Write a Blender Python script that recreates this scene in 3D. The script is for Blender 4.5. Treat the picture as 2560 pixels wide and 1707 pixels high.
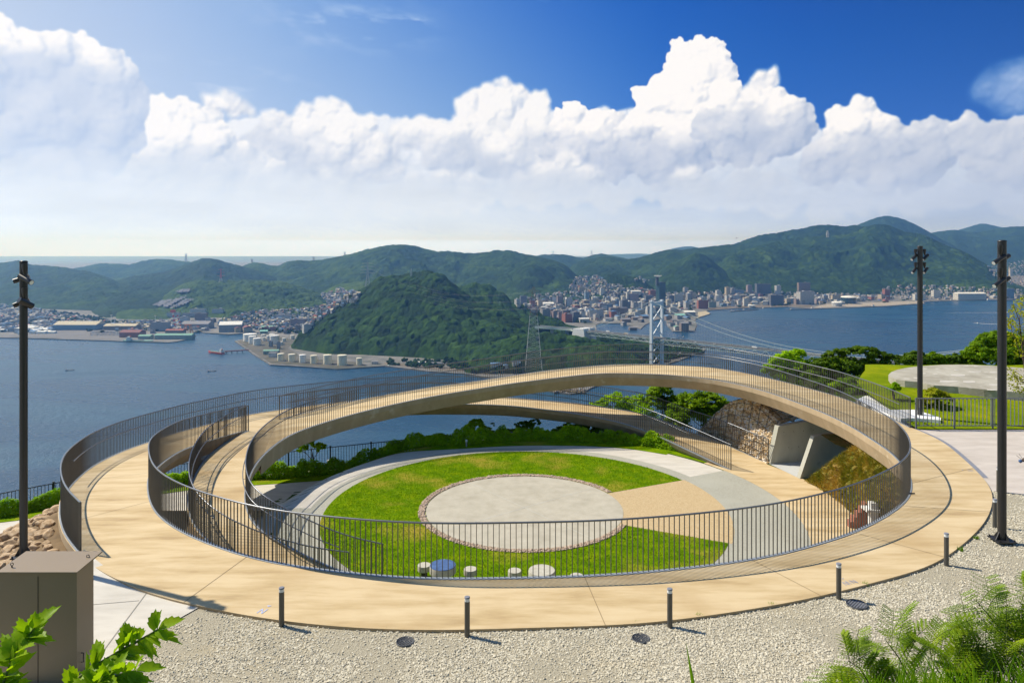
import bpy, bmesh, math, random
import numpy as np
from mathutils import Vector, Matrix
from mathutils.geometry import tessellate_polygon
PI = math.pi
rnd = random.Random(7)
for o in list(bpy.data.objects): bpy.data.objects.remove(o)
sc = bpy.context.scene
COL = sc.collection
# ------------------------------------------------------------------ camera
FPX = 1765.0; HY = 625.0; CX = 1280.0; CAMZ = 6.5; SEA = CAMZ - 265.0
cam = bpy.data.cameras.new('camera'); camo = bpy.data.objects.new('camera', cam); COL.objects.link(camo)
cam.sensor_width = 36; cam.lens = FPX / 2560 * 36; cam.shift_y = -(853.5 - HY) / 2560
cam.clip_start = 0.1; cam.clip_end = 90000
camo.location = (0, 0, CAMZ); camo.rotation_euler = (PI / 2, 0, 0)
sc.camera = camo
sc.view_settings.view_transform = 'Standard'; sc.view_settings.look = 'None'
sc.view_settings.exposure = EXPOSURE = 0.35; sc.view_settings.gamma = 1
sc.render.engine = 'CYCLES'
try:
    sc.cycles.max_bounces = 6; sc.cycles.volume_bounces = 0; sc.cycles.transparent_max_bounces = 24
    sc.cycles.use_denoising = True
    sc.cycles.sample_clamp_indirect = 4
except Exception: pass
# ------------------------------------------------------------------ sun
SUN_EL = math.radians(49); SUN_AZ = math.atan2(-0.925, 0.38)          # azimuth measured from +Y towards +X
SUNDIR = Vector((math.sin(SUN_AZ) * math.cos(SUN_EL), math.cos(SUN_AZ) * math.cos(SUN_EL), math.sin(SUN_EL)))
sl = bpy.data.lights.new('sun', 'SUN'); sl.energy = 4.6; sl.angle = math.radians(0.53); sl.color = (1.0, 0.93, 0.80)
so = bpy.data.objects.new('sun', sl); COL.objects.link(so); so.location = (0, 0, 60)
so.rotation_euler = (-SUNDIR).to_track_quat('-Z', 'Y').to_euler()
HZCOL = (0.19, 0.45, 1.0); HZD = 1.0e-4; HZG = 0.55          # haze: colour of scatter, density, forwardness
# ------------------------------------------------------------------ pixel helpers (photograph pixels, 2560 wide)
def P(x, y, z):
    """world point seen at photo pixel x,y and lying at height z"""
    d = (CAMZ - z) * FPX / (y - HY)
    return ((x - CX) / FPX * d, d, z)
def D(x, y, d): return ((x - CX) / FPX * d, d, CAMZ - (y - HY) / FPX * d)
# ------------------------------------------------------------------ scene graph helpers
def tag(o, label=None, cat=None, group=None, kind=None):
    if label: o['label'] = label
    if cat: o['category'] = cat
    if group: o['group'] = group
    if kind: o['kind'] = kind
    return o
def empty(name, loc, label=None, cat=None, group=None, rz=0):
    o = bpy.data.objects.new(name, None); COL.objects.link(o)
    o.location = loc; o.rotation_euler = (0, 0, rz); o.empty_display_size = 0.3
    return tag(o, label, cat, group)
def kids(o): return [c for c in bpy.data.objects if c.parent == o]
def copy_tree(o, loc, rz=None, label=None, group=None, scale=None):
    c = o.copy(); COL.objects.link(c); c.location = loc
    if rz is not None: c.rotation_euler = (0, 0, rz)
    if scale: c.scale = (scale,) * 3 if not hasattr(scale, '__len__') else scale
    if label: c['label'] = label
    if group: c['group'] = group
    for ch in TREE.get(o.name, []):
        k = ch.copy(); COL.objects.link(k); k.parent = c
        for g in TREE.get(ch.name, []):
            q = g.copy(); COL.objects.link(q); q.parent = k
    return c
TREE = {}
class MB:
    def __init__(s): s.v = []; s.f = []; s.mi = []; s.n = 0; s.smooth = []
    def add(s, v, f, m=0, smooth=False):
        b = s.n; s.v.extend([tuple(map(float, p)) for p in v]); s.n += len(v)
        for q in f: s.f.append([b + i for i in q]); s.mi.append(m); s.smooth.append(smooth)
        return s
    def box(s, c, sz, rz=0, m=0, M=None):
        x, y, z = sz[0] / 2, sz[1] / 2, sz[2] / 2
        v = [(-x, -y, -z), (x, -y, -z), (x, y, -z), (-x, y, -z), (-x, -y, z), (x, -y, z), (x, y, z), (-x, y, z)]
        ca, sa = math.cos(rz), math.sin(rz)
        if M is not None: v = [tuple(M @ Vector(p)) for p in v]; v = [(p[0] + c[0], p[1] + c[1], p[2] + c[2]) for p in v]
        else: v = [(c[0] + p[0] * ca - p[1] * sa, c[1] + p[0] * sa + p[1] * ca, c[2] + p[2]) for p in v]
        return s.add(v, [(0, 3, 2, 1), (4, 5, 6, 7), (0, 1, 5, 4), (1, 2, 6, 5), (2, 3, 7, 6), (3, 0, 4, 7)], m)
    def cyl(s, c, r, h, n=16, r2=None, m=0, cap=True, smooth=True):
        r2 = r if r2 is None else r2
        v = [(c[0] + r * math.cos(2 * PI * i / n), c[1] + r * math.sin(2 * PI * i / n), c[2]) for i in range(n)]
        v += [(c[0] + r2 * math.cos(2 * PI * i / n), c[1] + r2 * math.sin(2 * PI * i / n), c[2] + h) for i in range(n)]
        s.add(v, [(i, (i + 1) % n, n + (i + 1) % n, n + i) for i in range(n)], m, smooth)
        if cap: s.add(v, [list(range(n, 2 * n)), list(range(n - 1, -1, -1))], m)
        return s
    def lathe(s, c, prof, n=20, m=0, smooth=True):
        v = []
        for (r, z) in prof: v += [(c[0] + r * math.cos(2 * PI * i / n), c[1] + r * math.sin(2 * PI * i / n), c[2] + z) for i in range(n)]
        f = []
        for k in range(len(prof) - 1):
            for i in range(n):
                j = (i + 1) % n; f.append((k * n + i, k * n + j, (k + 1) * n + j, (k + 1) * n + i))
        s.add(v, f, m, smooth); s.add(v, [list(range((len(prof) - 1) * n, len(prof) * n)), list(range(n - 1, -1, -1))], m)
        return s
    def tube(s, pts, r, n=6, m=0, cap=True, smooth=True, r_end=None):
        pts = [Vector(p) for p in pts]; v = []; L = len(pts)
        for i, p in enumerate(pts):
            t = (pts[min(i + 1, L - 1)] - pts[max(i - 1, 0)]).normalized()
            up = Vector((0, 0, 1)) if abs(t.z) < 0.97 else Vector((1, 0, 0))
            a = t.cross(up).normalized(); b = t.cross(a).normalized()
            rr = r if r_end is None else r + (r_end - r) * i / (L - 1)
            for k in range(n):
                an = 2 * PI * k / n + PI / n; v.append(p + a * rr * math.cos(an) + b * rr * math.sin(an))
        f = []
        for i in range(L - 1):
            for k in range(n):
                j = (k + 1) % n; f.append((i * n + k, i * n + j, (i + 1) * n + j, (i + 1) * n + k))
        s.add(v, f, m, smooth)
        if cap: s.add(v, [list(range(n)), list(range((L - 1) * n, L * n))[::-1]], m)
        return s
    def bar(s, a, b, w, m=0): return s.tube([a, b], w * 0.7071, 4, m, True, False)
    def poly(s, pts, z=None, m=0):
        p3 = [Vector((p[0], p[1], z if z is not None else p[2])) for p in pts]
        tr = tessellate_polygon([[Vector((p.x, p.y, 0)) for p in p3]])
        fs = []
        for t in tr:
            a, b, c = (p3[i] for i in t)
            if (b - a).cross(c - a).z < 0: t = (t[0], t[2], t[1])
            fs.append(t)
        return s.add(p3, fs, m)
    def prism(s, pts, z0, z1, m=0, mtop=None):
        n = len(pts)
        area = sum(pts[i][0] * pts[(i + 1) % n][1] - pts[(i + 1) % n][0] * pts[i][1] for i in range(n))
        if area < 0: pts = pts[::-1]
        s.poly(pts, z1, m if mtop is None else mtop)
        v = [(p[0], p[1], z0) for p in pts] + [(p[0], p[1], z1) for p in pts]
        return s.add(v, [(i, (i + 1) % n, n + (i + 1) % n, n + i) for i in range(n)], m)
    def loft(s, A, B, m=0, smooth=False):
        n = len(A); return s.add(list(A) + list(B), [(i, i + 1, n + i + 1, n + i) for i in range(n - 1)], m, smooth)
    def build(s, name, mats, parent=None, link=True):
        me = bpy.data.meshes.new(name)
        if not isinstance(mats, (list, tuple)): mats = [mats]
        off = Vector((0, 0, 0))
        if parent is not None and parent.type == 'EMPTY' : off = parent.location
        elif parent is not None and parent.parent is not None: off = parent.parent.location
        V = np.array(s.v, dtype=np.float32) - np.array(off, dtype=np.float32)
        me.from_pydata(V.tolist(), [], s.f)
        for m in mats: me.materials.append(m)
        me.polygons.foreach_set('material_index', s.mi); me.polygons.foreach_set('use_smooth', s.smooth)
        me.update()
        o = bpy.data.objects.new(name, me); COL.objects.link(o)
        if parent is not None: o.parent = parent; TREE.setdefault(parent.name, []).append(o)
        return o
def npmesh(name, V, F, mats, parent=None, smooth=False, mi=None, attr=None):
    """V (n,3), F (m,k) uniform faces, fast path"""
    V = np.ascontiguousarray(V, dtype=np.float32); F = np.ascontiguousarray(F, dtype=np.int32)
    me = bpy.data.meshes.new(name); k = F.shape[1]
    me.vertices.add(len(V)); me.vertices.foreach_set('co', V.ravel())
    me.loops.add(F.size); me.loops.foreach_set('vertex_index', F.ravel())
    me.polygons.add(len(F)); me.polygons.foreach_set('loop_start', np.arange(0, F.size, k, dtype=np.int32))
    me.polygons.foreach_set('loop_total', np.full(len(F), k, dtype=np.int32))
    if smooth: me.polygons.foreach_set('use_smooth', np.ones(len(F), dtype=bool))
    for m in (mats if isinstance(mats, (list, tuple)) else [mats]): me.materials.append(m)
    if mi is not None: me.polygons.foreach_set('material_index', np.asarray(mi, dtype=np.int32))
    if attr is not None:
        a = me.attributes.new('tone', 'FLOAT', 'POINT'); a.data.foreach_set('value', np.asarray(attr, dtype=np.float32))
    me.update(calc_edges=True)
    o = bpy.data.objects.new(name, me); COL.objects.link(o)
    if parent is not None: o.parent = parent; TREE.setdefault(parent.name, []).append(o)
    return o
# ------------------------------------------------------------------ materials
def newmat(name):
    m = bpy.data.materials.new(name); m.use_nodes = True; nt = m.node_tree
    return m, nt, nt.nodes['Principled BSDF']
def N(nt, t, **kw):
    n = nt.nodes.new(t)
    for k, v in kw.items(): setattr(n, k, v)
    return n
def ramp(nt, stops, interp='LINEAR'):
    r = nt.nodes.new('ShaderNodeValToRGB'); r.color_ramp.interpolation = interp
    e = r.color_ramp.elements
    e[0].position = stops[0][0]; e[0].color = (*stops[0][1], 1); e[1].position = stops[-1][0]; e[1].color = (*stops[-1][1], 1)
    for p, c in stops[1:-1]:
        q = e.new(p); q.color = (*c, 1)
    return r
def pmat(name, stops, scale=3.0, rough=0.8, bump=0.0, bscale=40, detail=6, metal=0.0, stretch=None, coord='Object', rvar=None, spec=0.3, second=None, bdist=0.02):
    """noise driven colour (stops) with a finer bump; second=(scale, color, lo, hi) overlays stains"""
    m, nt, b = newmat(name); tc = N(nt, 'ShaderNodeTexCoord'); src = tc.outputs[coord]
    if stretch:
        mp = N(nt, 'ShaderNodeMapping'); mp.inputs['Scale'].default_value = stretch; nt.links.new(src, mp.inputs[0]); src2 = mp.outputs[0]
    else: src2 = src
    no = N(nt, 'ShaderNodeTexNoise'); no.inputs['Scale'].default_value = scale; no.inputs['Detail'].default_value = detail; no.inputs['Roughness'].default_value = 0.62
    nt.links.new(src2, no.inputs['Vector'])
    r = ramp(nt, stops); nt.links.new(no.outputs[0], r.inputs[0]); out = r.outputs[0]
    if second:
        n2 = N(nt, 'ShaderNodeTexNoise'); n2.inputs['Scale'].default_value = second[0]; n2.inputs['Detail'].default_value = 5; nt.links.new(src, n2.inputs['Vector'])
        mr = N(nt, 'ShaderNodeMapRange'); mr.inputs[1].default_value = second[2]; mr.inputs[2].default_value = second[3]; nt.links.new(n2.outputs[0], mr.inputs[0])
        mx = N(nt, 'ShaderNodeMix', data_type='RGBA'); nt.links.new(mr.outputs[0], mx.inputs[0]); nt.links.new(out, mx.inputs[6]); mx.inputs[7].default_value = (*second[1], 1); out = mx.outputs[2]
    nt.links.new(out, b.inputs['Base Color'])
    b.inputs['Roughness'].default_value = rough; b.inputs['Metallic'].default_value = metal; b.inputs['Specular IOR Level'].default_value = spec
    if bump > 0:
        nb = N(nt, 'ShaderNodeTexNoise'); nb.inputs['Scale'].default_value = bscale; nb.inputs['Detail'].default_value = 5; nt.links.new(src, nb.inputs['Vector'])
        bp = N(nt, 'ShaderNodeBump'); bp.inputs['Strength'].default_value = bump; bp.inputs['Distance'].default_value = bdist; nt.links.new(nb.outputs[0], bp.inputs['Height']); nt.links.new(bp.outputs[0], b.inputs['Normal'])
    return m
def two(c, k=0.82): return [(0.3, tuple(x * k for x in c)), (0.7, c)]
M = {}
M['metal'] = pmat('railing_steel', two((0.115, 0.112, 0.105), 0.8), 2, 0.42, metal=0.35, spec=0.4)
M['rail_top'] = pmat('rail_steel', two((0.20, 0.21, 0.23), 0.85), 2, 0.35, metal=0.6, spec=0.5)
M['flange'] = pmat('galvanised', two((0.34, 0.37, 0.40), 0.8), 6, 0.45, metal=0.3)
M['black'] = pmat('black_paint', two((0.022, 0.022, 0.024), 0.8), 3, 0.38, spec=0.5)
M['brown'] = pmat('bronze_paint', two((0.27, 0.205, 0.135), 0.93), 1.5, 0.42, bump=0.04, bscale=200, spec=0.4)
M['white_paint'] = pmat('white_paint', two((0.78, 0.77, 0.74), 0.9), 2, 0.5)
M['glass_lens'] = pmat('clear_lens', two((0.75, 0.78, 0.8), 0.9), 20, 0.1, spec=0.8)
M['concrete'] = pmat('grey_concrete', [(0.3, (0.36, 0.355, 0.31)), (0.55, (0.45, 0.44, 0.39)), (0.75, (0.50, 0.49, 0.44))], 1.3, 0.85, bump=0.25, bscale=60, second=(0.7, (0.30, 0.30, 0.26), 0.52, 0.8))
M['conc_plain'] = pmat('pale_concrete', [(0.3, (0.48, 0.445, 0.38)), (0.6, (0.59, 0.55, 0.475)), (0.8, (0.63, 0.60, 0.53))], 0.9, 0.85, bump=0.15, bscale=80, stretch=(1, 3, 1))
# ------------------------------------------------------------------ sky with cumulus, baked by this script into a direction-space map
def fbm2(nx, ny, x, y, octs=5, seed=0, gain=0.5):
    """cheap value-noise fBm evaluated at arrays x,y"""
    out = np.zeros_like(x, dtype=np.float32); amp = 1.0; tot = 0; rs = np.random.RandomState(seed)
    for o in range(octs):
        g = rs.rand(256, 256).astype(np.float32)
        xf = x * (2 ** o) + rs.rand() * 50; yf = y * (2 ** o) + rs.rand() * 50
        xi = np.floor(xf).astype(np.int32); yi = np.floor(yf).astype(np.int32)
        fx = xf - xi; fy = yf - yi; fx = fx * fx * fx * (fx * (fx * 6 - 15) + 10); fy = fy * fy * fy * (fy * (fy * 6 - 15) + 10)
        x0 = xi & 255; x1 = (xi + 1) & 255; y0 = yi & 255; y1 = (yi + 1) & 255
        out += amp * ((g[y0, x0] * (1 - fx) + g[y0, x1] * fx) * (1 - fy) + (g[y1, x0] * (1 - fx) + g[y1, x1] * fx) * fy)
        tot += amp; amp *= gain
    return out / tot
def blur(a, k):
    for ax in (0, 1):
        n = a.shape[ax]
        b = np.pad(a, [(k, k) if i == ax else (0, 0) for i in (0, 1)], 'edge').astype(np.float32); r = np.zeros_like(a)
        for q in range(2 * k + 1): r += b[q:q + n] if ax == 0 else b[:, q:q + n]
        a = r / (2 * k + 1)
    return a
def px2ang(x, y):
    return math.atan2(x - CX, FPX), math.atan2(HY - y, math.hypot(FPX, x - CX))
AZ0, AZ1, EL0, EL1 = math.radians(-52), math.radians(52), math.radians(-3), math.radians(31)
CW, CH = 2080, 680
def cloud_layer(blobs, seed, depth=3, soft=0.12, base=None, sunv=(-0.5, 0.62, 0.6), detail=1.0, wisp=0.0, flat=0.0):
    """blobs in photo pixels (x, y, r); returns rgb brightness field and alpha"""
    rs = np.random.RandomState(seed)
    ppr = CW / (AZ1 - AZ0)
    H = np.full((CH, CW), -1e3, np.float32)
    lst = []
    for (x, y, r) in blobs:
        a, e = px2ang(x, y); lst.append(((a - AZ0) * ppr, (e - EL0) * ppr, r / FPX * ppr * math.cos(a) ** 1.0, 0.0, 0))
    i = 0
    while i < len(lst):
        cx, cy, r, z, lv = lst[i]; i += 1
        x0, x1 = max(0, int(cx - r)), min(CW, int(cx + r) + 2); y0, y1 = max(0, int(cy - r)), min(CH, int(cy + r) + 2)
        if x0 < x1 and y0 < y1:
            yy, xx = np.mgrid[y0:y1, x0:x1]; d2 = ((xx - cx) ** 2 + (yy - cy) ** 2)
            h = np.where(d2 < r * r, z + np.sqrt(np.maximum(r * r - d2, 0)), -1e3)
            H[y0:y1, x0:x1] = np.maximum(H[y0:y1, x0:x1], h)
        if lv < depth:
            n = (11, 9, 8)[min(lv, 2)]
            for k in range(n):
                th = rs.uniform(0, 2 * PI); rad = r * math.sqrt(rs.uniform(0.25, 1.0)) * 0.98
                if base is not None and math.sin(th) < -0.5 and rs.rand() < 0.6: continue
                zz = math.sqrt(max(r * r - rad * rad, 0))
                lst.append((cx + rad * math.cos(th), cy + rad * math.sin(th), r * rs.uniform(0.24, 0.46), z + zz * 0.92, lv + 1))
    yy, xx = np.mgrid[0:CH, 0:CW].astype(np.float32)
    # distort slightly so no disc edge stays round
    wx = (fbm2(0, 0, xx / 22, yy / 22, 5, seed + 1, 0.6) - 0.5) * 15 * detail; wy = (fbm2(0, 0, xx / 22, yy / 22, 5, seed + 2, 0.6) - 0.5) * 15 * detail
    xi = np.clip(xx + wx, 0, CW - 1).astype(int); yi = np.clip(yy + wy, 0, CH - 1).astype(int)
    H = H[yi, xi]
    mask = (H > -500).astype(np.float32)
    k1 = max(1, int(1.0 + soft * 10))
    al = blur(blur(mask, k1), k1)
    n = fbm2(0, 0, xx / 30, yy / 30, 6, seed + 5, 0.6)
    al = np.clip((al - 0.5 + (n - 0.5) * (0.7 + wisp)) * (2.2 / (0.5 + soft * 5)) + 0.5, 0, 1) * np.clip(al * 6 - 0.15, 0, 1)
    Hs = np.where(H > -500, H, 0)
    w = blur(mask, 3) + 1e-3
    Hf = blur(Hs, 2) / np.maximum(blur(mask, 2), 0.05)
    Hc = blur(blur(Hs, 9), 9) / np.maximum(blur(blur(mask, 9), 9), 0.05)
    def lam(Hh, zs):
        gy, gx = np.gradient(Hh); inv = 1 / np.sqrt(gx * gx + gy * gy + zs * zs)
        return (-gx * sunv[0] - gy * sunv[1] + zs * sunv[2]) * inv
    L = 0.45 * lam(Hf, 1.2) + 0.55 * lam(Hc, 1.0)
    ao = np.clip((Hf - Hc) / 14, -1, 1)
    L = np.clip(L * 0.95 + 0.10 * ao + 0.31, 0, 1.15)
    L = blur(L, 1) + (n - 0.5) * 0.16
    return L, al
def over(rgb, a, col, al):
    al = al[..., None]; return rgb * (1 - al) + col * al, a * (1 - al[..., 0]) + al[..., 0]
def make_clouds():
    yy, xx = np.mgrid[0:CH, 0:CW].astype(np.float32)
    az = AZ0 + (xx + .5) / CW * (AZ1 - AZ0); el = EL0 + (yy + .5) / CH * (EL1 - EL0); eld = np.degrees(el); azd = np.degrees(az)
    rgb = np.zeros((CH, CW, 3), np.float32); A = np.zeros((CH, CW), np.float32)
    LIT = np.array([1.0, 0.985, 0.97]); SH = np.array([0.60, 0.67, 0.79])
    # colours here are display-referred targets turned to scene light further down
    def add(blobs, seed, basey=None, basew=60, lit=LIT, sh=SH, amax=1.0, hazeb=0.0, **kw):
        nonlocal rgb, A
        L, al = cloud_layer(blobs, seed, **kw)
        if basey is not None:      # cloud base lies in its own shade
            bel = np.degrees(math.atan((HY - basey) / FPX)); wdt = np.degrees(basew / FPX)
            n = fbm2(0, 0, xx / 60, yy / 40, 5, seed + 9) - 0.5
            t = np.clip((eld - bel) / wdt + n * 1.1, 0, 1); t = t * t * (3 - 2 * t)
            L = L * (0.38 + 0.62 * t) + 0.08
        L = np.clip(L, 0, 1)[..., None]; c = sh * (1 - L) + lit * L
        c = c * (1 - hazeb) + np.array([0.83, 0.87, 0.91]) * hazeb
        rgb, A = over(rgb, A, c, al * amax)
    # clear air: pale towards the sun, deep blue away from it
    def S(*c): return np.array(c) / 255.0
    ka = [-52, -36, -28, -20, -12, -4, 4, 12, 22, 36, 52]
    top = np.array([S(205, 220, 244), S(200, 217, 244), S(180, 204, 242), S(152, 187, 237), S(118, 163, 229), S(84, 138, 220), S(48, 112, 208), S(14, 92, 194), S(0, 80, 178), S(0, 70, 158), S(0, 64, 146)])
    low = np.array([S(220, 230, 245), S(216, 228, 246), S(206, 222, 246), S(190, 212, 244), S(168, 198, 240), S(138, 178, 232), S(100, 152, 226), S(58, 122, 214), S(40, 108, 204), S(36, 100, 194), S(34, 96, 186)])
    tt = np.clip((eld - 9) / 11, 0, 1.25)[..., None]
    ct = np.stack([np.interp(azd, ka, top[:, i]) for i in range(3)], -1); cl = np.stack([np.interp(azd, ka, low[:, i]) for i in range(3)], -1)
    rgb, A = over(rgb, A, np.clip(cl * (1 - tt) + ct * tt, 0, 1), np.full((CH, CW), 0.93, np.float32))
    # high thin wisps
    w = fbm2(0, 0, xx / 70 + yy / 90, yy / 22, 6, 77, 0.62)
    reg = np.exp(-(((azd + 13.5) / 5.5) ** 2 + ((eld - 17.2) / 1.6) ** 2)) + 1.1 * np.exp(-(((azd + 8.0) / 1.2) ** 2 + ((eld - 17.7) / 0.35) ** 2)) + 0.9 * np.exp(-(((azd - 2.2) / 2.4) ** 2 + ((eld - 19.9) / 0.5) ** 2)) + 0.9 * np.exp(-(((azd + 22) / 5) ** 2 + ((eld - 12.7) / 1.2) ** 2))
    rgb, A = over(rgb, A, np.array([0.93, 0.95, 0.98]), np.clip((w - 0.50) * 3.2, 0, 1) * np.clip(reg, 0, 1) * 0.55)
    # far bank along the horizon
    far = []
    rs = np.random.RandomState(4)
    for x in range(-300, 2900, 46):
        top = np.interp(x, [-300, 250, 600, 780, 900, 1000, 1300, 1500, 1900, 2100, 2400, 2700], [400, 470, 330, 300, 320, 330, 310, 300, 330, 360, 380, 330])
        for k in range(4):
            y = top + 28 + k * 46 + rs.uniform(-18, 18)
            if y < 505: far.append((x + rs.uniform(-25, 25), y, rs.uniform(32, 52)))
    add(far, 11, basey=470, basew=110, hazeb=0.22, soft=0.2, amax=0.96, lit=np.array([0.985, 0.98, 0.98]), sh=np.array([0.69, 0.75, 0.84]), depth=3)
    # middle banks
    mid = [(690, 330, 46), (760, 310, 40), (830, 300, 44), (890, 340, 52), (930, 380, 48), (960, 420, 40), (800, 370, 60), (720, 400, 60), (860, 430, 55), (650, 370, 40), (1010, 340, 34), (1060, 330, 40), (1100, 380, 50),
           (1170, 270, 30), (1220, 245, 30), (1255, 232, 28), (1290, 250, 34), (1340, 275, 34), (1250, 300, 52), (1180, 320, 44), (1320, 330, 50), (1150, 370, 60), (1230, 390, 60), (1330, 400, 60)]
    add(mid, 23, basey=440, basew=150, hazeb=0.10, soft=0.26, sh=np.array([0.66, 0.72, 0.82]))
    # left cumulus
    add([(400, 330, 60), (440, 295, 48), (455, 275, 26), (500, 320, 50), (545, 350, 38), (370, 380, 60), (470, 400, 90), (560, 400, 55), (620, 420, 48), (680, 450, 44), (400, 450, 66), (520, 460, 66), (610, 475, 48)], 31, basey=445, basew=70, soft=0.18, hazeb=0.05, sh=np.array([0.70, 0.76, 0.85]))
    add([(540, 255, 22), (570, 252, 24), (600, 270, 20), (625, 285, 12)], 37, soft=0.3, hazeb=0.05, depth=2)
    # main tower
    tower = [(1740, 135, 30), (1700, 150, 36), (1770, 150, 42), (1800, 190, 44), (1720, 200, 60), (1790, 250, 66), (1650, 220, 34), (1630, 250, 36), (1595, 240, 18), (1690, 270, 70), (1620, 300, 50), (1720, 330, 90), (1560, 330, 44),
             (1520, 320, 40), (1490, 300, 24), (1430, 285, 28), (1410, 310, 36), (1470, 350, 52), (1400, 360, 44), (1560, 380, 60), (1650, 400, 70), (1500, 400, 50), (1380, 390, 34)]
    add(tower, 41, basey=390, basew=120, soft=0.07)
    add([(1900, 205, 26), (1925, 200, 22), (1880, 215, 18), (1865, 235, 22)], 43, soft=0.25, depth=2)
    add([(1840, 285, 50), (1900, 270, 48), (1940, 262, 36), (1965, 300, 48), (2000, 300, 34), (1880, 330, 70), (1790, 320, 44), (1960, 340, 50), (1760, 310, 30), (2010, 330, 26), (1830, 360, 50)], 47, basey=345, basew=80, soft=0.10)
    add([(2110, 310, 42), (2150, 290, 40), (2180, 310, 36), (2090, 350, 36), (2140, 360, 70), (2220, 350, 50), (2080, 400, 50), (2270, 360, 44), (2310, 340, 38), (2200, 410, 70), (2300, 410, 60), (2350, 380, 46), (2050, 420, 50), (2370, 330, 24)], 53, basey=400, basew=110, soft=0.14)
    add([(2420, 330, 36), (2470, 345, 44), (2400, 350, 30), (2540, 350, 50), (2520, 400, 60), (2450, 390, 44), (2590, 380, 60), (2560, 440, 40), (2650, 350, 70), (2700, 420, 60)], 59, basey=385, basew=100, soft=0.14)
    add([(2500, 215, 34), (2470, 225, 24), (2540, 205, 36), (2570, 230, 40), (2520, 240, 30)], 61, soft=0.8, wisp=0.6, sh=np.array([0.52, 0.64, 0.83]), lit=np.array([0.86, 0.89, 0.96]), amax=0.85, depth=2)
    # low front puffs
    low = [(1690, 455, 24), (1735, 460, 36), (1770, 470, 26), (1860, 455, 34), (1910, 460, 30), (1960, 470, 20), (1850, 480, 30), (1360, 440, 40), (1410, 430, 42), (1460, 450, 34), (1500, 490, 26), (1560, 500, 24), (1310, 470, 34),
           (1100, 470, 40), (1040, 480, 44), (980, 500, 36), (830, 480, 44), (760, 490, 40), (880, 500, 36), (1180, 480, 34)]
    add(low, 67, basey=462, basew=60, soft=0.3, amax=0.85, hazeb=0.12, sh=np.array([0.66, 0.72, 0.81]))
    # large near cloud, upper left, with a broad shaded base
    big = [(-140, 200, 120), (-60, 160, 90), (20, 130, 60), (60, 170, 70), (120, 150, 50), (165, 125, 42), (200, 140, 40), (230, 190, 66), (300, 190, 40), (310, 240, 60), (340, 250, 34), (140, 240, 110), (20, 260, 110), (230, 290, 90), (300, 310, 56),
           (-120, 320, 110), (60, 360, 80), (170, 370, 80), (250, 380, 60), (-20, 390, 70), (-200, 330, 120)]
    add(big, 71, basey=250, basew=100, soft=0.14, sh=np.array([0.69, 0.76, 0.87]))
    # pale haze towards the horizon
    hz = np.clip(1 - (eld - 2.8) / np.interp(azd, [-45, -20, 10, 40], [7.0, 5.5, 4.2, 3.6]), 0, 1); hz = hz * hz * (3 - 2 * hz)
    hc = np.array([0.90, 0.925, 0.945]) * np.ones_like(rgb)
    k = np.clip((azd + 5) / 40, 0, 1)[..., None]
    hc = hc * (1 - k) + np.array([0.73, 0.78, 0.87]) * k
    veil = (fbm2(0, 0, xx / 120, yy / 26, 5, 88) - 0.5)
    hc = np.clip(hc + veil[..., None] * 0.07, 0, 1)
    rgb, A = over(rgb, A, hc, np.clip(hz, 0, 1) * (0.93 + 0.07 * np.clip(1 - (eld - 0.3) / 2, 0, 1)))
    # sunward brightening of the clouds on the left
    # the map fades out at its edges so the plain sky carries on beyond it
    edge = np.clip((azd - math.degrees(AZ0)) / 8, 0, 1) * np.clip((math.degrees(AZ1) - azd) / 8, 0, 1) * np.clip((math.degrees(EL1) - eld) / 8, 0, 1)
    A = A * edge
    lin = np.where(rgb <= 0.04045, rgb / 12.92, ((rgb + 0.055) / 1.055) ** 2.4)
    # the sky is seen through the haze box: brighten it so that it arrives at its true colour
    el_ = np.clip(el, 0.004, 1); Lp = np.minimum(300 / np.sin(el_), 25000); ct_ = np.cos(el) * math.cos(SUN_EL) * np.cos(az - SUN_AZ) + np.sin(el) * math.sin(SUN_EL)
    HG = (1 - HZG ** 2) / (4 * PI) * (1 + HZG ** 2 - 2 * HZG * ct_) ** -1.5
    for c in range(3):
        T_ = np.exp(-HZCOL[c] * HZD * Lp); S0 = 4.97 * HG * (.85, .83, .74)[c] + (0, .04, .06)[c]; lin[..., c] = np.clip((lin[..., c] - S0 * (1 - T_)) / T_, 0, (3, 4, 12)[c])
    img = bpy.data.images.new('cumulus_map', CW, CH, alpha=True, float_buffer=True)
    img.colorspace_settings.name = 'Non-Color'; img.alpha_mode = 'CHANNEL_PACKED'
    buf = np.ones((CH, CW, 4), np.float32); buf[..., :3] = lin; buf[..., 3] = A
    img.pixels.foreach_set(buf.ravel()); img.update(); img.pack()
    return img
w = bpy.data.worlds.new('World'); sc.world = w; w.use_nodes = True; nt = w.node_tree
bg = nt.nodes['Background']; bg.inputs[1].default_value = 1.0
sky = N(nt, 'ShaderNodeTexSky', sky_type='NISHITA'); sky.sun_disc = False; sky.sun_elevation = SUN_EL; sky.sun_rotation = SUN_AZ
sky.altitude = 270; sky.air_density = 1.0; sky.dust_density = 0.6; sky.ozone_density = 2.5
SKYK = 0.10; CLK = 2 ** (-EXPOSURE) * 1.0
tc = N(nt, 'ShaderNodeTexCoord'); sp = N(nt, 'ShaderNodeSeparateXYZ'); nt.links.new(tc.outputs['Generated'], sp.inputs[0])
def mth(op, a, b=None, clamp=False):
    n = N(nt, 'ShaderNodeMath', operation=op, use_clamp=clamp)
    for i, q in enumerate((a, b)):
        if q is None: continue
        if isinstance(q, (int, float)): n.inputs[i].default_value = q
        else: nt.links.new(q, n.inputs[i])
    return n.outputs[0]
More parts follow.
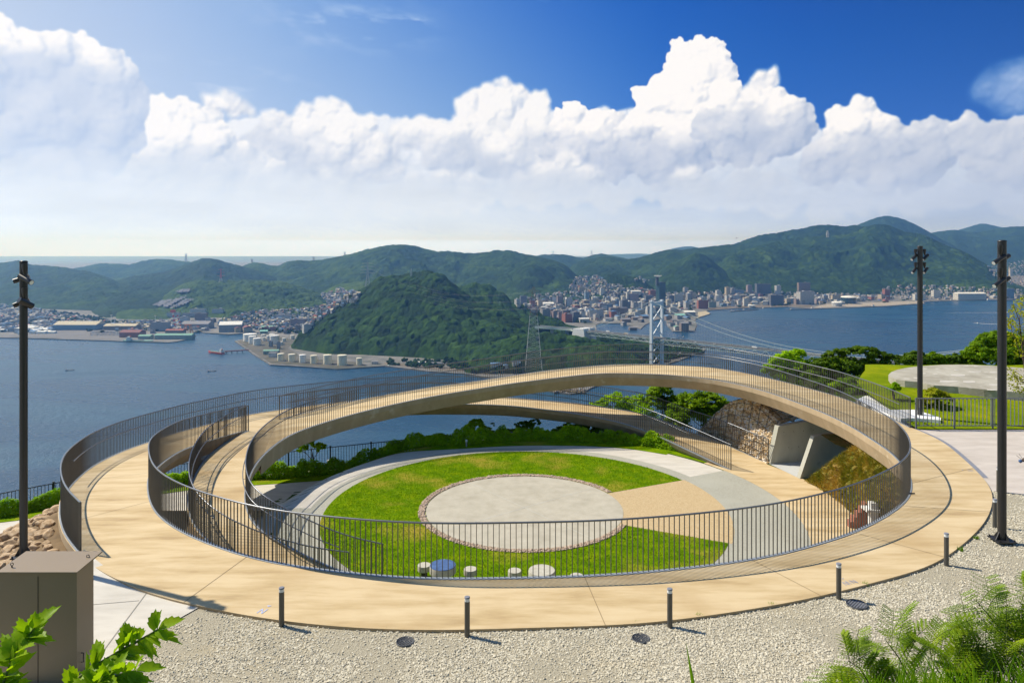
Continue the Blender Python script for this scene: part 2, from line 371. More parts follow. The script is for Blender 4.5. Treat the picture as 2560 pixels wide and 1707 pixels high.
azn = mth('ARCTAN2', sp.outputs[0], sp.outputs[1]); eln = mth('ARCSINE', sp.outputs[2])
u = mth('DIVIDE', mth('SUBTRACT', azn, AZ0), AZ1 - AZ0); v = mth('DIVIDE', mth('SUBTRACT', eln, EL0), EL1 - EL0)
cb = N(nt, 'ShaderNodeCombineXYZ'); nt.links.new(u, cb.inputs[0]); nt.links.new(v, cb.inputs[1])
it = N(nt, 'ShaderNodeTexImage', extension='CLIP', interpolation='Cubic'); it.image = make_clouds(); nt.links.new(cb.outputs[0], it.inputs[0])
sk = N(nt, 'ShaderNodeVectorMath', operation='SCALE'); nt.links.new(sky.outputs[0], sk.inputs[0]); sk.inputs['Scale'].default_value = SKYK
hs = N(nt, 'ShaderNodeHueSaturation'); hs.inputs['Saturation'].default_value = 1.2; nt.links.new(sk.outputs[0], hs.inputs['Color'])
cs = N(nt, 'ShaderNodeVectorMath', operation='SCALE'); nt.links.new(it.outputs[0], cs.inputs[0]); cs.inputs['Scale'].default_value = CLK
mx = N(nt, 'ShaderNodeMix', data_type='RGBA'); nt.links.new(it.outputs[1], mx.inputs[0]); nt.links.new(hs.outputs[0], mx.inputs[6]); nt.links.new(cs.outputs[0], mx.inputs[7])
nt.links.new(mx.outputs[2], bg.inputs[0])
# ================================================================== NEAR: loop walkway, plaza, railings
LOW = -3.1
M['walk'] = pmat('sand_concrete', [(0.28, (0.36, 0.25, 0.125)), (0.42, (0.50, 0.37, 0.195)), (0.55, (0.59, 0.455, 0.265)), (0.75, (0.64, 0.51, 0.31))], 0.9, 0.8, bump=0.15, bscale=90, detail=9, stretch=(0.5, 2.6, 1), second=(0.45, (0.44, 0.305, 0.15), 0.52, 0.80))
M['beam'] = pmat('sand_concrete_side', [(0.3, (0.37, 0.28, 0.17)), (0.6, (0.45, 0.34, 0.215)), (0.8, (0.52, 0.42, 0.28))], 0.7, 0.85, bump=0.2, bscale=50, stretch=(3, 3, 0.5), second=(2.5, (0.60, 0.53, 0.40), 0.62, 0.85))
M['aggr'] = pmat('grey_washed_aggregate', [(0.3, (0.27, 0.26, 0.21)), (0.5, (0.36, 0.35, 0.285)), (0.7, (0.45, 0.44, 0.37))], 30, 0.9, bump=0.4, bscale=70, second=(0.6, (0.42, 0.41, 0.34), 0.45, 0.8))
M['aggr_tan'] = pmat('tan_washed_aggregate', [(0.3, (0.36, 0.25, 0.12)), (0.5, (0.50, 0.37, 0.20)), (0.7, (0.60, 0.48, 0.30))], 30, 0.9, bump=0.4, bscale=70)
M['disc'] = pmat('disc_concrete', [(0.3, (0.38, 0.345, 0.265)), (0.55, (0.46, 0.42, 0.33)), (0.8, (0.52, 0.48, 0.385))], 1.6, 0.9, bump=0.3, bscale=90, second=(14, (0.42, 0.385, 0.30), 0.5, 0.75))
M['lawn'] = pmat('lawn', [(0.25, (0.081, 0.161, 0.001)), (0.45, (0.142, 0.259, 0.002)), (0.6, (0.209, 0.315, 0.002)), (0.8, (0.290, 0.329, 0.005))], 2.2, 0.95, bump=0.9, bscale=60, detail=10, second=(0.42, (0.42, 0.33, 0.05), 0.53, 0.70), bdist=0.05, spec=0.03)
M['soil'] = pmat('dry_soil', two((0.22, 0.15, 0.08), 0.6), 2, 0.95, bump=0.5, bscale=20)
M['ground_green'] = pmat('rough_green_ground', [(0.3, (0.035, 0.06, 0.01)), (0.6, (0.08, 0.12, 0.02)), (0.8, (0.13, 0.15, 0.04))], 1.2, 0.95, bump=0.8, bscale=20, detail=10, spec=0.03)
M['paving'] = pmat('pale_paving', [(0.3, (0.44, 0.385, 0.33)), (0.6, (0.54, 0.48, 0.42)), (0.8, (0.58, 0.525, 0.46))], 0.8, 0.85, bump=0.1, bscale=120, stretch=(1, 3.5, 1))
M['gravel_bed'] = pmat('gravel_bed', [(0.25, (0.218, 0.190, 0.132)), (0.5, (0.380, 0.339, 0.248)), (0.75, (0.540, 0.494, 0.374))], 38, 0.95, bump=0.9, bscale=38, second=(0.55, (0.460, 0.380, 0.231), 0.55, 0.85), bdist=0.03)

# --- edge samples: (x_px, y_px, H) with H = metres below the camera
def E(l): return [P(x, y, CAMZ - h) for x, y, h in l]
def smooth_poly(pts, step=0.3, it=1):
    """centripetal-ish Catmull-Rom through pts then even resampling"""
    p = [np.array(q, float) for q in pts]; out = []
    p = [2 * p[0] - p[1]] + p + [2 * p[-1] - p[-2]]
    for i in range(1, len(p) - 2):
        p0, p1, p2, p3 = p[i - 1:i + 3]
        L = np.linalg.norm(p2 - p1); n = max(2, int(L / 0.12))
        t0 = 0; t1 = t0 + max(np.linalg.norm(p1 - p0), 1e-4) ** .5; t2 = t1 + L ** .5; t3 = t2 + max(np.linalg.norm(p3 - p2), 1e-4) ** .5
        for k in range(n):
            t = t1 + (t2 - t1) * k / n
            A1 = (t1 - t) / (t1 - t0) * p0 + (t - t0) / (t1 - t0) * p1; A2 = (t2 - t) / (t2 - t1) * p1 + (t - t1) / (t2 - t1) * p2; A3 = (t3 - t) / (t3 - t2) * p2 + (t - t2) / (t3 - t2) * p3
            B1 = (t2 - t) / (t2 - t0) * A1 + (t - t0) / (t2 - t0) * A2; B2 = (t3 - t) / (t3 - t1) * A2 + (t - t1) / (t3 - t1) * A3
            out.append((t2 - t) / (t2 - t1) * B1 + (t - t1) / (t2 - t1) * B2)
    out.append(p[-2]); a = np.array(out)
    return a
def resample(a, n=None, step=None):
    a = np.asarray(a, float); s = np.concatenate([[0], np.cumsum(np.linalg.norm(np.diff(a[:, :2], axis=0), axis=1))])
    if n is None: n = max(2, int(round(s[-1] / step)) + 1)
    t = np.linspace(0, s[-1], n)
    return np.stack([np.interp(t, s, a[:, i]) for i in range(3)], 1)
def relax(a, k=9):
    """average along the line, ends held"""
    a = resample(a, step=0.15); p = np.concatenate([2 * a[0] - a[1:k + 1][::-1], a, 2 * a[-1] - a[-k - 1:-1][::-1]])
    r = np.array([p[i:i + 2 * k + 1].mean(0) for i in range(len(a))]); return r
# inner railing: left inner run, front, right, arch, landing, ramp
in_left = E([(617, 1076.5, 7.8), (560, 1092, 7.62), (515, 1106, 7.5), (481, 1117, 7.38), (454, 1128, 7.26), (427, 1144.5, 7.14), (401, 1164, 7.02), (381, 1187, 6.92), (377, 1215, 6.82), (383, 1250, 6.72), (400, 1282, 6.65), (452, 1322, 6.57), (524, 1355, 6.53), (600, 1381, 6.5), (669, 1400, 6.5), (821, 1423, 6.5), (1042, 1442, 6.5), (1300, 1441, 6.5), (1508, 1434.5, 6.5), (1717, 1416.5, 6.5), (1919, 1388, 6.5), (2066, 1350, 6.5), (2139, 1324, 6.5), (2212, 1286, 6.5), (2248, 1260, 6.5), (2269, 1232, 6.5), (2270, 1205, 6.5), (2262, 1178, 6.5),
             (2241, 1148.5, 6.5), (2222, 1130, 6.49), (2184, 1104, 6.47), (2126, 1067, 6.44), (2100, 1053, 6.42), (2055, 1032, 6.4), (1991, 1007, 6.37), (1928, 984, 6.33), (1864, 966, 6.29), (1800, 952.5, 6.26), (1755, 945.6, 6.24), (1691, 939.3, 6.23), (1627, 935.7, 6.23), (1564, 934.2, 6.24), (1500, 933.8, 6.26), (1440, 939.5, 6.32), (1355, 949.5, 6.46), (1270, 960.5, 6.64), (1202, 971.5, 6.8), (1151, 979.5, 6.94), (1100, 988, 7.08), (1000, 1008, 7.3), (900, 1031.6, 7.5), (855, 1043.8, 7.6), (804, 1059.5, 7.68), (753, 1077, 7.73), (727.6, 1088.3, 7.76), (702, 1103.7, 7.78), (676, 1124.7, 7.82), (651, 1149, 7.9), (632, 1178, 8.0), (621, 1212, 8.1), (618, 1246, 8.2), (626, 1283, 8.35), (650, 1320, 8.5), (687, 1345, 8.7), (740, 1373, 8.95), (777, 1391, 9.1), (850, 1425, 9.4), (959, 1452, 9.6)])
IN = relax(smooth_poly(in_left), 5)
def cut(a, pt0, pt1):
    d0 = np.linalg.norm(a[:, :2] - np.array(pt0[:2]), axis=1).argmin(); d1 = np.linalg.norm(a[:, :2] - np.array(pt1[:2]), axis=1).argmin()
    return a[min(d0, d1):max(d0, d1) + 1]
# outer railing of the left walk
OUTL = relax(smooth_poly(E([(193, 1384, 6.6), (162.5, 1347, 6.62), (150, 1318.6, 6.66), (144, 1280, 6.72), (150, 1248, 6.8), (163.6, 1222, 6.88), (201.6, 1184, 7.05), (234, 1161, 7.15), (303.5, 1127.5, 7.32), (379.4, 1101, 7.48), (450, 1078, 7.6), (540, 1055, 7.72), (625.5, 1034.5, 7.8)]) + [D(695.7, 1024.2, 34.5), (-8.6, 37.2, CAMZ - 7.95), (-5.0, 39.0, CAMZ - 8.05)] +
       E([(1270, 993, 8.25), (1355, 999.7, 8.36), (1440, 1007, 8.48), (1500, 1015, 8.6), (1607, 1034, 8.8), (1679, 1058, 8.97), (1714, 1075, 9.08), (1786, 1098, 9.3), (1830, 1117, 9.43), (1885, 1141, 9.57), (1924, 1158.7, 9.6)])), 5)
# inner railing of the lower span
LOWIN = relax(smooth_poly([D(697.6, 1048.2, 32.9), (-8.0, 35.0, CAMZ - 7.86), (-5.0, 36.4, CAMZ - 7.94)] + E([(1176.5, 1009.9, 8.0), (1270, 1013, 8.15), (1355, 1021.8, 8.3), (1440, 1032.8, 8.48), (1500, 1043.9, 8.62), (1544.6, 1053, 8.74), (1589, 1066.5, 8.87), (1643, 1086.6, 9.02), (1678.6, 1102.6, 9.13), (1714, 1119.6, 9.24), (1768, 1144.6, 9.4), (1803.6, 1161.6, 9.52), (1829.5, 1174, 9.6)])), 5)
# outer railing of the arch
AROUT = relax(smooth_poly([D(697.6, 1048.2, 32.9)] + E([(753, 1034, 7.72), (804, 1021.4, 7.66), (855, 1008.7, 7.58), (900, 998, 7.48), (1000, 980, 7.24), (1100, 964, 7.0), (1151, 957.5, 6.88), (1202, 950.5, 6.77), (1270, 940, 6.62), (1355, 927.4, 6.45), (1440, 918.4, 6.32), (1525, 911.5, 6.25), (1627.5, 910, 6.22), (1691, 912, 6.22), (1755, 916, 6.23), (1800, 921, 6.25), (1863.8, 932, 6.28), (1927.6, 946, 6.31), (1991, 961.5, 6.35), (2055, 979, 6.39), (2100, 991.4, 6.42), (2136, 1005, 6.44), (2212.6, 1036, 6.48), (2279.6, 1069, 6.5)])), 5)
# outer railing of the ramp
RMPO = relax(smooth_poly(E([(617.8, 1076.6, 7.8), (580, 1093, 7.83), (551.7, 1112, 7.87), (523, 1133, 7.93), (504, 1152, 7.98), (489, 1175, 8.03), (477, 1198, 8.1), (469, 1225, 8.17), (466, 1258, 8.27), (474, 1300, 8.42), (500, 1340, 8.6), (560, 1388, 8.85), (650, 1430, 9.15), (780, 1468, 9.5), (870, 1480, 9.6)])), 5)
# plain outer edge of the upper walk
UOUT = relax(smooth_poly(E([(193, 1383.6, 6.6), (217.7, 1406.5, 6.55), (289, 1445.6, 6.5), (367, 1481, 6.5), (503, 1515, 6.5), (600, 1535, 6.5), (804, 1562, 6.5), (1042, 1574, 6.5), (1344, 1567.5, 6.5), (1597.6, 1558, 6.5), (1776, 1537, 6.5), (2000, 1500, 6.5), (2212, 1448, 6.5), (2321.6, 1415.5, 6.5), (2372.8, 1386, 6.5), (2431, 1339, 6.5), (2467.8, 1295, 6.5), (2482, 1251, 6.5), (2478, 1222, 6.5), (2453, 1188.8, 6.5), (2394.7, 1134, 6.5), (2358, 1104.8, 6.5), (2320, 1085, 6.5), (2279.6, 1069, 6.5)])), 5)
pLand = P(617, 1076.5, CAMZ - 7.8); pRight = P(2241, 1148.5, 0); pPostR = P(2279.6, 1069, 0); pL651 = P(651, 1149, CAMZ - 7.9); pFrontL = P(400, 1282, CAMZ - 6.65)
iL = 0; iR = np.linalg.norm(IN[:, :2] - np.array(pRight[:2]), axis=1).argmin(); iA = np.linalg.norm(IN[:, :2] - np.array(pL651[:2]), axis=1).argmin()
IN_walk = IN[:iR + 1]; IN_arch = IN[iR:iA + 1][::-1]; IN_ramp = IN[iA:]
print('rail lens', len(IN), iR, iA)
def offset2d(a, d):
    a = np.asarray(a); t = np.gradient(a[:, :2], axis=0); t /= np.linalg.norm(t, axis=1)[:, None]
    n = np.stack([-t[:, 1], t[:, 0]], 1); b = a.copy(); b[:, :2] += n * d; return b
def deck(name, A, B, parent, th=0.62, n=None, fas=0.2, ins=0.35, both=True, under=True, mats=None):
    """A,B edge polylines with the same parameterisation; A left edge when walking"""
    mb = MB(); Z = lambda a, dz: a + np.array([0, 0, dz])
    mb.loft(A, B, 0)
    C = (A + B) / 2; wv = (B - A); wv[:, 2] = 0; L = np.linalg.norm(wv, axis=1)[:, None]; u = wv / np.maximum(L, 1e-6)
    k = np.minimum(ins, L * 0.42)
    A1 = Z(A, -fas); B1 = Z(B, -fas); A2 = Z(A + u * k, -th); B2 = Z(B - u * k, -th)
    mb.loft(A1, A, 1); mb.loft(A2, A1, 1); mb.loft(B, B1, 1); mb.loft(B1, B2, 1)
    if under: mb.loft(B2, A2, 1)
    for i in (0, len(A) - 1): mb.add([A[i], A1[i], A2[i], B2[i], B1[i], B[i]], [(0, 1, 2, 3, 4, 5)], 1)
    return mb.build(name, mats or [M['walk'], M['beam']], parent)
bridge = empty('looping_footbridge', (0.5, 24, 0), 'sand coloured concrete walkway looping twice round the sunken lawn', 'footbridge')
def pair(A, B, n): return resample(A, n), resample(B, n)
# upper walk on the left and front: three matched stretches
def sub(a, p0, p1):
    c = cut(a, p0, p1); return c
segs_in = [P(617, 1076.5, CAMZ - 7.8), P(377, 1215, CAMZ - 6.82), P(524, 1355, CAMZ - 6.53), P(1300, 1441, 0), P(2212, 1286, 0), P(2241, 1148.5, 0)]
WALKOUT = np.concatenate([OUTL[:np.linalg.norm(OUTL[:, :2] - np.array(P(600, 1040, CAMZ - 7.78)[:2]), axis=1).argmin() + 1][::-1], UOUT[1:]])
segs_out = [P(600, 1040, CAMZ - 7.78), P(146, 1262, CAMZ - 6.78), P(330, 1466, 0), P(1300, 1569, 0), P(2440, 1330, 0), P(2279.6, 1069, 0)]
As, Bs = [], []
IDX = lambda a, p: np.linalg.norm(a[:, :2] - np.array(p[:2]), axis=1).argmin()
ii = [0] + [IDX(IN_walk[:], p) for p in segs_in[1:-1]] + [len(IN_walk) - 1]; oo = [0] + [IDX(WALKOUT, p) for p in segs_out[1:-1]] + [len(WALKOUT) - 1]
for k in range(5):
    a, b = IN_walk[ii[k]:ii[k + 1] + 1], WALKOUT[oo[k]:oo[k + 1] + 1]; n = max(len(a), len(b)) // 2 + 2
    a, b = pair(a, b, n); As.append(a if k == 0 else a[1:]); Bs.append(b if k == 0 else b[1:])
WA, WB = np.concatenate(As), np.concatenate(Bs)
WB[-1] = AROUT[-1]
deck('upper_walk', WA[::-1], WB[::-1], bridge)
# arch
a, b = pair(IN_arch, AROUT, 120)
# the arch deck edge at the landing side
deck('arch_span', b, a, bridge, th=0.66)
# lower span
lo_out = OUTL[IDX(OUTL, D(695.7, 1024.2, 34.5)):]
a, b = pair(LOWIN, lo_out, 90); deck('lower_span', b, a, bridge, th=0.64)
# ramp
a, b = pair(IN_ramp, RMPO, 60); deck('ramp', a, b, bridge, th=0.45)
# landing
out_mid = OUTL[IDX(OUTL, P(600, 1040, CAMZ - 7.78)):IDX(OUTL, D(695.7, 1024.2, 34.5)) + 1]
lp = [tuple(IN[0])] + [tuple(p) for p in out_mid] + [tuple(AROUT[0])] + [tuple(IN_arch[0])]
mb = MB(); mb.poly([(p[0], p[1], p[2] - 0.002) for p in lp], None, 0)
n = len(lp); v = [(p[0], p[1], p[2]) for p in lp] + [(p[0], p[1], p[2] - 0.6) for p in lp]
mb.add(v, [(i, (i + 1) % n, n + (i + 1) % n, n + i) for i in range(n)], 1)
mb.poly([(p[0], p[1], p[2] - 0.6) for p in lp], None, 1)
mb.build('landing', [M['walk'], M['beam']], bridge)
# joint lines across the upper walk (thin dark sheets, true construction joints)
M['joint'] = pmat('joint_line', two((0.26, 0.185, 0.10), 0.8), 5, 0.9)
for fr in (0.105, 0.16, 0.235, 0.325, 0.455, 0.60, 0.685, 0.76, 0.83, 0.91):
    i = int(fr * (len(WA) - 1)); i2 = i
    a = Vector(WA[i]); b = Vector(WB[i2]); t = (b - a).normalized(); s = Vector((-t.y, t.x, 0)) * 0.006; z = Vector((0, 0, 0.004))
    mb = MB(); mb.add([a - s + z, b - s + z, b + s + z, a + s + z], [(0, 1, 2, 3)]); mb.build('expansion_joint', M['joint'], bridge)

# --- railings
def railing(path, label, hand=None, endcap=(True, True), inset=0.06, side=1, h=1.1, sp=0.112, group='steel picket railings of the looping walkway'):
    a = offset2d(resample(path, step=0.1), inset * side)
    root = empty('railing', tuple(a[len(a) // 2]), label, 'railing', group)
    Z = lambda q, dz: q + np.array([0, 0, dz])
    top = MB(); top.tube(Z(a, h), 0.021, 6); top.build('top_rail', M['rail_top'], root)
    fl = MB(); l = offset2d(a, 0.045); r = offset2d(a, -0.045); fl.loft(Z(r, 0.012), Z(l, 0.012)); fl.loft(Z(r, -0.03), Z(r, 0.012)); fl.loft(Z(l, 0.012), Z(l, -0.03)); fl.build('base_flange', M['flange'], root)
    pk = resample(a, step=sp); t = np.gradient(pk[:, :2], axis=0); t /= np.linalg.norm(t, axis=1)[:, None]
    w1, w2 = 0.007, 0.0108
    nrm = np.stack([-t[:, 1], t[:, 0]], 1); V = []; F = []
    for i in range(len(pk)):
        p = pk[i]; ww = 0.022 if i in (0, len(pk) - 1) else w2; wt = w1 * (1.5 if ww > w2 else 1)
        for z in (0.0, h):
            for sa, sb in ((-1, -1), (1, -1), (1, 1), (-1, 1)):
                V.append((p[0] + t[i, 0] * wt * sa + nrm[i, 0] * ww * sb, p[1] + t[i, 1] * wt * sa + nrm[i, 1] * ww * sb, p[2] + z))
        b = i * 8; F += [(b, b + 1, b + 5, b + 4), (b + 1, b + 2, b + 6, b + 5), (b + 2, b + 3, b + 7, b + 6), (b + 3, b, b + 4, b + 7)]
    mb = MB(); mb.add(V, F); mb.build('pickets', M['metal'], root)
    if hand is not None:
        hs_ = hand[0]; s0, s1 = int(hand[1] * (len(a) - 1)), int(hand[2] * (len(a) - 1))
        hp = offset2d(a, hs_ * 0.09)[s0:s1 + 1]; mb = MB(); mb.tube(Z(hp, 0.72), 0.017, 6)
        for i in range(s0 + 2, s1, 14):
            mb.tube([Z(a, 0.72)[i], Z(offset2d(a, hs_ * 0.09), 0.72)[i]], 0.008, 4)
        mb.build('handrail', M['rail_top'], root)
    return root
# walking direction of IN: landing-left -> front -> right -> arch -> ramp; deck lies on its right hand until the ramp reverses that
railing(IN, 'long inner railing from the landing round the front, over the arch and down the ramp', hand=(-1, 0.60, 0.985), side=-1)
railing(OUTL[:], 'outer railing from the left end of the walk to the foot of the lower span', hand=(-1, 0.13, 0.86), side=-1)
railing(AROUT, 'outer railing along the far side of the high arch', hand=(-1, 0.02, 0.985), side=-1)
railing(LOWIN, 'inner railing along the near side of the lower span', hand=(1, 0.02, 0.9), side=-1)
railing(RMPO, 'left railing of the ramp going down under the front walk', hand=(1, 0.03, 0.7), side=1)
# ------------------------------------------------------------------ sunken plaza
DC = (0.46, 26.26)
def arc(r, a0, a1, n=64, c=DC): return [(c[0] + r * math.cos(math.radians(a0 + (a1 - a0) * i / n)), c[1] + r * math.sin(math.radians(a0 + (a1 - a0) * i / n))) for i in range(n + 1)]
def sheet(name, pts, z, mat, kind='structure', label=None, cat=None, holes=None):
    mb = MB(); mb.poly([(p[0], p[1], z) for p in pts]); o = mb.build(name, mat); 
    return tag(o, label, cat, None, kind)
def ring(name, r0, r1, a0, a1, z, mat, kind='structure', n=96, label=None, cat=None):
    mb = MB(); m = 10; v = [(x, y, z) for k in range(m + 1) for x, y in arc(r1 + (r0 - r1) * k / m, a0, a1, n)]; mb.add(v, [(k * (n + 1) + i, k * (n + 1) + i + 1, (k + 1) * (n + 1) + i + 1, (k + 1) * (n + 1) + i) for k in range(m) for i in range(n)]); o = mb.build(name, mat)
    for v in o.data.vertices: v.co.z += lowz(v.co.x, v.co.y) - LOW
    return tag(o, label, cat, None, kind)
# ground under everything at the lower level
def lowz(x, y):
    s = lambda t: (lambda q: q * q * (3 - 2 * q))(min(1.0, max(0.0, t)))
    return LOW - 1.15 * s((-x - 3.2) / 6.0) * s((y - 23.5) / 5.0) * s((math.hypot(x - 0.46, y - 26.26) - 8.6) / 2.6)
def PL(x, y, dz=0.0):
    z = LOW
    for _ in range(12): p = P(x, y, z + dz); z = lowz(p[0], p[1])
    return (p[0], p[1], z + dz)
def drape(name, pts, off, mat, cuts=5, kind='structure'):
    bm = bmesh.new(); p3 = [Vector((p[0], p[1], 0)) for p in pts]; vs = [bm.verts.new(p) for p in p3]
    for t in tessellate_polygon([p3]):
        try: bm.faces.new([vs[i] for i in t])
        except ValueError: pass
    for _ in range(cuts):
        es = [e for e in bm.edges if e.calc_length() > 0.6]
        if es: bmesh.ops.subdivide_edges(bm, edges=es, cuts=1, use_grid_fill=False); bmesh.ops.triangulate(bm, faces=bm.faces[:])
    for v in bm.verts: v.co.z = lowz(v.co.x, v.co.y) + off
    for f in bm.faces:
        if f.normal.z < 0: f.normal_flip()
    me = bpy.data.meshes.new(name); bm.to_mesh(me); bm.free(); me.materials.append(mat); o = bpy.data.objects.new(name, me); COL.objects.link(o); return tag(o, kind=kind)
fh = lambda x: CAMZ - float(np.interp(x, [500, 1150], [10.0, 9.35]))
FEN = relax(smooth_poly([P(x, y, fh(x)) for x, y in [(-520, 1335), (-250, 1282), (-100, 1254), (0, 1233.7), (144.6, 1206), (300, 1180), (500, 1154), (721, 1129.5), (797.7, 1120.5), (900, 1110.5), (1000, 1100), (1100, 1091), (1190, 1083.5), (1270, 1079.5), (1355, 1078.5), (1500, 1081), (1600, 1088), (1700, 1103)]]), 8)
gb = offset2d(FEN, -0.5)
drape('lower_ground', [(-60, 13.5), (11.0, 13.5), (11.2, 20), (13.2, 26), (13.2, 31.5), (12.2, 34.0)] + [tuple(p[:2]) for p in gb[::-4]] + [(-60, gb[0][1])], 0.0, M['ground_green'], 7)
mb = MB(); rowsn = [offset2d(FEN, -0.55), FEN + np.array([0, 0, -1.1])]
rowsn[0][:, 2] = [lowz(p[0], p[1]) - 0.01 for p in rowsn[0]]
for off, z in ((1.2, -5.4), (6, -9.5), (30, -27), (120, -90), (430, SEA - 2)):
    c = FEN.copy(); v = c[:, :2] - np.array([0.0, 10.0]); v /= np.linalg.norm(v, axis=1)[:, None]; c[:, :2] += v * off; c[:, 2] = z; rowsn.append(c)
for a_, b_ in zip(rowsn[:-1], rowsn[1:]): mb.loft(a_, b_, 0, True); 
tag(mb.build('hillside', M['ground_green']), kind='structure')
# circular lawn with path ring
disc = MB(); disc.poly([(x, y, LOW + 0.024) for x, y in arc(3.64, 0, 358, 100)]); tag(disc.build('round_plaza', M['disc']), kind='structure')
jl = MB()
for an in (38, 128, 218, 308):
    p = Vector((DC[0], DC[1], LOW + 0.028)); q = Vector((DC[0] + 3.6 * math.cos(math.radians(an)), DC[1] + 3.6 * math.sin(math.radians(an)), LOW + 0.028)); s = Vector((-(q - p).y, (q - p).x, 0)).normalized() * 0.012
    jl.add([p - s, q - s, q + s, p + s], [(0, 1, 2, 3)])
M['jlight'] = pmat('pale_joint', two((0.55, 0.54, 0.47)), 5, 0.9)
tag(jl.build('plaza_joints', M['jlight']), kind='structure')
ring('lawn', 3.62, 7.35, 25.5, 334.5, LOW + 0.02, M['lawn'])
ring('tan_path', 3.62, 7.45, -25.5, 25.5, LOW + 0.016, M['aggr_tan'])
ring('grey_ring_path', 7.35, 9.85, -125, 27, LOW + 0.012, M['aggr'])
ring('grey_ring_path', 7.35, 7.95, 27, 180, LOW + 0.012, M['aggr'])
ring('grey_ring_path', 7.35, 8.9, 180, 236, LOW + 0.012, M['aggr'])
ring('pale_path', 7.95, 9.8, 27, 150, LOW + 0.008, M['conc_plain'])
# left part of the pale path widening towards the foot of the hill
lp = arc(7.95, 150, 186, 40)[::-1] + arc(9.8, 150, 150, 1)[:1] + [PL(911, 1157)[:2], PL(819, 1166)[:2], PL(651, 1183)[:2], PL(500, 1203)[:2], PL(300, 1232)[:2], PL(143, 1257)[:2], PL(0, 1289)[:2], PL(-260, 1350)[:2], PL(-260, 1420)[:2], PL(0, 1345)[:2], (-12, 20.5), (-9.4, 21.5)]
drape('pale_path', lp, 0.006, M['conc_plain'], 7)
ring('tan_low_path', 9.85, 12.2, -90, 34, LOW + 0.014, M['walk'])
M['gravel_ring'] = pmat('pink_gravel', [(0.3, (0.22, 0.15, 0.09)), (0.5, (0.48, 0.36, 0.26)), (0.7, (0.68, 0.58, 0.48))], 26, 0.95, bump=0.9, bscale=26, bdist=0.03)
ring('gravel_border', 3.66, 3.9, 26, 334, LOW + 0.03, M['gravel_ring'])
# stools and round tables on the lawn
M['stool'] = pmat('cast_stone', [(0.3, (0.42, 0.39, 0.31)), (0.7, (0.54, 0.51, 0.42))], 8, 0.85, bump=0.2, bscale=60)
M['bluetop'] = pmat('blue_slate', [(0.3, (0.045, 0.085, 0.20)), (0.6, (0.085, 0.15, 0.31)), (0.8, (0.16, 0.24, 0.40))], 5, 0.45, bump=0.1, bscale=50)
M['dark_stone'] = pmat('dark_leg', two((0.07, 0.065, 0.045)), 5, 0.8)
def stoneseat(name, x, y, r, h, th, label, cat, topmat, group=None):
    d = 9.6 - h; p = P(x, y, LOW + h)
    root = empty(name, (p[0], p[1], LOW + 0.02), label, cat, group)
    mb = MB(); mb.lathe((p[0], p[1], LOW + h - th), [(r * 0.99, 0), (r, 0.02), (r, th - 0.03), (r * 0.985, th - 0.012)], 40); mb.build('slab', M['stool'], root)
    mb = MB(); mb.lathe((p[0], p[1], LOW + h - 0.012), [(r * 0.985, 0), (r * 0.97, 0.012)], 40); mb.build('top', topmat, root)
    mb = MB(); mb.lathe((p[0], p[1], LOW + 0.02), [(r * 0.5, 0), (r * 0.5, h - th)], 24); mb.build('pedestal', M['dark_stone'], root)
G = 'round stone seats on the lawn'
stoneseat('stone_stool', 1060.5, 1411, 0.19, 0.40, 0.16, 'round stone stool just left of the blue topped table', 'stool', M['stool'], G)
stoneseat('stone_table', 1107, 1411, 0.375, 0.62, 0.22, 'round stone table with a blue top', 'table', M['bluetop'])
stoneseat('stone_stool', 1176, 1421, 0.19, 0.40, 0.16, 'round stone stool just right of the blue topped table', 'stool', M['stool'], G)
stoneseat('stone_stool', 1286.5, 1425, 0.19, 0.40, 0.16, 'round stone stool just left of the plain pale table', 'stool', M['stool'], G)
stoneseat('stone_table', 1354.5, 1424, 0.375, 0.62, 0.22, 'plain pale round stone table without a blue top', 'table', M['stool'])
stoneseat('stone_stool', 1441.5, 1438, 0.19, 0.38, 0.16, 'rightmost round stone stool, half hidden by the walkway edge', 'stool', M['stool'], G)
# ------------------------------------------------------------------ upper ground in front and to the right
uo = offset2d(UOUT, 0.15)
upts = [tuple(p[:2]) for p in uo]
UP = [(-60, 13.2), (-11.6, 13.6), (-10.4, 14.2), (upts[0][0] - 0.1, upts[0][1] - 0.5)] + upts + [(upts[-1][0] + 0.1, 25.75), (60, 25.75), (60, -40), (-60, -40)]
sheet('gravel_ground', UP, -0.05, M['gravel_bed'])
# light paving right of the loop
b0 = P(2479, 1222, 0); b1 = P(2560, 1231, 0)
pv = [tuple(p[:2]) for p in uo if p[0] > 10.5 and p[1] > b0[1] - 0.1]
dirv = np.array(b1[:2]) - np.array(b0[:2]); far = np.array(b0[:2]) + dirv * 14
pp = [(b0[0] - 0.1, b0[1])] + pv + [(pv[-1][0], 25.7), (58, 25.7), (58, far[1])] + [tuple(far)]
sheet('paving', pp, -0.038, M['paving'])
# dark drain strip between the walk and the paving
us = UOUT[(UOUT[:, 1] > P(2458, 1190, 0)[1]) & (UOUT[:, 0] > 10)]
mb = MB(); A = offset2d(us, -0.02) + np.array([0, 0, -0.03]); B = offset2d(us, -0.17) + np.array([0, 0, -0.03]); mb.loft(A, B)
M['slate'] = pmat('blue_grey_stone', two((0.24, 0.25, 0.29), 0.75), 9, 0.8); tag(mb.build('drain_strip', M['slate'], None), 'dark grey drain strip along the right edge of the walkway', 'drain')
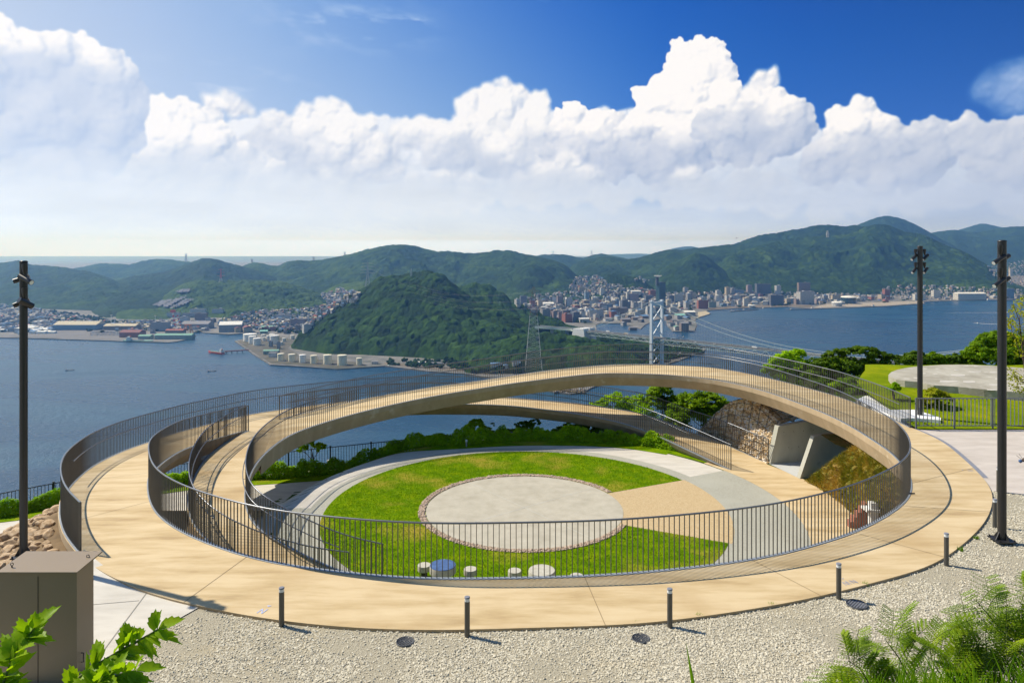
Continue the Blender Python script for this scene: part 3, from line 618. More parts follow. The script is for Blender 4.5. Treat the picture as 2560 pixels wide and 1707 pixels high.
# pale slab at lower left
slab = [P(503, 1516, -0.05)[:2], P(265, 1650, -0.05)[:2], P(60, 1790, -0.05)[:2], (-14, 7.5), (-20, 13.2), (-11.6, 13.6)] + [tuple(p[:2]) for p in uo if p[0] < -5.2]
slab = [P(503, 1516, -0.05)[:2], P(265, 1650, -0.05)[:2], P(60, 1790, -0.05)[:2], (-30, 7.5), (-30, 13.0), (-11.6, 13.5), (-10.3, 14.1)] + [tuple(p[:2]) for p in uo[3:] if p[0] < P(495, 1516, 0)[0]]
sheet('concrete_apron', slab, -0.034, M['conc_plain'])
mb = MB()
def groundline(mb, a, b, w, z):
    a = Vector((*a, z)); b = Vector((*b, z)); s = Vector((-(b - a).y, (b - a).x, 0)).normalized() * w / 2; mb.add([a - s, b - s, b + s, a + s], [(0, 1, 2, 3)])
groundline(mb, P(367, 1483, -0.05)[:2], P(250, 1640, -0.05)[:2], 0.018, -0.029)
groundline(mb, P(220, 1514, -0.05)[:2], P(348, 1503, -0.05)[:2], 0.014, -0.029)
M['grey_joint'] = pmat('grey_joint', two((0.30, 0.28, 0.24)), 5, 0.9); tag(mb.build('apron_joints', M['grey_joint']), kind='structure')
# right lawn beyond the fence rises gently
mb = MB(); nx, ny = 70, 50
def lawnz(x, y): 
    s = max(0, min(1, (y - 26) / 5)); e = max(0, (y - 37) / 8)
    xl = 1.0
    return (0.0 + 0.36 * s * s * (3 - 2 * s) - e * e * 3 + 0.03 * math.sin(x * 1.3 + y) * s) * 1 - (1 - xl) ** 2 * 3
V = []; 
for j in range(ny + 1):
    for i in range(nx + 1):
        y = 25.7 + 24 * j / ny; x0 = float(np.interp(y, [25.7, 28, 31, 33.2, 36, 40, 50], [14.8, 15.1, 15.4, 16.2, 18, 20, 24])); x = x0 + (46 - x0) * (i / nx) ** 1.5
        V.append((x, y, lawnz(x, y) - 0.02))
mb.add(V, [(j * (nx + 1) + i, j * (nx + 1) + i + 1, (j + 1) * (nx + 1) + i + 1, (j + 1) * (nx + 1) + i) for j in range(ny) for i in range(nx)], 0, True)
M['lawn2'] = pmat('park_lawn', [(0.25, (0.092, 0.155, 0.002)), (0.5, (0.184, 0.247, 0.004)), (0.7, (0.310, 0.322, 0.006)), (0.85, (0.391, 0.322, 0.016))], 0.7, 0.95, bump=0.9, bscale=30, detail=10, bdist=0.06, spec=0.03)
tag(mb.build('park_lawn', M['lawn2']), kind='structure')
# retaining faces under the upper ground: front inner side and left end
mb = MB(); f = IN_walk[IDX(IN_walk, P(524, 1355, CAMZ - 6.53)):IDX(IN_walk, P(2066, 1350, 0)) + 1]; f = offset2d(f, -0.35)
mb.loft(f + np.array([0, 0, -3.25]), f + np.array([0, 0, -0.3]))
tag(mb.build('retaining_wall', M['concrete']), 'concrete retaining wall below the front of the upper walk', 'wall')
# brick facing under the right bend of the walk
f = IN_walk[IDX(IN_walk, P(2066, 1350, 0)):IDX(IN_walk, P(2262, 1178, 0)) + 1]; f = offset2d(f, -0.33); mb = MB(); mb.loft(f + np.array([0, 0, -3.2]), f + np.array([0, 0, -0.25]))
M['brick'], nt, b = newmat('red_brick'); tc = N(nt, 'ShaderNodeTexCoord'); bk = N(nt, 'ShaderNodeTexBrick'); bk.inputs['Scale'].default_value = 5; bk.inputs['Color1'].default_value = (0.36, 0.13, 0.07, 1); bk.inputs['Color2'].default_value = (0.27, 0.09, 0.055, 1); bk.inputs['Mortar'].default_value = (0.45, 0.33, 0.25, 1); bk.inputs['Mortar Size'].default_value = 0.012
nt.links.new(tc.outputs['Object'], bk.inputs['Vector']); nt.links.new(bk.outputs['Color'], b.inputs['Base Color']); b.inputs['Roughness'].default_value = 0.85
tag(mb.build('brick_facing', M['brick']), 'red brick wall under the right bend of the upper walk', 'wall')
# embankment with rough grass at the right, from under the walk down to the tan path
M['dry_grass'] = pmat('dry_slope_grass', [(0.22, (0.055, 0.085, 0.012)), (0.42, (0.14, 0.15, 0.016)), (0.55, (0.27, 0.19, 0.04)), (0.7, (0.38, 0.24, 0.07)), (0.85, (0.46, 0.33, 0.13))], 0.9, 0.95, bump=1.0, bscale=14, detail=10, stretch=(1.2, 1.2, 0.4), bdist=0.08)
i0, i1 = IDX(IN, P(1840, 1400, 0)), IDX(IN, P(2120, 1062, CAMZ - 6.44))
top = offset2d(IN[i0:i1 + 1], -0.25) + np.array([0, 0, -0.45])
bot = []
for p in top:
    an = math.atan2(p[1] - DC[1], p[0] - DC[0]); r = np.hypot(p[0] - DC[0], p[1] - DC[1]); bot.append((DC[0] + 12.15 * math.cos(an), DC[1] + 12.15 * math.sin(an), LOW + 0.0))
bot = np.array(bot)
# keep the foot inside the head of the slope
for k in range(len(bot)):
    d = np.hypot(*(top[k, :2] - bot[k, :2]))
bot_px = [(2016, 1204), (2060, 1228), (2100, 1256), (2130, 1284), (2165, 1300), (2215, 1306), (2262, 1306)]
foot = relax(smooth_poly([P(x, y, LOW) for x, y in bot_px]), 3)[::-1]
headl = IN[IDX(IN, P(2268, 1205, 0)):IDX(IN, P(2130, 1070, CAMZ - 6.44)) + 1]; headl = offset2d(headl, 0.0 - 0.3) + np.array([0, 0, -0.5])
h2 = resample(headl, 60); f2 = resample(foot, 60); h2[:, :2] += 0
mb = MB(); rows = 24; V = []
nz = np.random.RandomState(3)
for j in range(rows + 1):
    t = j / rows; L = f2 * (1 - t) + h2 * t
    L = L + np.stack([0.05 * nz.randn(60), 0.05 * nz.randn(60), 0.10 * math.sin(PI * t) + 0.04 * nz.randn(60)], 1)
    V += [tuple(p) for p in L]
mb.add(V, [(j * 60 + i, (j + 1) * 60 + i, (j + 1) * 60 + i + 1, j * 60 + i + 1) for j in range(rows) for i in range(59)], 0, True)
tag(mb.build('grass_slope', M['dry_grass']), kind='structure')
# blades on the slope
rs = np.random.RandomState(5); nb = 26000
t = rs.rand(nb); s_ = rs.rand(nb) * 58.999; i_ = s_.astype(int); fr = (s_ - i_)[:, None]
Lp = (f2[i_] * (1 - fr) + f2[i_ + 1] * fr) * (1 - t)[:, None] + (h2[i_] * (1 - fr) + h2[i_ + 1] * fr) * t[:, None]
Lp[:, 2] += 0.08 * np.sin(PI * t)
def blades(name, base, hgt, wid, mat, lean=0.6, seed=1, parent=None, dirv=None):
    rs = np.random.RandomState(seed); n = len(base); an = rs.rand(n) * 2 * PI; l = rs.rand(n) * lean; hh = hgt * (0.5 + rs.rand(n)); a2 = rs.rand(n) * 2 * PI
    tip = base + np.stack([np.cos(an) * l * hh, np.sin(an) * l * hh, hh * np.sqrt(1 - (l * 0.9) ** 2)], 1)
    if dirv is not None: tip += np.array(dirv) * hh[:, None]
    mid = (base + tip) / 2; mid[:, 2] += 0.08 * hh
    w = np.stack([np.cos(a2), np.sin(a2), 0 * a2], 1) * wid * (0.6 + 0.8 * rs.rand(n))[:, None]
    V = np.stack([base - w, base + w, mid + w * .7, mid - w * .7, tip], 1).reshape(-1, 3)
    b = np.arange(n)[:, None] * 5; F = np.concatenate([b + np.array([[0, 1, 2]]), b + np.array([[0, 2, 3]]), b + np.array([[3, 2, 4]])])
    return npmesh(name, V, F, mat, parent)
def leafmat(name, stops, scale=1.0, trans=0.25, rough=0.6):
    m, nt, b = newmat(name); tc = N(nt, 'ShaderNodeTexCoord'); no = N(nt, 'ShaderNodeTexNoise'); no.inputs['Scale'].default_value = scale; no.inputs['Detail'].default_value = 8; no.inputs['Roughness'].default_value = 0.7
    nt.links.new(tc.outputs['Object'], no.inputs[0]); r = ramp(nt, stops); nt.links.new(no.outputs[0], r.inputs[0]); nt.links.new(r.outputs[0], b.inputs['Base Color']); b.inputs['Roughness'].default_value = rough; b.inputs['Specular IOR Level'].default_value = 0.12
    tr = N(nt, 'ShaderNodeBsdfTranslucent'); g = N(nt, 'ShaderNodeMix', data_type='RGBA', blend_type='MULTIPLY'); g.inputs[0].default_value = 1; nt.links.new(r.outputs[0], g.inputs[6]); g.inputs[7].default_value = (1.5, 1.45, 0.5, 1); nt.links.new(g.outputs[2], tr.inputs[0])
    mx = N(nt, 'ShaderNodeMixShader'); mx.inputs[0].default_value = trans; nt.links.new(b.outputs[0], mx.inputs[1]); nt.links.new(tr.outputs[0], mx.inputs[2]); nt.links.new(mx.outputs[0], nt.nodes['Material Output'].inputs[0])
    return m
M['blade_dry'] = leafmat('dry_blades', [(0.3, (0.10, 0.14, 0.015)), (0.48, (0.22, 0.21, 0.025)), (0.58, (0.42, 0.29, 0.07)), (0.75, (0.52, 0.38, 0.15))], 0.9, 0.3)
tag(blades('slope_grass', Lp, 0.16, 0.010, M['blade_dry'], 0.8, 2, dirv=(-0.4, -0.2, -0.25)), kind='stuff')
M["blade"] = leafmat("lawn_blades", [(0.3, (0.09, 0.19, 0.002)), (0.5, (0.16, 0.30, 0.003)), (0.62, (0.25, 0.35, 0.004)), (0.74, (0.42, 0.36, 0.05))], 0.42, 0.3)
rs = np.random.RandomState(8); n = 70000; ang = np.radians(25.5 + rs.rand(n) * 309); rr = np.sqrt(3.9 ** 2 + rs.rand(n) * (7.33 ** 2 - 3.9 ** 2))
tag(blades('lawn_grass', np.stack([DC[0] + rr * np.cos(ang), DC[1] + rr * np.sin(ang), np.full(n, LOW + 0.02)], 1), 0.035, 0.009, M['blade'], 0.9, 3), kind='stuff')
# ================================================================== FAR: sea, land, hills, haze
def W(x, y, h=2.5):
    """point on flat land (h metres above the sea) seen at photo pixel x,y"""
    return P(x, y, SEA + h)
M['sea'], nt, b = newmat('sea_water')
b.inputs['Base Color'].default_value = (0.006, 0.040, 0.065, 1); b.inputs['Roughness'].default_value = 0.16; b.inputs['IOR'].default_value = 1.40
tc = N(nt, 'ShaderNodeTexCoord'); mp = N(nt, 'ShaderNodeMapping'); mp.inputs['Scale'].default_value = (1, 1.0, 1); nt.links.new(tc.outputs['Object'], mp.inputs[0])
n1 = N(nt, 'ShaderNodeTexNoise'); n1.inputs['Scale'].default_value = 0.11; n1.inputs['Detail'].default_value = 8; n1.inputs['Roughness'].default_value = 0.65
n2 = N(nt, 'ShaderNodeTexNoise'); n2.inputs['Scale'].default_value = 0.0028; n2.inputs['Detail'].default_value = 6; n2.inputs['Distortion'].default_value = 1.2; n2.inputs['Roughness'].default_value = 0.6
mp2 = N(nt, 'ShaderNodeMapping'); mp2.inputs['Scale'].default_value = (0.55, 1.5, 1); mp2.inputs['Rotation'].default_value = (0, 0, 0.25); nt.links.new(tc.outputs['Object'], mp2.inputs[0])
nt.links.new(mp.outputs[0], n1.inputs[0]); nt.links.new(mp2.outputs[0], n2.inputs[0])
bp = N(nt, 'ShaderNodeBump'); bp.inputs['Strength'].default_value = 0.75; bp.inputs['Distance'].default_value = 3.0; nt.links.new(n1.outputs[0], bp.inputs['Height']); nt.links.new(bp.outputs[0], b.inputs['Normal'])
rr_ = ramp(nt, [(0.32, (0.010, 0.045, 0.095)), (0.5, (0.014, 0.056, 0.108)), (0.60, (0.022, 0.076, 0.128)), (0.66, (0.016, 0.060, 0.112))]); nt.links.new(n2.outputs[0], rr_.inputs[0]); nt.links.new(rr_.outputs[0], b.inputs['Base Color'])
mr = N(nt, 'ShaderNodeMapRange'); mr.inputs[1].default_value = 0.35; mr.inputs[2].default_value = 0.7; mr.inputs[3].default_value = 0.22; mr.inputs[4].default_value = 0.38; nt.links.new(n2.outputs[0], mr.inputs[0]); nt.links.new(mr.outputs[0], b.inputs['Roughness'])
R_SEA = 30000
mb = MB(); mb.poly([(-R_SEA, -3000), (R_SEA, -3000), (R_SEA, R_SEA), (-R_SEA, R_SEA)], SEA); tag(mb.build('sea', M['sea']), kind='structure')
# land: one continuous coast, left to right, closed far behind
coast = [(-900, 846), (0, 843.5), (62, 844.5), (155, 847.5), (274, 851), (309, 853), (420, 855.5), (442, 853.5), (486, 843.5), (489, 838), (482, 830), (504, 829), (512, 831.5), (572, 835.5), (610, 832.5), (650, 830.5), (640, 838), (608, 847), (587, 852), (615, 871), (631, 883), (676, 911), (766, 916), (841, 922), (919, 917), (962, 914), (1006, 919), (1074, 928), (1176, 935), (1222, 944), (1300, 962), (1389, 979), (1425, 984), (1458, 980), (1480, 968), (1560, 940), (1640, 915), (1666, 910), (1690, 903), (1727, 890), (1737, 884), (1756, 881), (1764, 873), (1762, 866), (1700, 858), (1600, 846), (1540, 838), (1492, 826), (1489, 812), (1500, 807), (1560, 809), (1590, 817), (1602, 822), (1612, 812), (1640, 799), (1662, 795), (1668, 812), (1682, 828), (1736, 829), (1742, 812), (1738, 798), (1744, 795), (1777, 784), (1766, 776), (1846, 770), (1915, 768.5), (1970, 766.5), (2034, 771.5), (2064, 771), (2156, 767.5), (2213, 765.5), (2260, 762), (2313, 759), (2306, 754.5), (2352, 752), (2471, 750), (2560, 748), (3300, 742)]
cp = [W(x, y)[:2] for x, y in coast]
cp = cp + [(11500, 12000), (11500, 15000), (-9000, 15000), (-9000, cp[0][1])]
M['town_ground'] = pmat('town_ground', [(0.3, (0.045, 0.06, 0.035)), (0.45, (0.13, 0.13, 0.12)), (0.6, (0.20, 0.19, 0.18)), (0.8, (0.07, 0.095, 0.04))], 0.02, 0.9, detail=8)
M['quay'] = pmat('quay_wall', two((0.20, 0.18, 0.16), 0.6), 0.05, 0.9)
mb = MB(); mb.prism(cp, SEA - 3, SEA + 2.5, 1, 0); tag(mb.build('land', [M['town_ground'], M['quay']]), kind='structure')
# asphalt yards and beach strips
def flat(name, pts, mat, h=2.8, kind='structure'):
    mb = MB(); mb.poly([W(x, y, h)[:2] for x, y in pts], SEA + h); return tag(mb.build(name, mat), kind=kind)
M['yard'] = pmat('yard_asphalt', two((0.17, 0.165, 0.165), 0.75), 0.02, 0.9); M['beach'] = pmat('rock_shore', two((0.20, 0.165, 0.12), 0.4), 0.05, 0.9)
flat('port_yard', [(0, 841), (62, 842.5), (274, 849), (300, 850), (292, 828), (240, 821), (150, 826), (80, 836), (0, 838)], M['yard'])
flat('tank_terminal_yard', [(592, 852), (618, 869), (634, 881), (679, 908.5), (766, 913.5), (841, 919.5), (917, 914.5), (900, 905), (760, 895), (720, 870), (740, 850), (700, 842), (640, 845)], pmat('terminal_ground', [(0.3, (0.05, 0.055, 0.03)), (0.6, (0.11, 0.10, 0.08)), (0.8, (0.16, 0.14, 0.10))], 0.03, 0.9))
flat('tan_pier', [(1744, 793), (1776, 783.5), (1764, 777.5), (1745, 780)], pmat('sand_pier', two((0.44, 0.38, 0.26)), 0.02, 0.9))
flat('coast_road', [(962, 911), (1006, 915), (1074, 923), (1176, 930), (1222, 938), (1222, 930), (1176, 922), (1074, 914), (1006, 908), (960, 906)], M['beach'])
flat('waterfront_promenade', [(2034, 769), (2156, 765.5), (2213, 763.8), (2310, 757.4), (2306, 752), (2156, 757), (2060, 760)], pmat('pale_promenade', two((0.36, 0.32, 0.26), 0.8), 0.02, 0.9))
flat('waterfront_promenade', [(1770, 775), (1846, 769), (1915, 767.4), (1970, 765.2), (2030, 768), (2030, 763), (1970, 761.5), (1846, 765), (1770, 770)], M['beach'])
# ---- hills as one height field on camera-range rings
def elev(y, d): return 265 - (y - HY) * d / FPX          # metres above the sea
def fb(x, y, s, seed, o=5, g=0.5): return fbm2(0, 0, (x / s + 500).astype(np.float32), (y / s + 500).astype(np.float32), o, seed, g)
def crown(x, y, s, seed):
    """rounded tree crowns: distance to jittered cell points"""
    rs = np.random.RandomState(seed); J = rs.rand(256, 256, 3); xi = np.floor(x / s).astype(int); yi = np.floor(y / s).astype(int); best = np.full(x.shape, 9.0); hv = np.zeros(x.shape)
    for dx in (-1, 0, 1):
        for dy in (-1, 0, 1):
            j = J[(yi + dy) & 255, (xi + dx) & 255]; px_ = (xi + dx + j[..., 0]) * s; py = (yi + dy + j[..., 1]) * s
            d = np.hypot(x - px_, y - py) / s / (0.75 + 0.5 * j[..., 2]); m = d < best; best = np.where(m, d, best); hv = np.where(m, j[..., 2], hv)
    return np.sqrt(np.clip(1 - best ** 2, 0, 1)) * (0.6 + 0.8 * hv), hv
def forest_mat(name, stops, sc1, sc2, shade=None):
    m, nt, b = newmat(name); tc = N(nt, 'ShaderNodeTexCoord')
    n1 = N(nt, 'ShaderNodeTexNoise'); n1.inputs['Scale'].default_value = sc1; n1.inputs['Detail'].default_value = 7; n1.inputs['Roughness'].default_value = 0.7
    n2 = N(nt, 'ShaderNodeTexVoronoi'); n2.inputs['Scale'].default_value = sc2
    at = N(nt, 'ShaderNodeAttribute', attribute_name='tone')
    for q in (n1, n2): nt.links.new(tc.outputs['Object'], q.inputs['Vector'])
    r = ramp(nt, stops)
    a1 = N(nt, 'ShaderNodeMath', operation='MULTIPLY'); nt.links.new(n2.outputs['Color'], a1.inputs[0]); a1.inputs[1].default_value = 0.16
    a2 = N(nt, 'ShaderNodeMath', operation='ADD'); nt.links.new(n1.outputs[0], a2.inputs[0]); nt.links.new(a1.outputs[0], a2.inputs[1])
    a3 = N(nt, 'ShaderNodeMath', operation='ADD'); nt.links.new(a2.outputs[0], a3.inputs[0]); nt.links.new(at.outputs['Fac'], a3.inputs[1])
    a4 = N(nt, 'ShaderNodeMath', operation='SUBTRACT'); nt.links.new(a3.outputs[0], a4.inputs[0]); a4.inputs[1].default_value = 0.08
    nt.links.new(a4.outputs[0], r.inputs[0]); nt.links.new(r.outputs[0], b.inputs['Base Color']); b.inputs['Roughness'].default_value = 0.9; b.inputs['Specular IOR Level'].default_value = 0.1
    bp = N(nt, 'ShaderNodeBump'); bp.inputs['Strength'].default_value = 1.0; bp.inputs['Distance'].default_value = 2.5; n3 = N(nt, 'ShaderNodeTexNoise'); n3.inputs['Scale'].default_value = sc2 * 1.6; n3.inputs['Detail'].default_value = 6; n3.inputs['Roughness'].default_value = 0.75; nt.links.new(tc.outputs['Object'], n3.inputs['Vector'])
    nt.links.new(n3.outputs[0], bp.inputs['Height']); nt.links.new(bp.outputs[0], b.inputs['Normal'])
    return m
M['forest'] = forest_mat('forest_canopy', [(0.25, (0.0046, 0.0170, 0.0019)), (0.45, (0.0104, 0.0323, 0.0034)), (0.6, (0.0198, 0.0549, 0.0048)), (0.75, (0.0399, 0.0880, 0.0086)), (0.9, (0.0562, 0.1056, 0.0144))], 0.02, 0.10)
M['forest_far'] = forest_mat('distant_forest', [(0.25, (0.0061, 0.0191, 0.0030)), (0.45, (0.0112, 0.0319, 0.0046)), (0.6, (0.0207, 0.0510, 0.0062)), (0.75, (0.0409, 0.0798, 0.0100)), (0.9, (0.0561, 0.0957, 0.0154))], 0.006, 0.04)
def hill(name, crest, dist, wf, wb, seed, foot=None, rows=150, dx=1.6, crown_s=12, crown_h=6, rough=0.16, mat='forest_far', tone=0.0, slope=1.35, gully=(260, 0.3), ext=0.0):
    """crest: photo pixels of the skyline; dist: distance (number or [(x,d)]); wf/wb: widths in metres of near and far flanks"""
    cx_ = np.array([c[0] for c in crest], float); cy_ = np.array([c[1] for c in crest], float)
    xs = np.arange(cx_[0], cx_[-1] + dx, dx)
    # smooth interpolation of the skyline
    ys = np.interp(xs, cx_, cy_); k = max(1, int(10 / dx)); ys = np.convolve(np.pad(ys, k, 'edge'), np.ones(2 * k + 1) / (2 * k + 1), 'valid')
    dd = np.interp(xs, [q[0] for q in dist], [q[1] for q in dist]) if hasattr(dist, '__len__') else np.full(xs.shape, float(dist))
    wf_ = np.interp(xs, [q[0] for q in wf], [q[1] for q in wf]) if hasattr(wf, '__len__') else np.full(xs.shape, float(wf))
    ec = elev(ys, dd) - crown_h * 0.6
    t = np.concatenate([-(np.linspace(1, 0, int(rows * 0.8)) ** 0.85), np.linspace(0, 1, int(rows * 0.2) + 1)[1:]])
    T, X = np.meshgrid(t, np.arange(len(xs)), indexing='ij')
    Dm = dd[X] + np.where(T < 0, T * wf_[X], T * wb)
    px_ = (xs[X] - CX) / FPX * Dm; py = Dm
    n_big = fb(px_, py, gully[0], seed) - 0.5; rid = 1 - np.abs(fb(px_, py, gully[0] * 0.9, seed + 1, 5) - 0.5) * 2 * 2.2
    prof = np.where(T < 0, np.clip(1 - np.abs(T), 0, 1) ** slope * (1 + 0.5 * np.abs(T)), np.clip(1 - T * T, 0, 1))
    side = np.clip(np.abs(T) * 2.2, 0, 1)
    Z = ec[X] * prof * (1 + (n_big * 1.0 + (rid - 0.55) * 0.8) * gully[1] * side) 
    Z = Z + n_big * rough * 60 * side * np.clip(Z / 60, 0, 1)
    Z = np.minimum(Z, np.where(T < 0, 1e9, ec[X]))
    # never rise above the skyline drawn by the crest
    lim = 265 - (ys[X] - HY) * Dm / FPX - crown_h * 0.6; Z = np.minimum(Z, np.maximum(lim, -5) + np.where(np.abs(T) < 0.02, 5, 0))
    c1, hv = crown(px_, py, crown_s, seed + 3); c2, _ = crown(px_ + 5, py + 3, crown_s * 0.45, seed + 4)
    Z = Z + (c1 * crown_h + c2 * crown_h * 0.35) * np.clip(Z / 12, 0, 1)
    tn = tone + (hv - 0.5) * 0.24 + (fb(px_, py, 420, seed + 8, 3) - 0.5) * 0.22
    V = np.stack([px_, py, SEA + 1.0 + Z], -1).reshape(-1, 3); nx = len(xs); ny = len(t)
    i = np.arange(ny - 1)[:, None] * nx + np.arange(nx - 1)[None]; F = np.stack([i, i + 1, i + nx + 1, i + nx], -1).reshape(-1, 4)
    zf = V[F[:, :, ], 2].max(1); F = F[zf > SEA + 2.6]
    o = npmesh(name, V, F, M[mat], None, True, attr=tn.ravel()); tag(o, kind='structure')
    HILLS.append((name, xs, dd, ec)); return o
HILLS = []
# near wooded headland
hill('wooded_hill', [(668, 905), (690, 880), (741, 851), (788, 803), (829, 776), (877, 742), (918, 725), (945, 701), (972, 696), (1016, 694), (1050, 685), (1084, 687), (1108, 698), (1132, 714), (1159, 738), (1193, 761), (1244, 776), (1312, 800), (1360, 812), (1400, 818), (1460, 832), (1520, 846), (1600, 858), (1700, 868), (1758, 875)],
     [(668, 1880), (900, 2120), (1050, 2150), (1244, 2020), (1400, 1900), (1758, 1880)], [(668, 30), (741, 90), (820, 260), (900, 350), (1050, 430), (1244, 420), (1340, 320), (1430, 110), (1600, 100), (1758, 30)], 260, 3, rough=0.06, rows=330, dx=1.6, crown_s=21, crown_h=12, mat='forest', slope=1.05, gully=(170, 0.16), tone=-0.03)
hill('wooded_hill', [(1100, 760), (1145, 725), (1176, 714), (1220, 719), (1258, 741), (1278, 758), (1312, 770), (1363, 797), (1394, 803), (1420, 815), (1440, 822)], 2350, 260, 200, 5, rows=110, dx=1.8, crown_s=21, crown_h=12, mat='forest', slope=1.0, gully=(150, 0.2), tone=0.02)
hill('wooded_hill', [(1120, 916), (1160, 902), (1220, 868), (1300, 848), (1360, 840), (1440, 850), (1500, 864), (1560, 882), (1610, 898), (1650, 908)], 1640, 140, 200, 6, rows=120, dx=1.8, crown_s=18, crown_h=10, mat='forest', slope=0.9, gully=(120, 0.2), tone=0.0)
# low green hills behind the port
hill('green_hill', [(240, 806), (262, 798), (291, 780), (330, 777), (364, 776), (413, 776), (450, 790), (480, 806), (500, 815)], 2900, 260, 200, 7, rows=90, dx=2, crown_s=22, crown_h=8, tone=0.17)
hill('green_hill', [(340, 800), (380, 770), (420, 738), (452, 718), (490, 706), (555, 710), (620, 706), (650, 706), (708, 709), (739, 719), (785, 734), (808, 746), (840, 765), (860, 790)], 3350, 620, 300, 8, rows=150, dx=1.6, crown_s=24, crown_h=12, tone=0.16, gully=(220, 0.3))
hill('green_hill', [(540, 815), (560, 790), (582, 777), (613, 784), (640, 800), (662, 812), (672, 820)], 2620, 150, 150, 9, rows=70, dx=2, crown_s=20, crown_h=8, tone=0.06)
hill('green_hill', [(770, 770), (800, 738), (842, 716), (900, 708), (950, 706), (1010, 716)], 3500, 420, 300, 10, rows=90, dx=2, crown_s=22, crown_h=8, tone=0.2)
hill('green_hill', [(1440, 740), (1479, 719), (1500, 702), (1523, 686), (1557, 689), (1608, 703), (1638, 727), (1660, 742)], 3700, 260, 260, 12, rows=90, dx=2, crown_s=20, crown_h=8, tone=-0.02)
hill('green_hill', [(1240, 740), (1280, 690), (1310, 668), (1329, 664), (1350, 668), (1383, 692), (1400, 706), (1424, 722), (1440, 738)], 3950, 480, 300, 13, rows=100, dx=2, crown_s=22, crown_h=8, tone=-0.03)
# main ranges
hill('forested_range', [(-700, 700), (-300, 680), (0, 661), (25, 658), (42, 653), (60, 655), (76, 665), (122, 668), (180, 674), (230, 684), (280, 700), (330, 730), (380, 770), (420, 800)], [(-700, 5200), (0, 4700), (420, 3700)], [(-700, 1700), (0, 1500), (420, 800)], 600, 20, rows=140, dx=2.4, crown_s=30, crown_h=9, tone=-0.06, gully=(420, 0.3))
hill('forested_range', [(150, 690), (180, 674), (222, 667), (245, 661), (291, 661), (329, 664), (350, 656), (379, 650), (413, 650), (475, 657), (520, 670), (560, 690)], 6200, 1100, 600, 21, rows=110, dx=2.4, crown_s=34, crown_h=9, tone=0.0, gully=(420, 0.3))
hill('forested_range', [(130, 800), (180, 760), (230, 735), (268, 712), (330, 694), (413, 684), (450, 668), (478, 659), (509, 649), (536, 650), (574, 661), (605, 669), (650, 682), (708, 701), (760, 720), (800, 740)], [(130, 3900), (413, 4400), (800, 4500)], [(130, 900), (268, 1450), (413, 1350), (800, 900)], 600, 22, rows=150, dx=2.2, crown_s=28, crown_h=9, tone=-0.08, gully=(380, 0.28))
hill('forested_range', [(590, 676), (605, 669), (631, 659), (658, 661), (679, 668), (700, 668), (708, 659), (751, 653), (770, 656), (796, 654), (842, 646), (897, 632), (938, 621), (989, 614.5), (1013, 612.5), (1040, 618), (1088, 631.6), (1118, 629), (1169, 636.7), (1217, 633), (1244, 627.6), (1278, 628), (1312, 638), (1346, 645), (1390, 654), (1414, 666), (1440, 690), (1470, 720)], [(590, 5000), (900, 4500), (1244, 4600), (1470, 4300)], 1150, 700, 23, rows=210, dx=2.0, crown_s=26, crown_h=9, tone=0.03, gully=(360, 0.36))
hill('forested_range', [(1330, 646), (1343, 640), (1367, 638), (1414, 637), (1435, 643), (1462, 647), (1482, 639), (1500, 635), (1530, 641), (1567, 649), (1600, 656)], 6800, 900, 500, 24, rows=80, dx=2.4, crown_s=36, crown_h=9, tone=0.0, gully=(420, 0.25))
hill('forested_range', [(1410, 690), (1438, 659), (1465, 652), (1496, 646), (1523, 645), (1567, 652), (1601, 646), (1642, 633), (1676, 626), (1710, 627), (1745, 622), (1778, 619), (1812, 615), (1860, 612)], 5100, 1000, 500, 25, rows=120, dx=2.2, crown_s=28, crown_h=9, tone=0.0, gully=(380, 0.3))
hill('forested_range', [(1630, 727), (1645, 684), (1665, 668), (1693, 657), (1720, 641), (1744, 634.5), (1762, 640), (1778, 652), (1812, 680), (1850, 705), (1880, 724)], 4350, 520, 400, 26, rows=120, dx=2.0, crown_s=24, crown_h=9, tone=-0.02, gully=(280, 0.3))
hill('mountain', [(1760, 640), (1800, 621), (1832, 613), (1865, 602), (1901, 589), (1945, 584.7), (1978, 577.5), (2010, 573), (2033, 566), (2068, 564), (2110, 568), (2139, 563.7), (2160, 569), (2200, 580)], 5700, 1000, 600, 27, rows=110, dx=2.2, crown_s=30, crown_h=9, tone=-0.08, gully=(500, 0.25))
hill('mountain', [(1760, 700), (1790, 665), (1830, 640), (1880, 622), (1949, 605), (2007, 594), (2068, 592), (2107, 591), (2139, 584.5), (2158, 572), (2181, 564.5), (2214, 563.7), (2230, 569), (2262, 583), (2304, 587), (2333, 600), (2369, 619), (2398, 626), (2430, 643), (2472, 668), (2485, 680), (2520, 705), (2560, 722), (2600, 735)], [(1760, 4400), (2000, 5000), (2300, 5000), (2600, 4200)], [(1760, 400), (2000, 950), (2300, 950), (2600, 400)], 600, 28, rows=260, dx=1.9, crown_s=24, crown_h=9, tone=0.02, gully=(420, 0.30))
hill('mountain', [(2090, 590), (2146, 563), (2172, 552), (2204, 542), (2223, 541), (2252, 547), (2285, 561), (2314, 576), (2349, 597), (2400, 625), (2480, 665)], 7800, 1500, 800, 29, rows=90, dx=2.4, crown_s=40, crown_h=8, tone=0.0, gully=(600, 0.25))
hill('mountain', [(2300, 590), (2349, 579), (2391, 575), (2417, 581), (2446, 582), (2480, 576), (2520, 568), (2560, 567), (2640, 572), (2800, 570), (3000, 600)], 8800, 1600, 800, 30, rows=90, dx=3, crown_s=44, crown_h=8, tone=-0.02, gully=(700, 0.25))
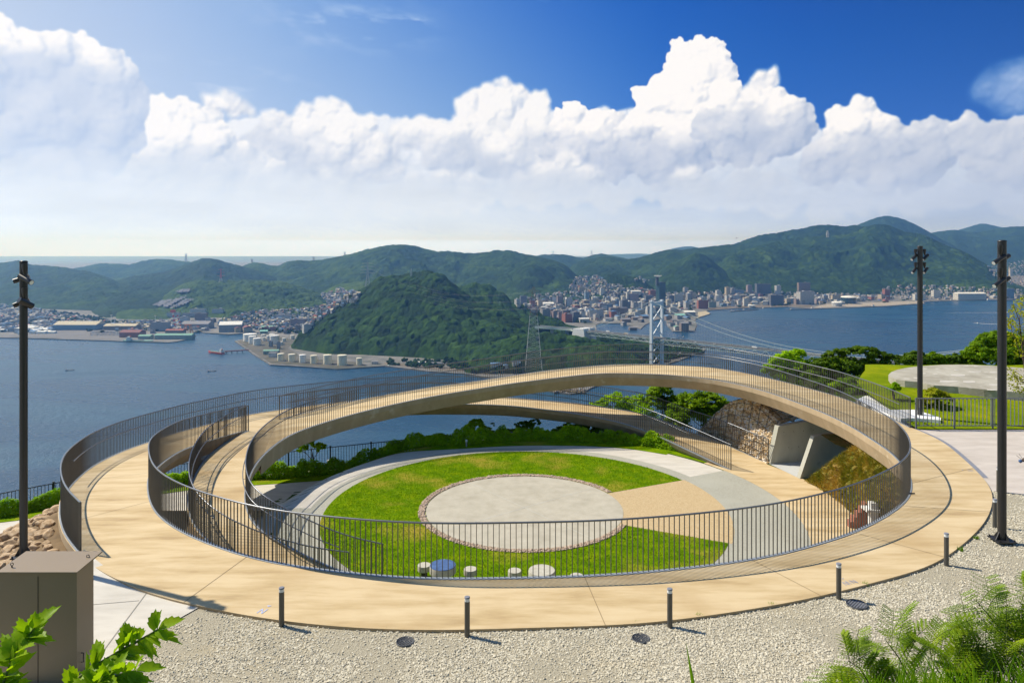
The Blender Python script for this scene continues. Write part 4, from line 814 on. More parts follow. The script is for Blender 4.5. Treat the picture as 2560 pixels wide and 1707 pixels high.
hill('mountain', [(2340, 600), (2401, 574), (2430, 566), (2456, 559), (2485, 565), (2520, 572), (2560, 590)], 11500, 1500, 900, 31, rows=60, dx=3, crown_s=50, crown_h=8, gully=(700, 0.2))
hill('distant_hill', [(1650, 634), (1676, 624), (1700, 618), (1725, 616), (1745, 619), (1765, 626), (1790, 640)], 13500, 900, 900, 33, rows=40, dx=3, crown_s=60, crown_h=6, gully=(700, 0.2))
hill('distant_hill', [(1500, 662), (1560, 652), (1600, 645), (1640, 634), (1660, 630), (1690, 640)], 11000, 900, 900, 34, rows=40, dx=3, crown_s=60, crown_h=6, gully=(700, 0.2))
hill('distant_shore', [(1495, 639), (1530, 636), (1600, 634), (1640, 636), (1700, 641)], 24000, 2500, 900, 35, rows=30, dx=3, crown_s=80, crown_h=4, gully=(900, 0.2))
# ================================================================== NEAR OBJECTS
def leaves(name, pts, nrm, size, mat, seed=1, parent=None, aspect=0.55, jitter=0.6):
    """leaf-sized folded diamonds at pts, roughly facing nrm"""
    rs = np.random.RandomState(seed); n = len(pts); nn = nrm + rs.randn(n, 3) * jitter; nn /= np.linalg.norm(nn, axis=1)[:, None]
    a = np.cross(nn, rs.randn(n, 3)); a /= np.linalg.norm(a, axis=1)[:, None] + 1e-9; b = np.cross(nn, a)
    s = size * (0.6 + 0.8 * rs.rand(n))[:, None]
    V = np.stack([pts - a * s, pts - b * s * aspect + nn * s * 0.12, pts + a * s, pts + b * s * aspect + nn * s * 0.12], 1).reshape(-1, 3)
    F = np.arange(n * 4).reshape(-1, 4)
    return npmesh(name, V, F, mat, parent)
def crown_pts(blobs, n, seed, clump=0.32, up=0.25):
    rs = np.random.RandomState(seed); P_, N_ = [], []; tot = sum(r[0] * r[1] + r[0] * r[2] for _, r in blobs)
    for c, r in blobs:
        r = np.array(r, float); c = np.array(c, float); k = int(n * (r[0] * r[1] + r[0] * r[2]) / tot); nc = max(5, int(k / 55))
        d = rs.randn(nc, 3); d /= np.linalg.norm(d, axis=1)[:, None]; d[:, 2] = np.where(d[:, 2] < -0.35, -d[:, 2], d[:, 2])
        cc = c + d * r * (0.62 + 0.4 * rs.rand(nc))[:, None]
        ci = rs.randint(0, nc, k); q = rs.randn(k, 3); q /= np.linalg.norm(q, axis=1)[:, None]; q[:, 2] = np.where(rs.rand(k) < 0.7, np.abs(q[:, 2]), q[:, 2])
        rad = clump * r.mean() * (0.55 + 0.5 * rs.rand(nc))[ci]
        P_.append(cc[ci] + q * rad[:, None] * (rs.rand(k)[:, None] ** 0.4) * np.array([1.15, 1.15, 0.7])); N_.append(q * 0.6 + d[ci] * 0.5 + np.array([0, 0, up]))
    return np.concatenate(P_), np.concatenate(N_)
M['leaf'] = leafmat('tree_leaves', [(0.3, (0.066, 0.134, 0.003)), (0.48, (0.140, 0.252, 0.005)), (0.6, (0.244, 0.378, 0.006)), (0.8, (0.375, 0.468, 0.011))], 0.8, 0.4)
M['leaf_dark'] = leafmat('evergreen_leaves', [(0.3, (0.038, 0.083, 0.003)), (0.5, (0.078, 0.147, 0.005)), (0.65, (0.147, 0.233, 0.006)), (0.82, (0.328, 0.397, 0.011))], 0.7, 0.3)
M['leaf_bright'] = leafmat('young_leaves', [(0.3, (0.150, 0.270, 0.005)), (0.5, (0.281, 0.468, 0.006)), (0.7, (0.450, 0.612, 0.011)), (0.85, (0.637, 0.684, 0.022))], 1.4, 0.5)
M['leaf_gold'] = leafmat('yellowing_leaves', [(0.3, (0.135, 0.180, 0.007)), (0.5, (0.285, 0.315, 0.008)), (0.7, (0.450, 0.405, 0.014)), (0.85, (0.570, 0.450, 0.028))], 1.6, 0.3)
M['bark'] = pmat('bark', [(0.3, (0.05, 0.035, 0.025)), (0.7, (0.14, 0.105, 0.08))], 14, 0.95, bump=0.6, bscale=40, stretch=(1, 1, 0.25))
def tree(name, base, blobs, n, leaf, label, cat, mat, trunk=0.12, seed=1, clump=0.34, group=None, limbs=True):
    root = empty(name, base, label, cat, group); mb = MB(); B = Vector(base); rs = random.Random(seed)
    top = Vector(np.mean([b[0] for b in blobs], axis=0)); top.z = max(B.z + 0.4, top.z - 0.1)
    p1 = B.lerp(top, 0.45) + Vector((rs.uniform(-.1, .1), rs.uniform(-.1, .1), 0)); mb.tube([B - Vector((0, 0, 0.3)), p1, top], trunk, 7, r_end=trunk * 0.4)
    if limbs:
        for c, r in blobs:
            c = Vector(c); s = B.lerp(top, rs.uniform(0.25, 0.7)); mb.tube([s, s.lerp(c, 0.5) + Vector((0, 0, 0.1 * r[2])), c], trunk * 0.45, 5, r_end=trunk * 0.12)
            for _ in range(3):
                e = c + Vector((rs.uniform(-1, 1) * r[0] * .8, rs.uniform(-1, 1) * r[1] * .8, rs.uniform(-.2, .8) * r[2])); mb.tube([s.lerp(c, 0.6), e], trunk * 0.2, 4, r_end=trunk * 0.05)
    mb.build('trunk', M['bark'], root)
    p, q = crown_pts(blobs, n, seed, clump); p -= np.array(base); leaves('crown', p, q, leaf, M[mat], seed, root)
    return root
def pb(x, y, r, d, rz=None, ry=None):
    """blob seen at photo pixel x,y with pixel radius r at distance d"""
    c = D(x, y, d); R = r / FPX * d; return (c, (R, ry or R * 0.9, (rz or 0.75) * R))
# --- perimeter fence, posts and pickets in black
fr = empty('perimeter_fence', tuple(FEN[len(FEN) // 2]), 'black picket fence along the edge of the hilltop behind the hedge', 'fence')
a_ = resample(FEN, step=0.5)
mb = MB(); mb.tube(a_, 0.022, 5); mb.build('top_rail', M['black'], fr)
mb = MB(); mb.tube(a_ - np.array([0, 0, 0.98]), 0.018, 5); mb.build('bottom_rail', M['black'], fr)
pk = resample(FEN, step=0.13); mb = MB()
for p in pk: mb.bar((p[0], p[1], p[2] - 1.0), (p[0], p[1], p[2]), 0.017)
mb.build('pickets', M['black'], fr)
for p in resample(FEN, step=1.95):
    mb = MB(); mb.box((p[0], p[1], p[2] - .54), (0.06, 0.06, 1.16)); mb.box((p[0], p[1], p[2] + 0.06), (0.075, 0.075, 0.035)); mb.build('post', M['black'], fr)
# --- hedge in front of the fence
hp = resample(offset2d(FEN, -0.75), step=0.02); rs = np.random.RandomState(17)
hp = hp[(hp[:, 0] > -22) & (hp[:, 0] < 9)]
HB = np.array([lowz(p[0], p[1]) for p in hp]); n = 75000; i = rs.randint(0, len(hp), n); w_ = 0.26 + 0.1 * fbm2(0, 0, (hp[i, 0] * 1.5).astype(np.float32) + 90, (hp[i, 1] * 0).astype(np.float32), 3, 5)
hh = 0.20 + 0.85 * fbm2(0, 0, (hp[i, 0] * 2.2).astype(np.float32) + 90, (hp[i, 1] * 0).astype(np.float32), 4, 6)
u_ = rs.rand(n) ** 0.6; th = rs.rand(n) * PI
pts = np.stack([hp[i, 0] + rs.randn(n) * 0.03, hp[i, 1] + np.cos(th) * w_ * u_, HB[i] + np.abs(np.sin(th)) * hh * u_ ** 0.6], 1)
nr = np.stack([rs.randn(n) * .4, np.cos(th) * 0.8 - 0.2, np.sin(th) + 0.4], 1)
hr = empty('hedge', (0, 35, LOW), 'low leafy hedge running in front of the black perimeter fence', 'hedge')
pts -= np.array(hr.location); leaves('foliage', pts, nr, 0.05, M['leaf_bright'], 3, hr)
mb = MB()
for k in range(0, len(hp), 25):
    p = hp[k]; mb.tube([(p[0], p[1], HB[k] - 0.1), (p[0] + rnd.uniform(-.1, .1), p[1] + rnd.uniform(-.1, .1), HB[k] + rnd.uniform(.3, .6))], 0.012, 4, r_end=0.004)
tag(mb.build('stems', M['bark'], hr), kind='stuff')
# strip of mown grass between hedge and path
gs = offset2d(FEN, -1.15); A = offset2d(FEN, -0.55); B_ = offset2d(FEN, -1.75); mb = MB()
A[:, 2] = [lowz(p[0], p[1]) + .02 for p in A]; B_[:, 2] = [lowz(p[0], p[1]) + .02 for p in B_]; mb.loft(B_, A)
tag(mb.build('grass_verge', M['lawn']), kind='structure')
# triangle of grass beside the lower span
sheet('grass_verge', [P(x, y, LOW)[:2] for x, y in [(1500, 1109), (1560, 1113), (1650, 1128), (1740, 1150), (1810, 1172.5), (1832, 1178), (1820, 1162), (1760, 1135), (1700, 1108), (1640, 1088), (1560, 1083)]], LOW + 0.011, M['lawn'])
# --- bushes and trees beyond the fence
G2 = 'shrubs growing beyond the fence'
def bush(px, label, seed, mat='leaf', n=5000, leaf=0.06, name='bush', cat='bush', base=None, group=None, **k):
    bl = [pb(*q) for q in px]; c = np.mean([b[0] for b in bl], axis=0); base = base or (c[0], c[1], min(b[0][2] - b[1][2] for b in bl) - 0.8)
    return tree(name, base, bl, n, leaf, label, cat, M and mat, 0.05, seed, group=group, **k)
bush([(1190, 1066, 22, 37.5), (1212, 1078, 18, 37.5), (1170, 1082, 18, 37.5)], 'small round bright bush beyond the fence, below the low span middle', 51, 'leaf_bright', 5000, 0.05)
bush([(1310, 1072, 26, 38), (1335, 1062, 20, 38), (1290, 1085, 24, 38), (1262, 1085, 18, 38)], 'feathery green bush beyond the fence under the highest part of the low span', 52, 'leaf', 6500, 0.05, clump=0.25)
bush([(1420, 1082, 30, 38), (1460, 1074, 30, 38), (1510, 1082, 34, 38), (1395, 1092, 24, 38), (1560, 1092, 30, 38)], 'wide green bush beyond the fence where the low span starts to come down', 53, 'leaf', 9000, 0.055)
bush([(1145, 1075, 7, 36.5), (1148, 1090, 12, 36.5)], 'thin upright shrub poking above the fence left of the round bush', 54, 'leaf_bright', 900, 0.04, limbs=False)
bush([(1232, 1062, 6, 36.8), (1234, 1082, 10, 36.8)], 'thin upright shrub poking above the fence right of the round bush', 55, 'leaf', 900, 0.04, limbs=False)
bush([(780, 1113, 14, 34), (800, 1120, 16, 34), (757, 1124, 14, 34)], 'pale fan leaved shrub rising above the fence at the left under the arch', 56, 'leaf_bright', 2600, 0.06)
bush([(1655, 985, 34, 41), (1640, 1010, 30, 41), (1680, 1015, 34, 41)], 'dense green tree behind the low span seen under the middle of the arch', 57, 'leaf', 9000, 0.07, name='tree', cat='tree')
bush([(1730, 1010, 40, 40), (1775, 1010, 36, 40), (1810, 1025, 34, 40), (1850, 1040, 30, 40), (1700, 1030, 34, 40), (1760, 1045, 44, 40), (1690, 1060, 36, 39)], 'broad green thicket left of the stone gabion under the arch', 58, 'leaf', 16000, 0.075, name='thicket', cat='bush')
bush([(1540, 1008, 34, 41), (1590, 1015, 34, 41), (1500, 1020, 26, 41), (1560, 1035, 34, 41), (1610, 1040, 34, 40)], 'low yellow green shrub behind the descending low span', 59, 'leaf_bright', 10000, 0.06)
bush([(1960, 905, 34, 50), (1995, 893, 26, 50), (1935, 925, 30, 50), (1990, 925, 40, 50), (2020, 935, 30, 50), (1960, 950, 40, 50), (2010, 965, 44, 50)], 'light green tree left of the dark cedar behind the arch railing', 60, 'leaf_bright', 14000, 0.10, name='tree', cat='tree')
bush([(2090, 893, 30, 47), (2120, 882, 26, 47, 0.45), (2155, 880, 34, 47, 0.45), (2195, 893, 34, 47, 0.45), (2235, 905, 32, 47, 0.45), (2062, 915, 40, 47, 0.5), (2110, 925, 54, 47, 0.6), (2180, 935, 60, 47, 0.6), (2230, 940, 40, 47, 0.6), (2050, 955, 50, 47), (2120, 975, 60, 47), (2180, 975, 50, 47)], 'large dark cedar with layered boughs left of the round concrete slab', 61, 'leaf_dark', 42000, 0.085, name='cedar_tree', cat='tree', clump=0.28)
for k, (x, y, r, d_, m_, l) in enumerate([(1985, 985, 44, 38, 'leaf_dark', 'dark shrub mass behind the arch railing at its left'), (2050, 985, 46, 37, 'leaf_dark', 'dark shrub mass behind the arch railing, second from the left'), (2115, 980, 44, 36.5, 'leaf', 'green shrub mass behind the arch railing under the cedar'), (2170, 965, 38, 37, 'leaf_dark', 'dark shrub mass left of the white slab'), (2205, 962, 26, 36, 'leaf', 'green shrub between the white slab and the round slab')]):
    bush([(x, y, r, d_), (x + r * .8, y + 8, r * .8, d_ - .5), (x - r * .8, y + 10, r * .8, d_ + .5), (x, y + r * .8, r, d_ - .5)], l, 90 + k, m_, 11000, 0.075, base=D(x, y + 75, d_))
mb = MB(); gx = np.linspace(6, 34, 40); gy = np.linspace(32.5, 62, 40); mb.add([(x, y, -1.6 - (y - 32.5) * 0.42 - max(0, 13.5 - x) * .45 - max(0, 35 - y) * max(0, 15 - x) * .05) for y in gy for x in gx], [(j * 40 + i, j * 40 + i + 1, (j + 1) * 40 + i + 1, (j + 1) * 40 + i) for j in range(39) for i in range(39)], 0, True); tag(mb.build('east_slope', M['ground_green']), kind='structure')
# ragged shrubs along the back of the slab
for k, (x, y, r, m_) in enumerate([(2290, 898, 26, 'leaf_dark'), (2335, 900, 24, 'leaf'), (2385, 903, 22, 'leaf_dark'), (2430, 895, 26, 'leaf')]):
    bush([(x, y, r, 44), (x + 22, y + 6, r * .8, 44), (x - 20, y + 8, r * .8, 44), (x, y + 18, r, 44)], ['dark green shrub behind the left end of the round slab', 'green shrub behind the slab just right of the middle lamp post', 'dark shrub behind the slab, second left of the big right tree', 'green shrub behind the slab touching the big right tree'][k], 70 + k, m_, 6000, 0.085, base=D(x, y + 40, 44))
bush([(2465, 855, 26, 42), (2500, 850, 34, 42), (2455, 885, 40, 42), (2510, 885, 50, 42), (2560, 880, 46, 42), (2600, 870, 50, 42), (2540, 910, 44, 42)], 'big glossy green broadleaf tree behind the slab at the right edge', 75, 'leaf', 26000, 0.085, name='tree', cat='tree', base=D(2520, 960, 42))
bush([(2236, 966, 13, 29.5), (2229, 975, 12, 29.5), (2246, 975, 10, 29.5)], 'small bright vine bush against the left end of the round slab', 76, 'leaf_bright', 2600, 0.04, base=D(2236, 986, 29.5))
bush([(2335, 985, 22, 28.5), (2352, 1000, 26, 28.5), (2320, 1010, 24, 28.5), (2345, 1025, 26, 28.5)], 'yellow green shrub behind the plain fence right of the middle lamp', 77, 'leaf_gold', 7000, 0.035, base=D(2338, 1050, 28.5))
# thin sapling on the right edge
root = empty('sapling', D(2572, 1010, 26), 'thin young tree with sparse leaves at the right edge behind the lamp post', 'tree'); mb = MB(); rs = random.Random(3); lp_, ln_ = [], []
b0_ = Vector(D(2572, 1010, 26))
for (x0, y0, x1, y1, r) in [(2572, 1010, 2556, 870, .045), (2556, 870, 2548, 800, .03), (2548, 800, 2532, 760, .018), (2556, 870, 2575, 760, .025), (2558, 900, 2530, 830, .018), (2530, 830, 2524, 790, .012), (2552, 840, 2538, 815, .012), (2575, 800, 2590, 745, .015), (2548, 800, 2556, 755, .012), (2565, 960, 2535, 940, .012), (2535, 940, 2525, 930, .01), (2566, 985, 2540, 965, .01)]:
    A = Vector(D(x0, y0, 26)); B = Vector(D(x1, y1, 26 + rs.uniform(-.4, .4))); mb.tube([A, B], r, 5, r_end=r * .6)
    if r < .028:
        for k in range(16):
            q = A.lerp(B, rs.uniform(.15, 1.1)) + Vector((rs.gauss(0, .13), rs.gauss(0, .15), rs.gauss(0, .12))); 
            for _ in range(7): lp_.append([q.x + rs.gauss(0, .05), q.y + rs.gauss(0, .05), q.z + rs.gauss(0, .05)]); ln_.append([rs.gauss(0, 1), rs.gauss(0, 1), 1])
mb.build('trunk', M['bark'], root); leaves('crown', np.array(lp_) - np.array(b0_), np.array(ln_), 0.045, M['leaf_gold'], 4, root)
# --- round concrete slab (old gun base) and white slab
top = [(2221, 937), (2228, 930), (2243, 924), (2270, 918.5), (2298, 915.4), (2352, 911.8), (2400, 911.3), (2438, 912), (2504, 915.4), (2556, 919.8), (2640, 930), (2700, 945), (2710, 962), (2690, 980), (2640, 987), (2556, 981), (2460, 973.5), (2395, 966.5), (2334, 963), (2318, 960), (2300, 954.5), (2262, 951.5), (2240, 948), (2226, 943)]
M['old_conc'] = pmat('weathered_concrete', [(0.3, (0.26, 0.235, 0.18)), (0.5, (0.37, 0.34, 0.27)), (0.7, (0.45, 0.42, 0.34))], 0.7, 0.9, bump=0.5, bscale=12, second=(2.2, (0.50, 0.47, 0.40), 0.55, 0.75))
rt = empty('concrete_slab', P(2400, 945, 0.6)[:2] + (0,), 'big round weathered concrete slab on the lawn at the right', 'slab')
mb = MB(); mb.prism([P(x, y, 0.6)[:2] for x, y in top], -0.6, 0.6); mb.build('slab_body', M['old_conc'], rt)
M['patch'] = pmat('pale_patch', two((0.56, 0.52, 0.45), 0.8), 3, 0.9)
for (x, y, w_, h_) in [(2395, 935.5, 36, 5), (2372, 951, 44, 5), (2423, 952, 30, 5), (2437, 927.5, 30, 3.5), (2338, 933.5, 12, 3), (2484, 929.5, 20, 3), (2313, 920.5, 12, 2.5), (2344, 920.5, 12, 2.2), (2390, 923.5, 10, 2.2), (2396, 911.9, 10, 1.2), (2441, 915, 12, 1.6), (2496, 945, 16, 4), (2484, 960, 22, 4), (2310, 932, 10, 2.5), (2480, 972.5, 26, 3.5), (2291, 943.5, 14, 3)]:
    mb = MB(); mb.prism([P(x - w_ / 2, y, .6)[:2], P(x + w_ / 2, y + .6, .6)[:2], P(x + w_ / 2, y + h_ * .8, .6)[:2], P(x, y + h_, .6)[:2], P(x - w_ / 2, y + h_ * .7, .6)[:2]], 0.6, 0.606); mb.build('patch', M['patch'], rt)
mb = MB(); mb.prism([P(x, y, 0.12)[:2] for x, y in [(2140, 999), (2163, 989), (2173, 989), (2220, 1003), (2276, 1019.5), (2330, 1037), (2352, 1044), (2352, 1050), (2320, 1047), (2280, 1045), (2251, 1046), (2200, 1028)]], -0.2, 0.12)
tag(mb.build('white_slab', pmat('white_concrete', two((0.80, 0.80, 0.79), 0.94), 2, 0.6)), 'smooth white slab lying on the grass behind the arch railing', 'slab')
# --- plain fence behind the paving
fr = empty('plain_fence', (22, 25.8, 0), 'plain grey picket fence between the paving and the park lawn', 'fence'); mb = MB(); x0 = P(2288, 1069, 0)[0]; y0 = 25.82
mb.bar((x0, y0, 1.08), (x0 + 14, y0, 1.08), 0.035); mb.build('top_rail', M['rail_top'], fr); mb = MB(); mb.bar((x0, y0, 0.08), (x0 + 14, y0, 0.08), 0.03); mb.build('bottom_rail', M['rail_top'], fr)
mb = MB(); x = x0
while x < x0 + 14: mb.box((x, y0, 0.57), (0.016, 0.03, 1.0)); x += 0.145
M['fencegrey'] = pmat('fence_grey', two((0.16, 0.17, 0.18), 0.9), 3, 0.45); mb.build('pickets', M['fencegrey'], fr)
for k in range(11):
    mb = MB(); mb.box((x0 + 0.02 + k * 1.4, y0, 0.54), (0.05, 0.045, 1.1)); mb.build('post', M['fencegrey'], fr)
M['boulder_soil'] = pmat('stone_dust', two((0.40, 0.29, 0.17), .6), 5, .95)
# --- stone gabion bank, wing walls of the passage
M['gab'], nt, b = newmat('caged_stones'); tc = N(nt, 'ShaderNodeTexCoord'); vo = N(nt, 'ShaderNodeTexVoronoi'); vo.inputs['Scale'].default_value = 7.5; nt.links.new(tc.outputs['Object'], vo.inputs['Vector'])
r = ramp(nt, [(0.0, (0.42, 0.28, 0.14)), (0.35, (0.62, 0.45, 0.25)), (0.6, (0.74, 0.60, 0.40)), (0.85, (0.66, 0.62, 0.56)), (1.0, (0.46, 0.31, 0.18))]); sx = N(nt, 'ShaderNodeSeparateXYZ'); nt.links.new(vo.outputs['Color'], sx.inputs[0]); nt.links.new(sx.outputs[0], r.inputs[0]); nt.links.new(r.outputs[0], b.inputs['Base Color']); b.inputs['Roughness'].default_value = 0.9
def gtop(x, y, h): return P(x, y, CAMZ - h)
g_foot = smooth_poly([P(1735, 1090, LOW), P(1785, 1099, LOW), P(1830, 1118, LOW), P(1885, 1143, LOW), P(1921, 1160, LOW)])
g_top = smooth_poly([D(1762, 1066, 36.0), D(1796, 1030, 35.4), D(1836, 1003, 34.6), D(1890, 1004, 33.6), D(1952, 1060, 32.5)])
g_mid = (resample(g_foot, 40) * .5 + resample(g_top, 40) * .5)
g_back = smooth_poly([D(1790, 1050, 37.5), D(1840, 1015, 36.5), D(1900, 1000, 35.5), D(1960, 1010, 34.8), D(2010, 1040, 34.2)])
R4 = [resample(q, 40) for q in (g_foot, g_mid, g_top, g_back)]
def gsurf(i, t):
    i0 = int(min(i, 38.999)); f = i - i0; k = min(int(t), 2); u = t - k; a = R4[k][i0] * (1 - f) + R4[k][i0 + 1] * f; c = R4[k + 1][i0] * (1 - f) + R4[k + 1][i0 + 1] * f; return a * (1 - u) + c * u
gr = empty('gabion_bank', tuple(R4[0][20]), 'bank of tan stones held by wire mesh beside the passage wall', 'gabion')
mb = MB(); V = [tuple(gsurf(i, t / 6)) for t in range(19) for i in range(40)]; mb.add(V, [(t * 40 + i, t * 40 + i + 1, (t + 1) * 40 + i + 1, (t + 1) * 40 + i) for t in range(18) for i in range(39)], 0, True); mb.build('fill', M['boulder_soil'], gr)
rs = np.random.RandomState(9); Vs = []; Fs = []; ico = bmesh.new(); bmesh.ops.create_icosphere(ico, subdivisions=1, radius=1); iv = np.array([v.co[:] for v in ico.verts]); ifc = np.array([[v.index for v in f.verts] for f in ico.faces]); ico.free()
def stones(pts, size, seed, flat=0.7, var=0.35):
    rs = np.random.RandomState(seed); n = len(pts); k = len(iv); s = size * (0.6 + 0.8 * rs.rand(n)); V = iv[None] * (1 + var * (rs.rand(n, k, 1) - 0.5) * 2)
    V = V * (np.stack([1 + 0.4 * rs.rand(n), 0.7 + 0.4 * rs.rand(n), flat * (0.7 + 0.6 * rs.rand(n))], 1)[:, None]); a = rs.rand(n) * 2 * PI; c, q = np.cos(a), np.sin(a)
    t = (rs.rand(n) - .5) * 1.2; ct, st = np.cos(t), np.sin(t)
    x, y, z = V[..., 0], V[..., 1], V[..., 2]; y, z = y * ct[:, None] - z * st[:, None], y * st[:, None] + z * ct[:, None]; x, y = x * c[:, None] - y * q[:, None], x * q[:, None] + y * c[:, None]
    V = np.stack([x, y, z], -1) * s[:, None, None] + pts[:, None]; F = ifc[None] + (np.arange(n) * k)[:, None, None]; return V.reshape(-1, 3), F.reshape(-1, 3)
gp = np.array([gsurf(rs.rand() * 38.9, rs.rand() ** 0.9 * 2.99) for _ in range(6500)])
V, F = stones(gp - np.array(gr.location), 0.062, 2, .6); npmesh('stones', V, F, M['gab'], gr)
mb = MB()
for i in range(2, 40, 4): mb.tube([gsurf(i, t / 6) + np.array([-.06, -.06, .08]) for t in range(18)], 0.012, 4)
for t in (0.3, 0.8, 1.3, 1.8, 2.2): mb.tube([gsurf(i, t) + np.array([-.06, -.06, .08]) for i in range(0, 40, 2)], 0.012, 4)
mb.build('wire_mesh', M['metal'], gr)
def wing(name, a, b, top_a, top_b, th, label, zb=LOW - 0.05):
    """wall with a battered front end: a,b bottom plan points; tops with own plan/height"""
    a, b, ta, tb = map(np.array, (a, b, top_a, top_b)); d = (b - a)[:2]; d /= np.linalg.norm(d); n = np.array([-d[1], d[0], 0]) * th
    v = [a, b, tb, ta]; v = [tuple(p) for p in v] + [tuple(p + n) for p in v]
    mb = MB(); mb.add(v, [(0, 1, 2, 3), (7, 6, 5, 4), (0, 4, 5, 1), (1, 5, 6, 2), (2, 6, 7, 3), (3, 7, 4, 0)]); o = mb.build(name, M['formed']); tag(o, label, 'wall'); return o
M['formed'] = pmat('board_formed_concrete', [(0.3, (0.33, 0.33, 0.28)), (0.55, (0.42, 0.415, 0.35)), (0.75, (0.48, 0.47, 0.40))], 1.1, 0.85, bump=0.2, bscale=50, second=(3.5, (0.27, 0.27, 0.22), 0.62, 0.8), stretch=(1, 1, 0.4))
w1a = P(1925, 1161, LOW); w1 = wing('passage_wall', w1a, (w1a[0] + 5.0, w1a[1] + 1.3, LOW), (w1a[0] + 0.42, w1a[1] + 0.1, -1.42), (w1a[0] + 5.0, w1a[1] + 1.3, -1.0), 0.28, 'long concrete side wall of the passage next to the stone gabion')
for k in range(12):
    pass
mb = MB()
for k, (x, y) in enumerate([(1990, 1078), (2005, 1108), (1960, 1100), (1975, 1125), (2030, 1070), (2012, 1080), (1950, 1133), (2040, 1095)]):
    t = 0.25 + 0.09 * k; zc = (-1.7, -2.4)[k % 2]; p = Vector(w1a) + Vector((5.0, 1.3, 0)) * t * 0.55; q = Vector((p.x, p.y - 0.004, zc)); mb = MB(); mb.cyl((0, 0, 0), 0.018, 0.006, 8); o = mb.build('tie_hole', M['black']); o.rotation_euler = (PI / 2, 0, 0.254); o.location = q; o.parent = w1; TREE.setdefault(w1.name, []).append(o)
w2a = P(1999.5, 1197, LOW); w2 = wing('passage_wall', w2a, (w2a[0] + 3.0, w2a[1] + 0.8, LOW), (w2a[0] + 0.68, w2a[1] + 0.18, -1.36), (w2a[0] + 3.0, w2a[1] + 0.8, -1.2), 0.22, 'shorter concrete wing wall between the passage and the grassy slope')
sheet('passage_floor', [w1a[:2], (w1a[0] + 5, w1a[1] + 1.3), (w2a[0] + 5, w2a[1] + 1.3), w2a[:2]], LOW + 0.02, pmat('passage_concrete', two((0.52, 0.53, 0.52), 0.9), 1, 0.85))
# earth behind and above the passage so nothing floats
mb = MB(); mb.prism([(w1a[0] + 4.2, w1a[1] + 2.2), (w1a[0] + 4.2, w2a[1] - 3), (w1a[0] + 8, w2a[1] - 3), (w1a[0] + 8, w1a[1] + 2.2)], LOW, -0.45); tag(mb.build('earth_bank', M['ground_green']), kind='structure')
sheet('slope_top', [(w2a[0] + 0.9, w2a[1] + 0.1), (15.6, 30.2), (15.3, 26.0), (13.3, 26.6), (12.9, 28.2)], -1.25, M['dry_grass'])
# --- brick stair and bench at the foot of the slope
rt = empty('brick_wall', D(2140, 1330, 24.6)[:2] + (LOW,), 'red brick stepped wall at the foot of the grassy slope', 'wall'); mb = MB()
for k in range(11):
    xa = D(2124 + k * 9.5, 1300, 24.4)[0]; xb = D(2124 + (k + 1) * 9.5, 1300, 24.4)[0]; zt = D(2124, 1303 - k * 11.5, 24.4)[2]; mb.box(((xa + xb) / 2, 24.5, (LOW - .1 + zt) / 2), (xb - xa, 0.28, zt - LOW + .1))
xb2 = D(2290, 1300, 24.4)[0]; mb.box(((xb + xb2) / 2, 24.5, (LOW - .1 + zt) / 2), (xb2 - xb, 0.28, zt - LOW + .1)); mb.build('brick_steps', M['brick'], rt)
rt = empty('white_bench', D(2166, 1312, 24.1)[:2] + (LOW,), 'white slab bench on a white upright in front of the brick wall', 'bench')
wb = D(2166, 1312, 24.1); mb = MB(); mb.box((wb[0] + 0.04, wb[1] - 0.2, D(2166, 1272, 23.9)[2]), (0.42, 0.45, 0.09)); mb.build('seat', M['white_paint'], rt); mb = MB(); mb.box((wb[0] + 0.1, wb[1] - 0.2, LOW + .55), (0.22, 0.25, 1.05)); mb.build('upright', M['white_paint'], rt)
mb = MB(); mb.box((wb[0] + 0.1, wb[1] - 0.25, LOW + 0.05), (0.34, 0.4, 0.08)); mb.build('foot', M['white_paint'], rt)
# short drain pipe at the right edge of the front railing
q = P(2270, 1235, 0); mb = MB(); mb.tube([(q[0] - 0.15, q[1], 0.03), (q[0] + 0.17, q[1] - 0.02, 0.03)], 0.016, 8); tag(mb.build('drain_pipe', M['black']), 'short black pipe stub lying at the right bend of the inner railing', 'pipe')
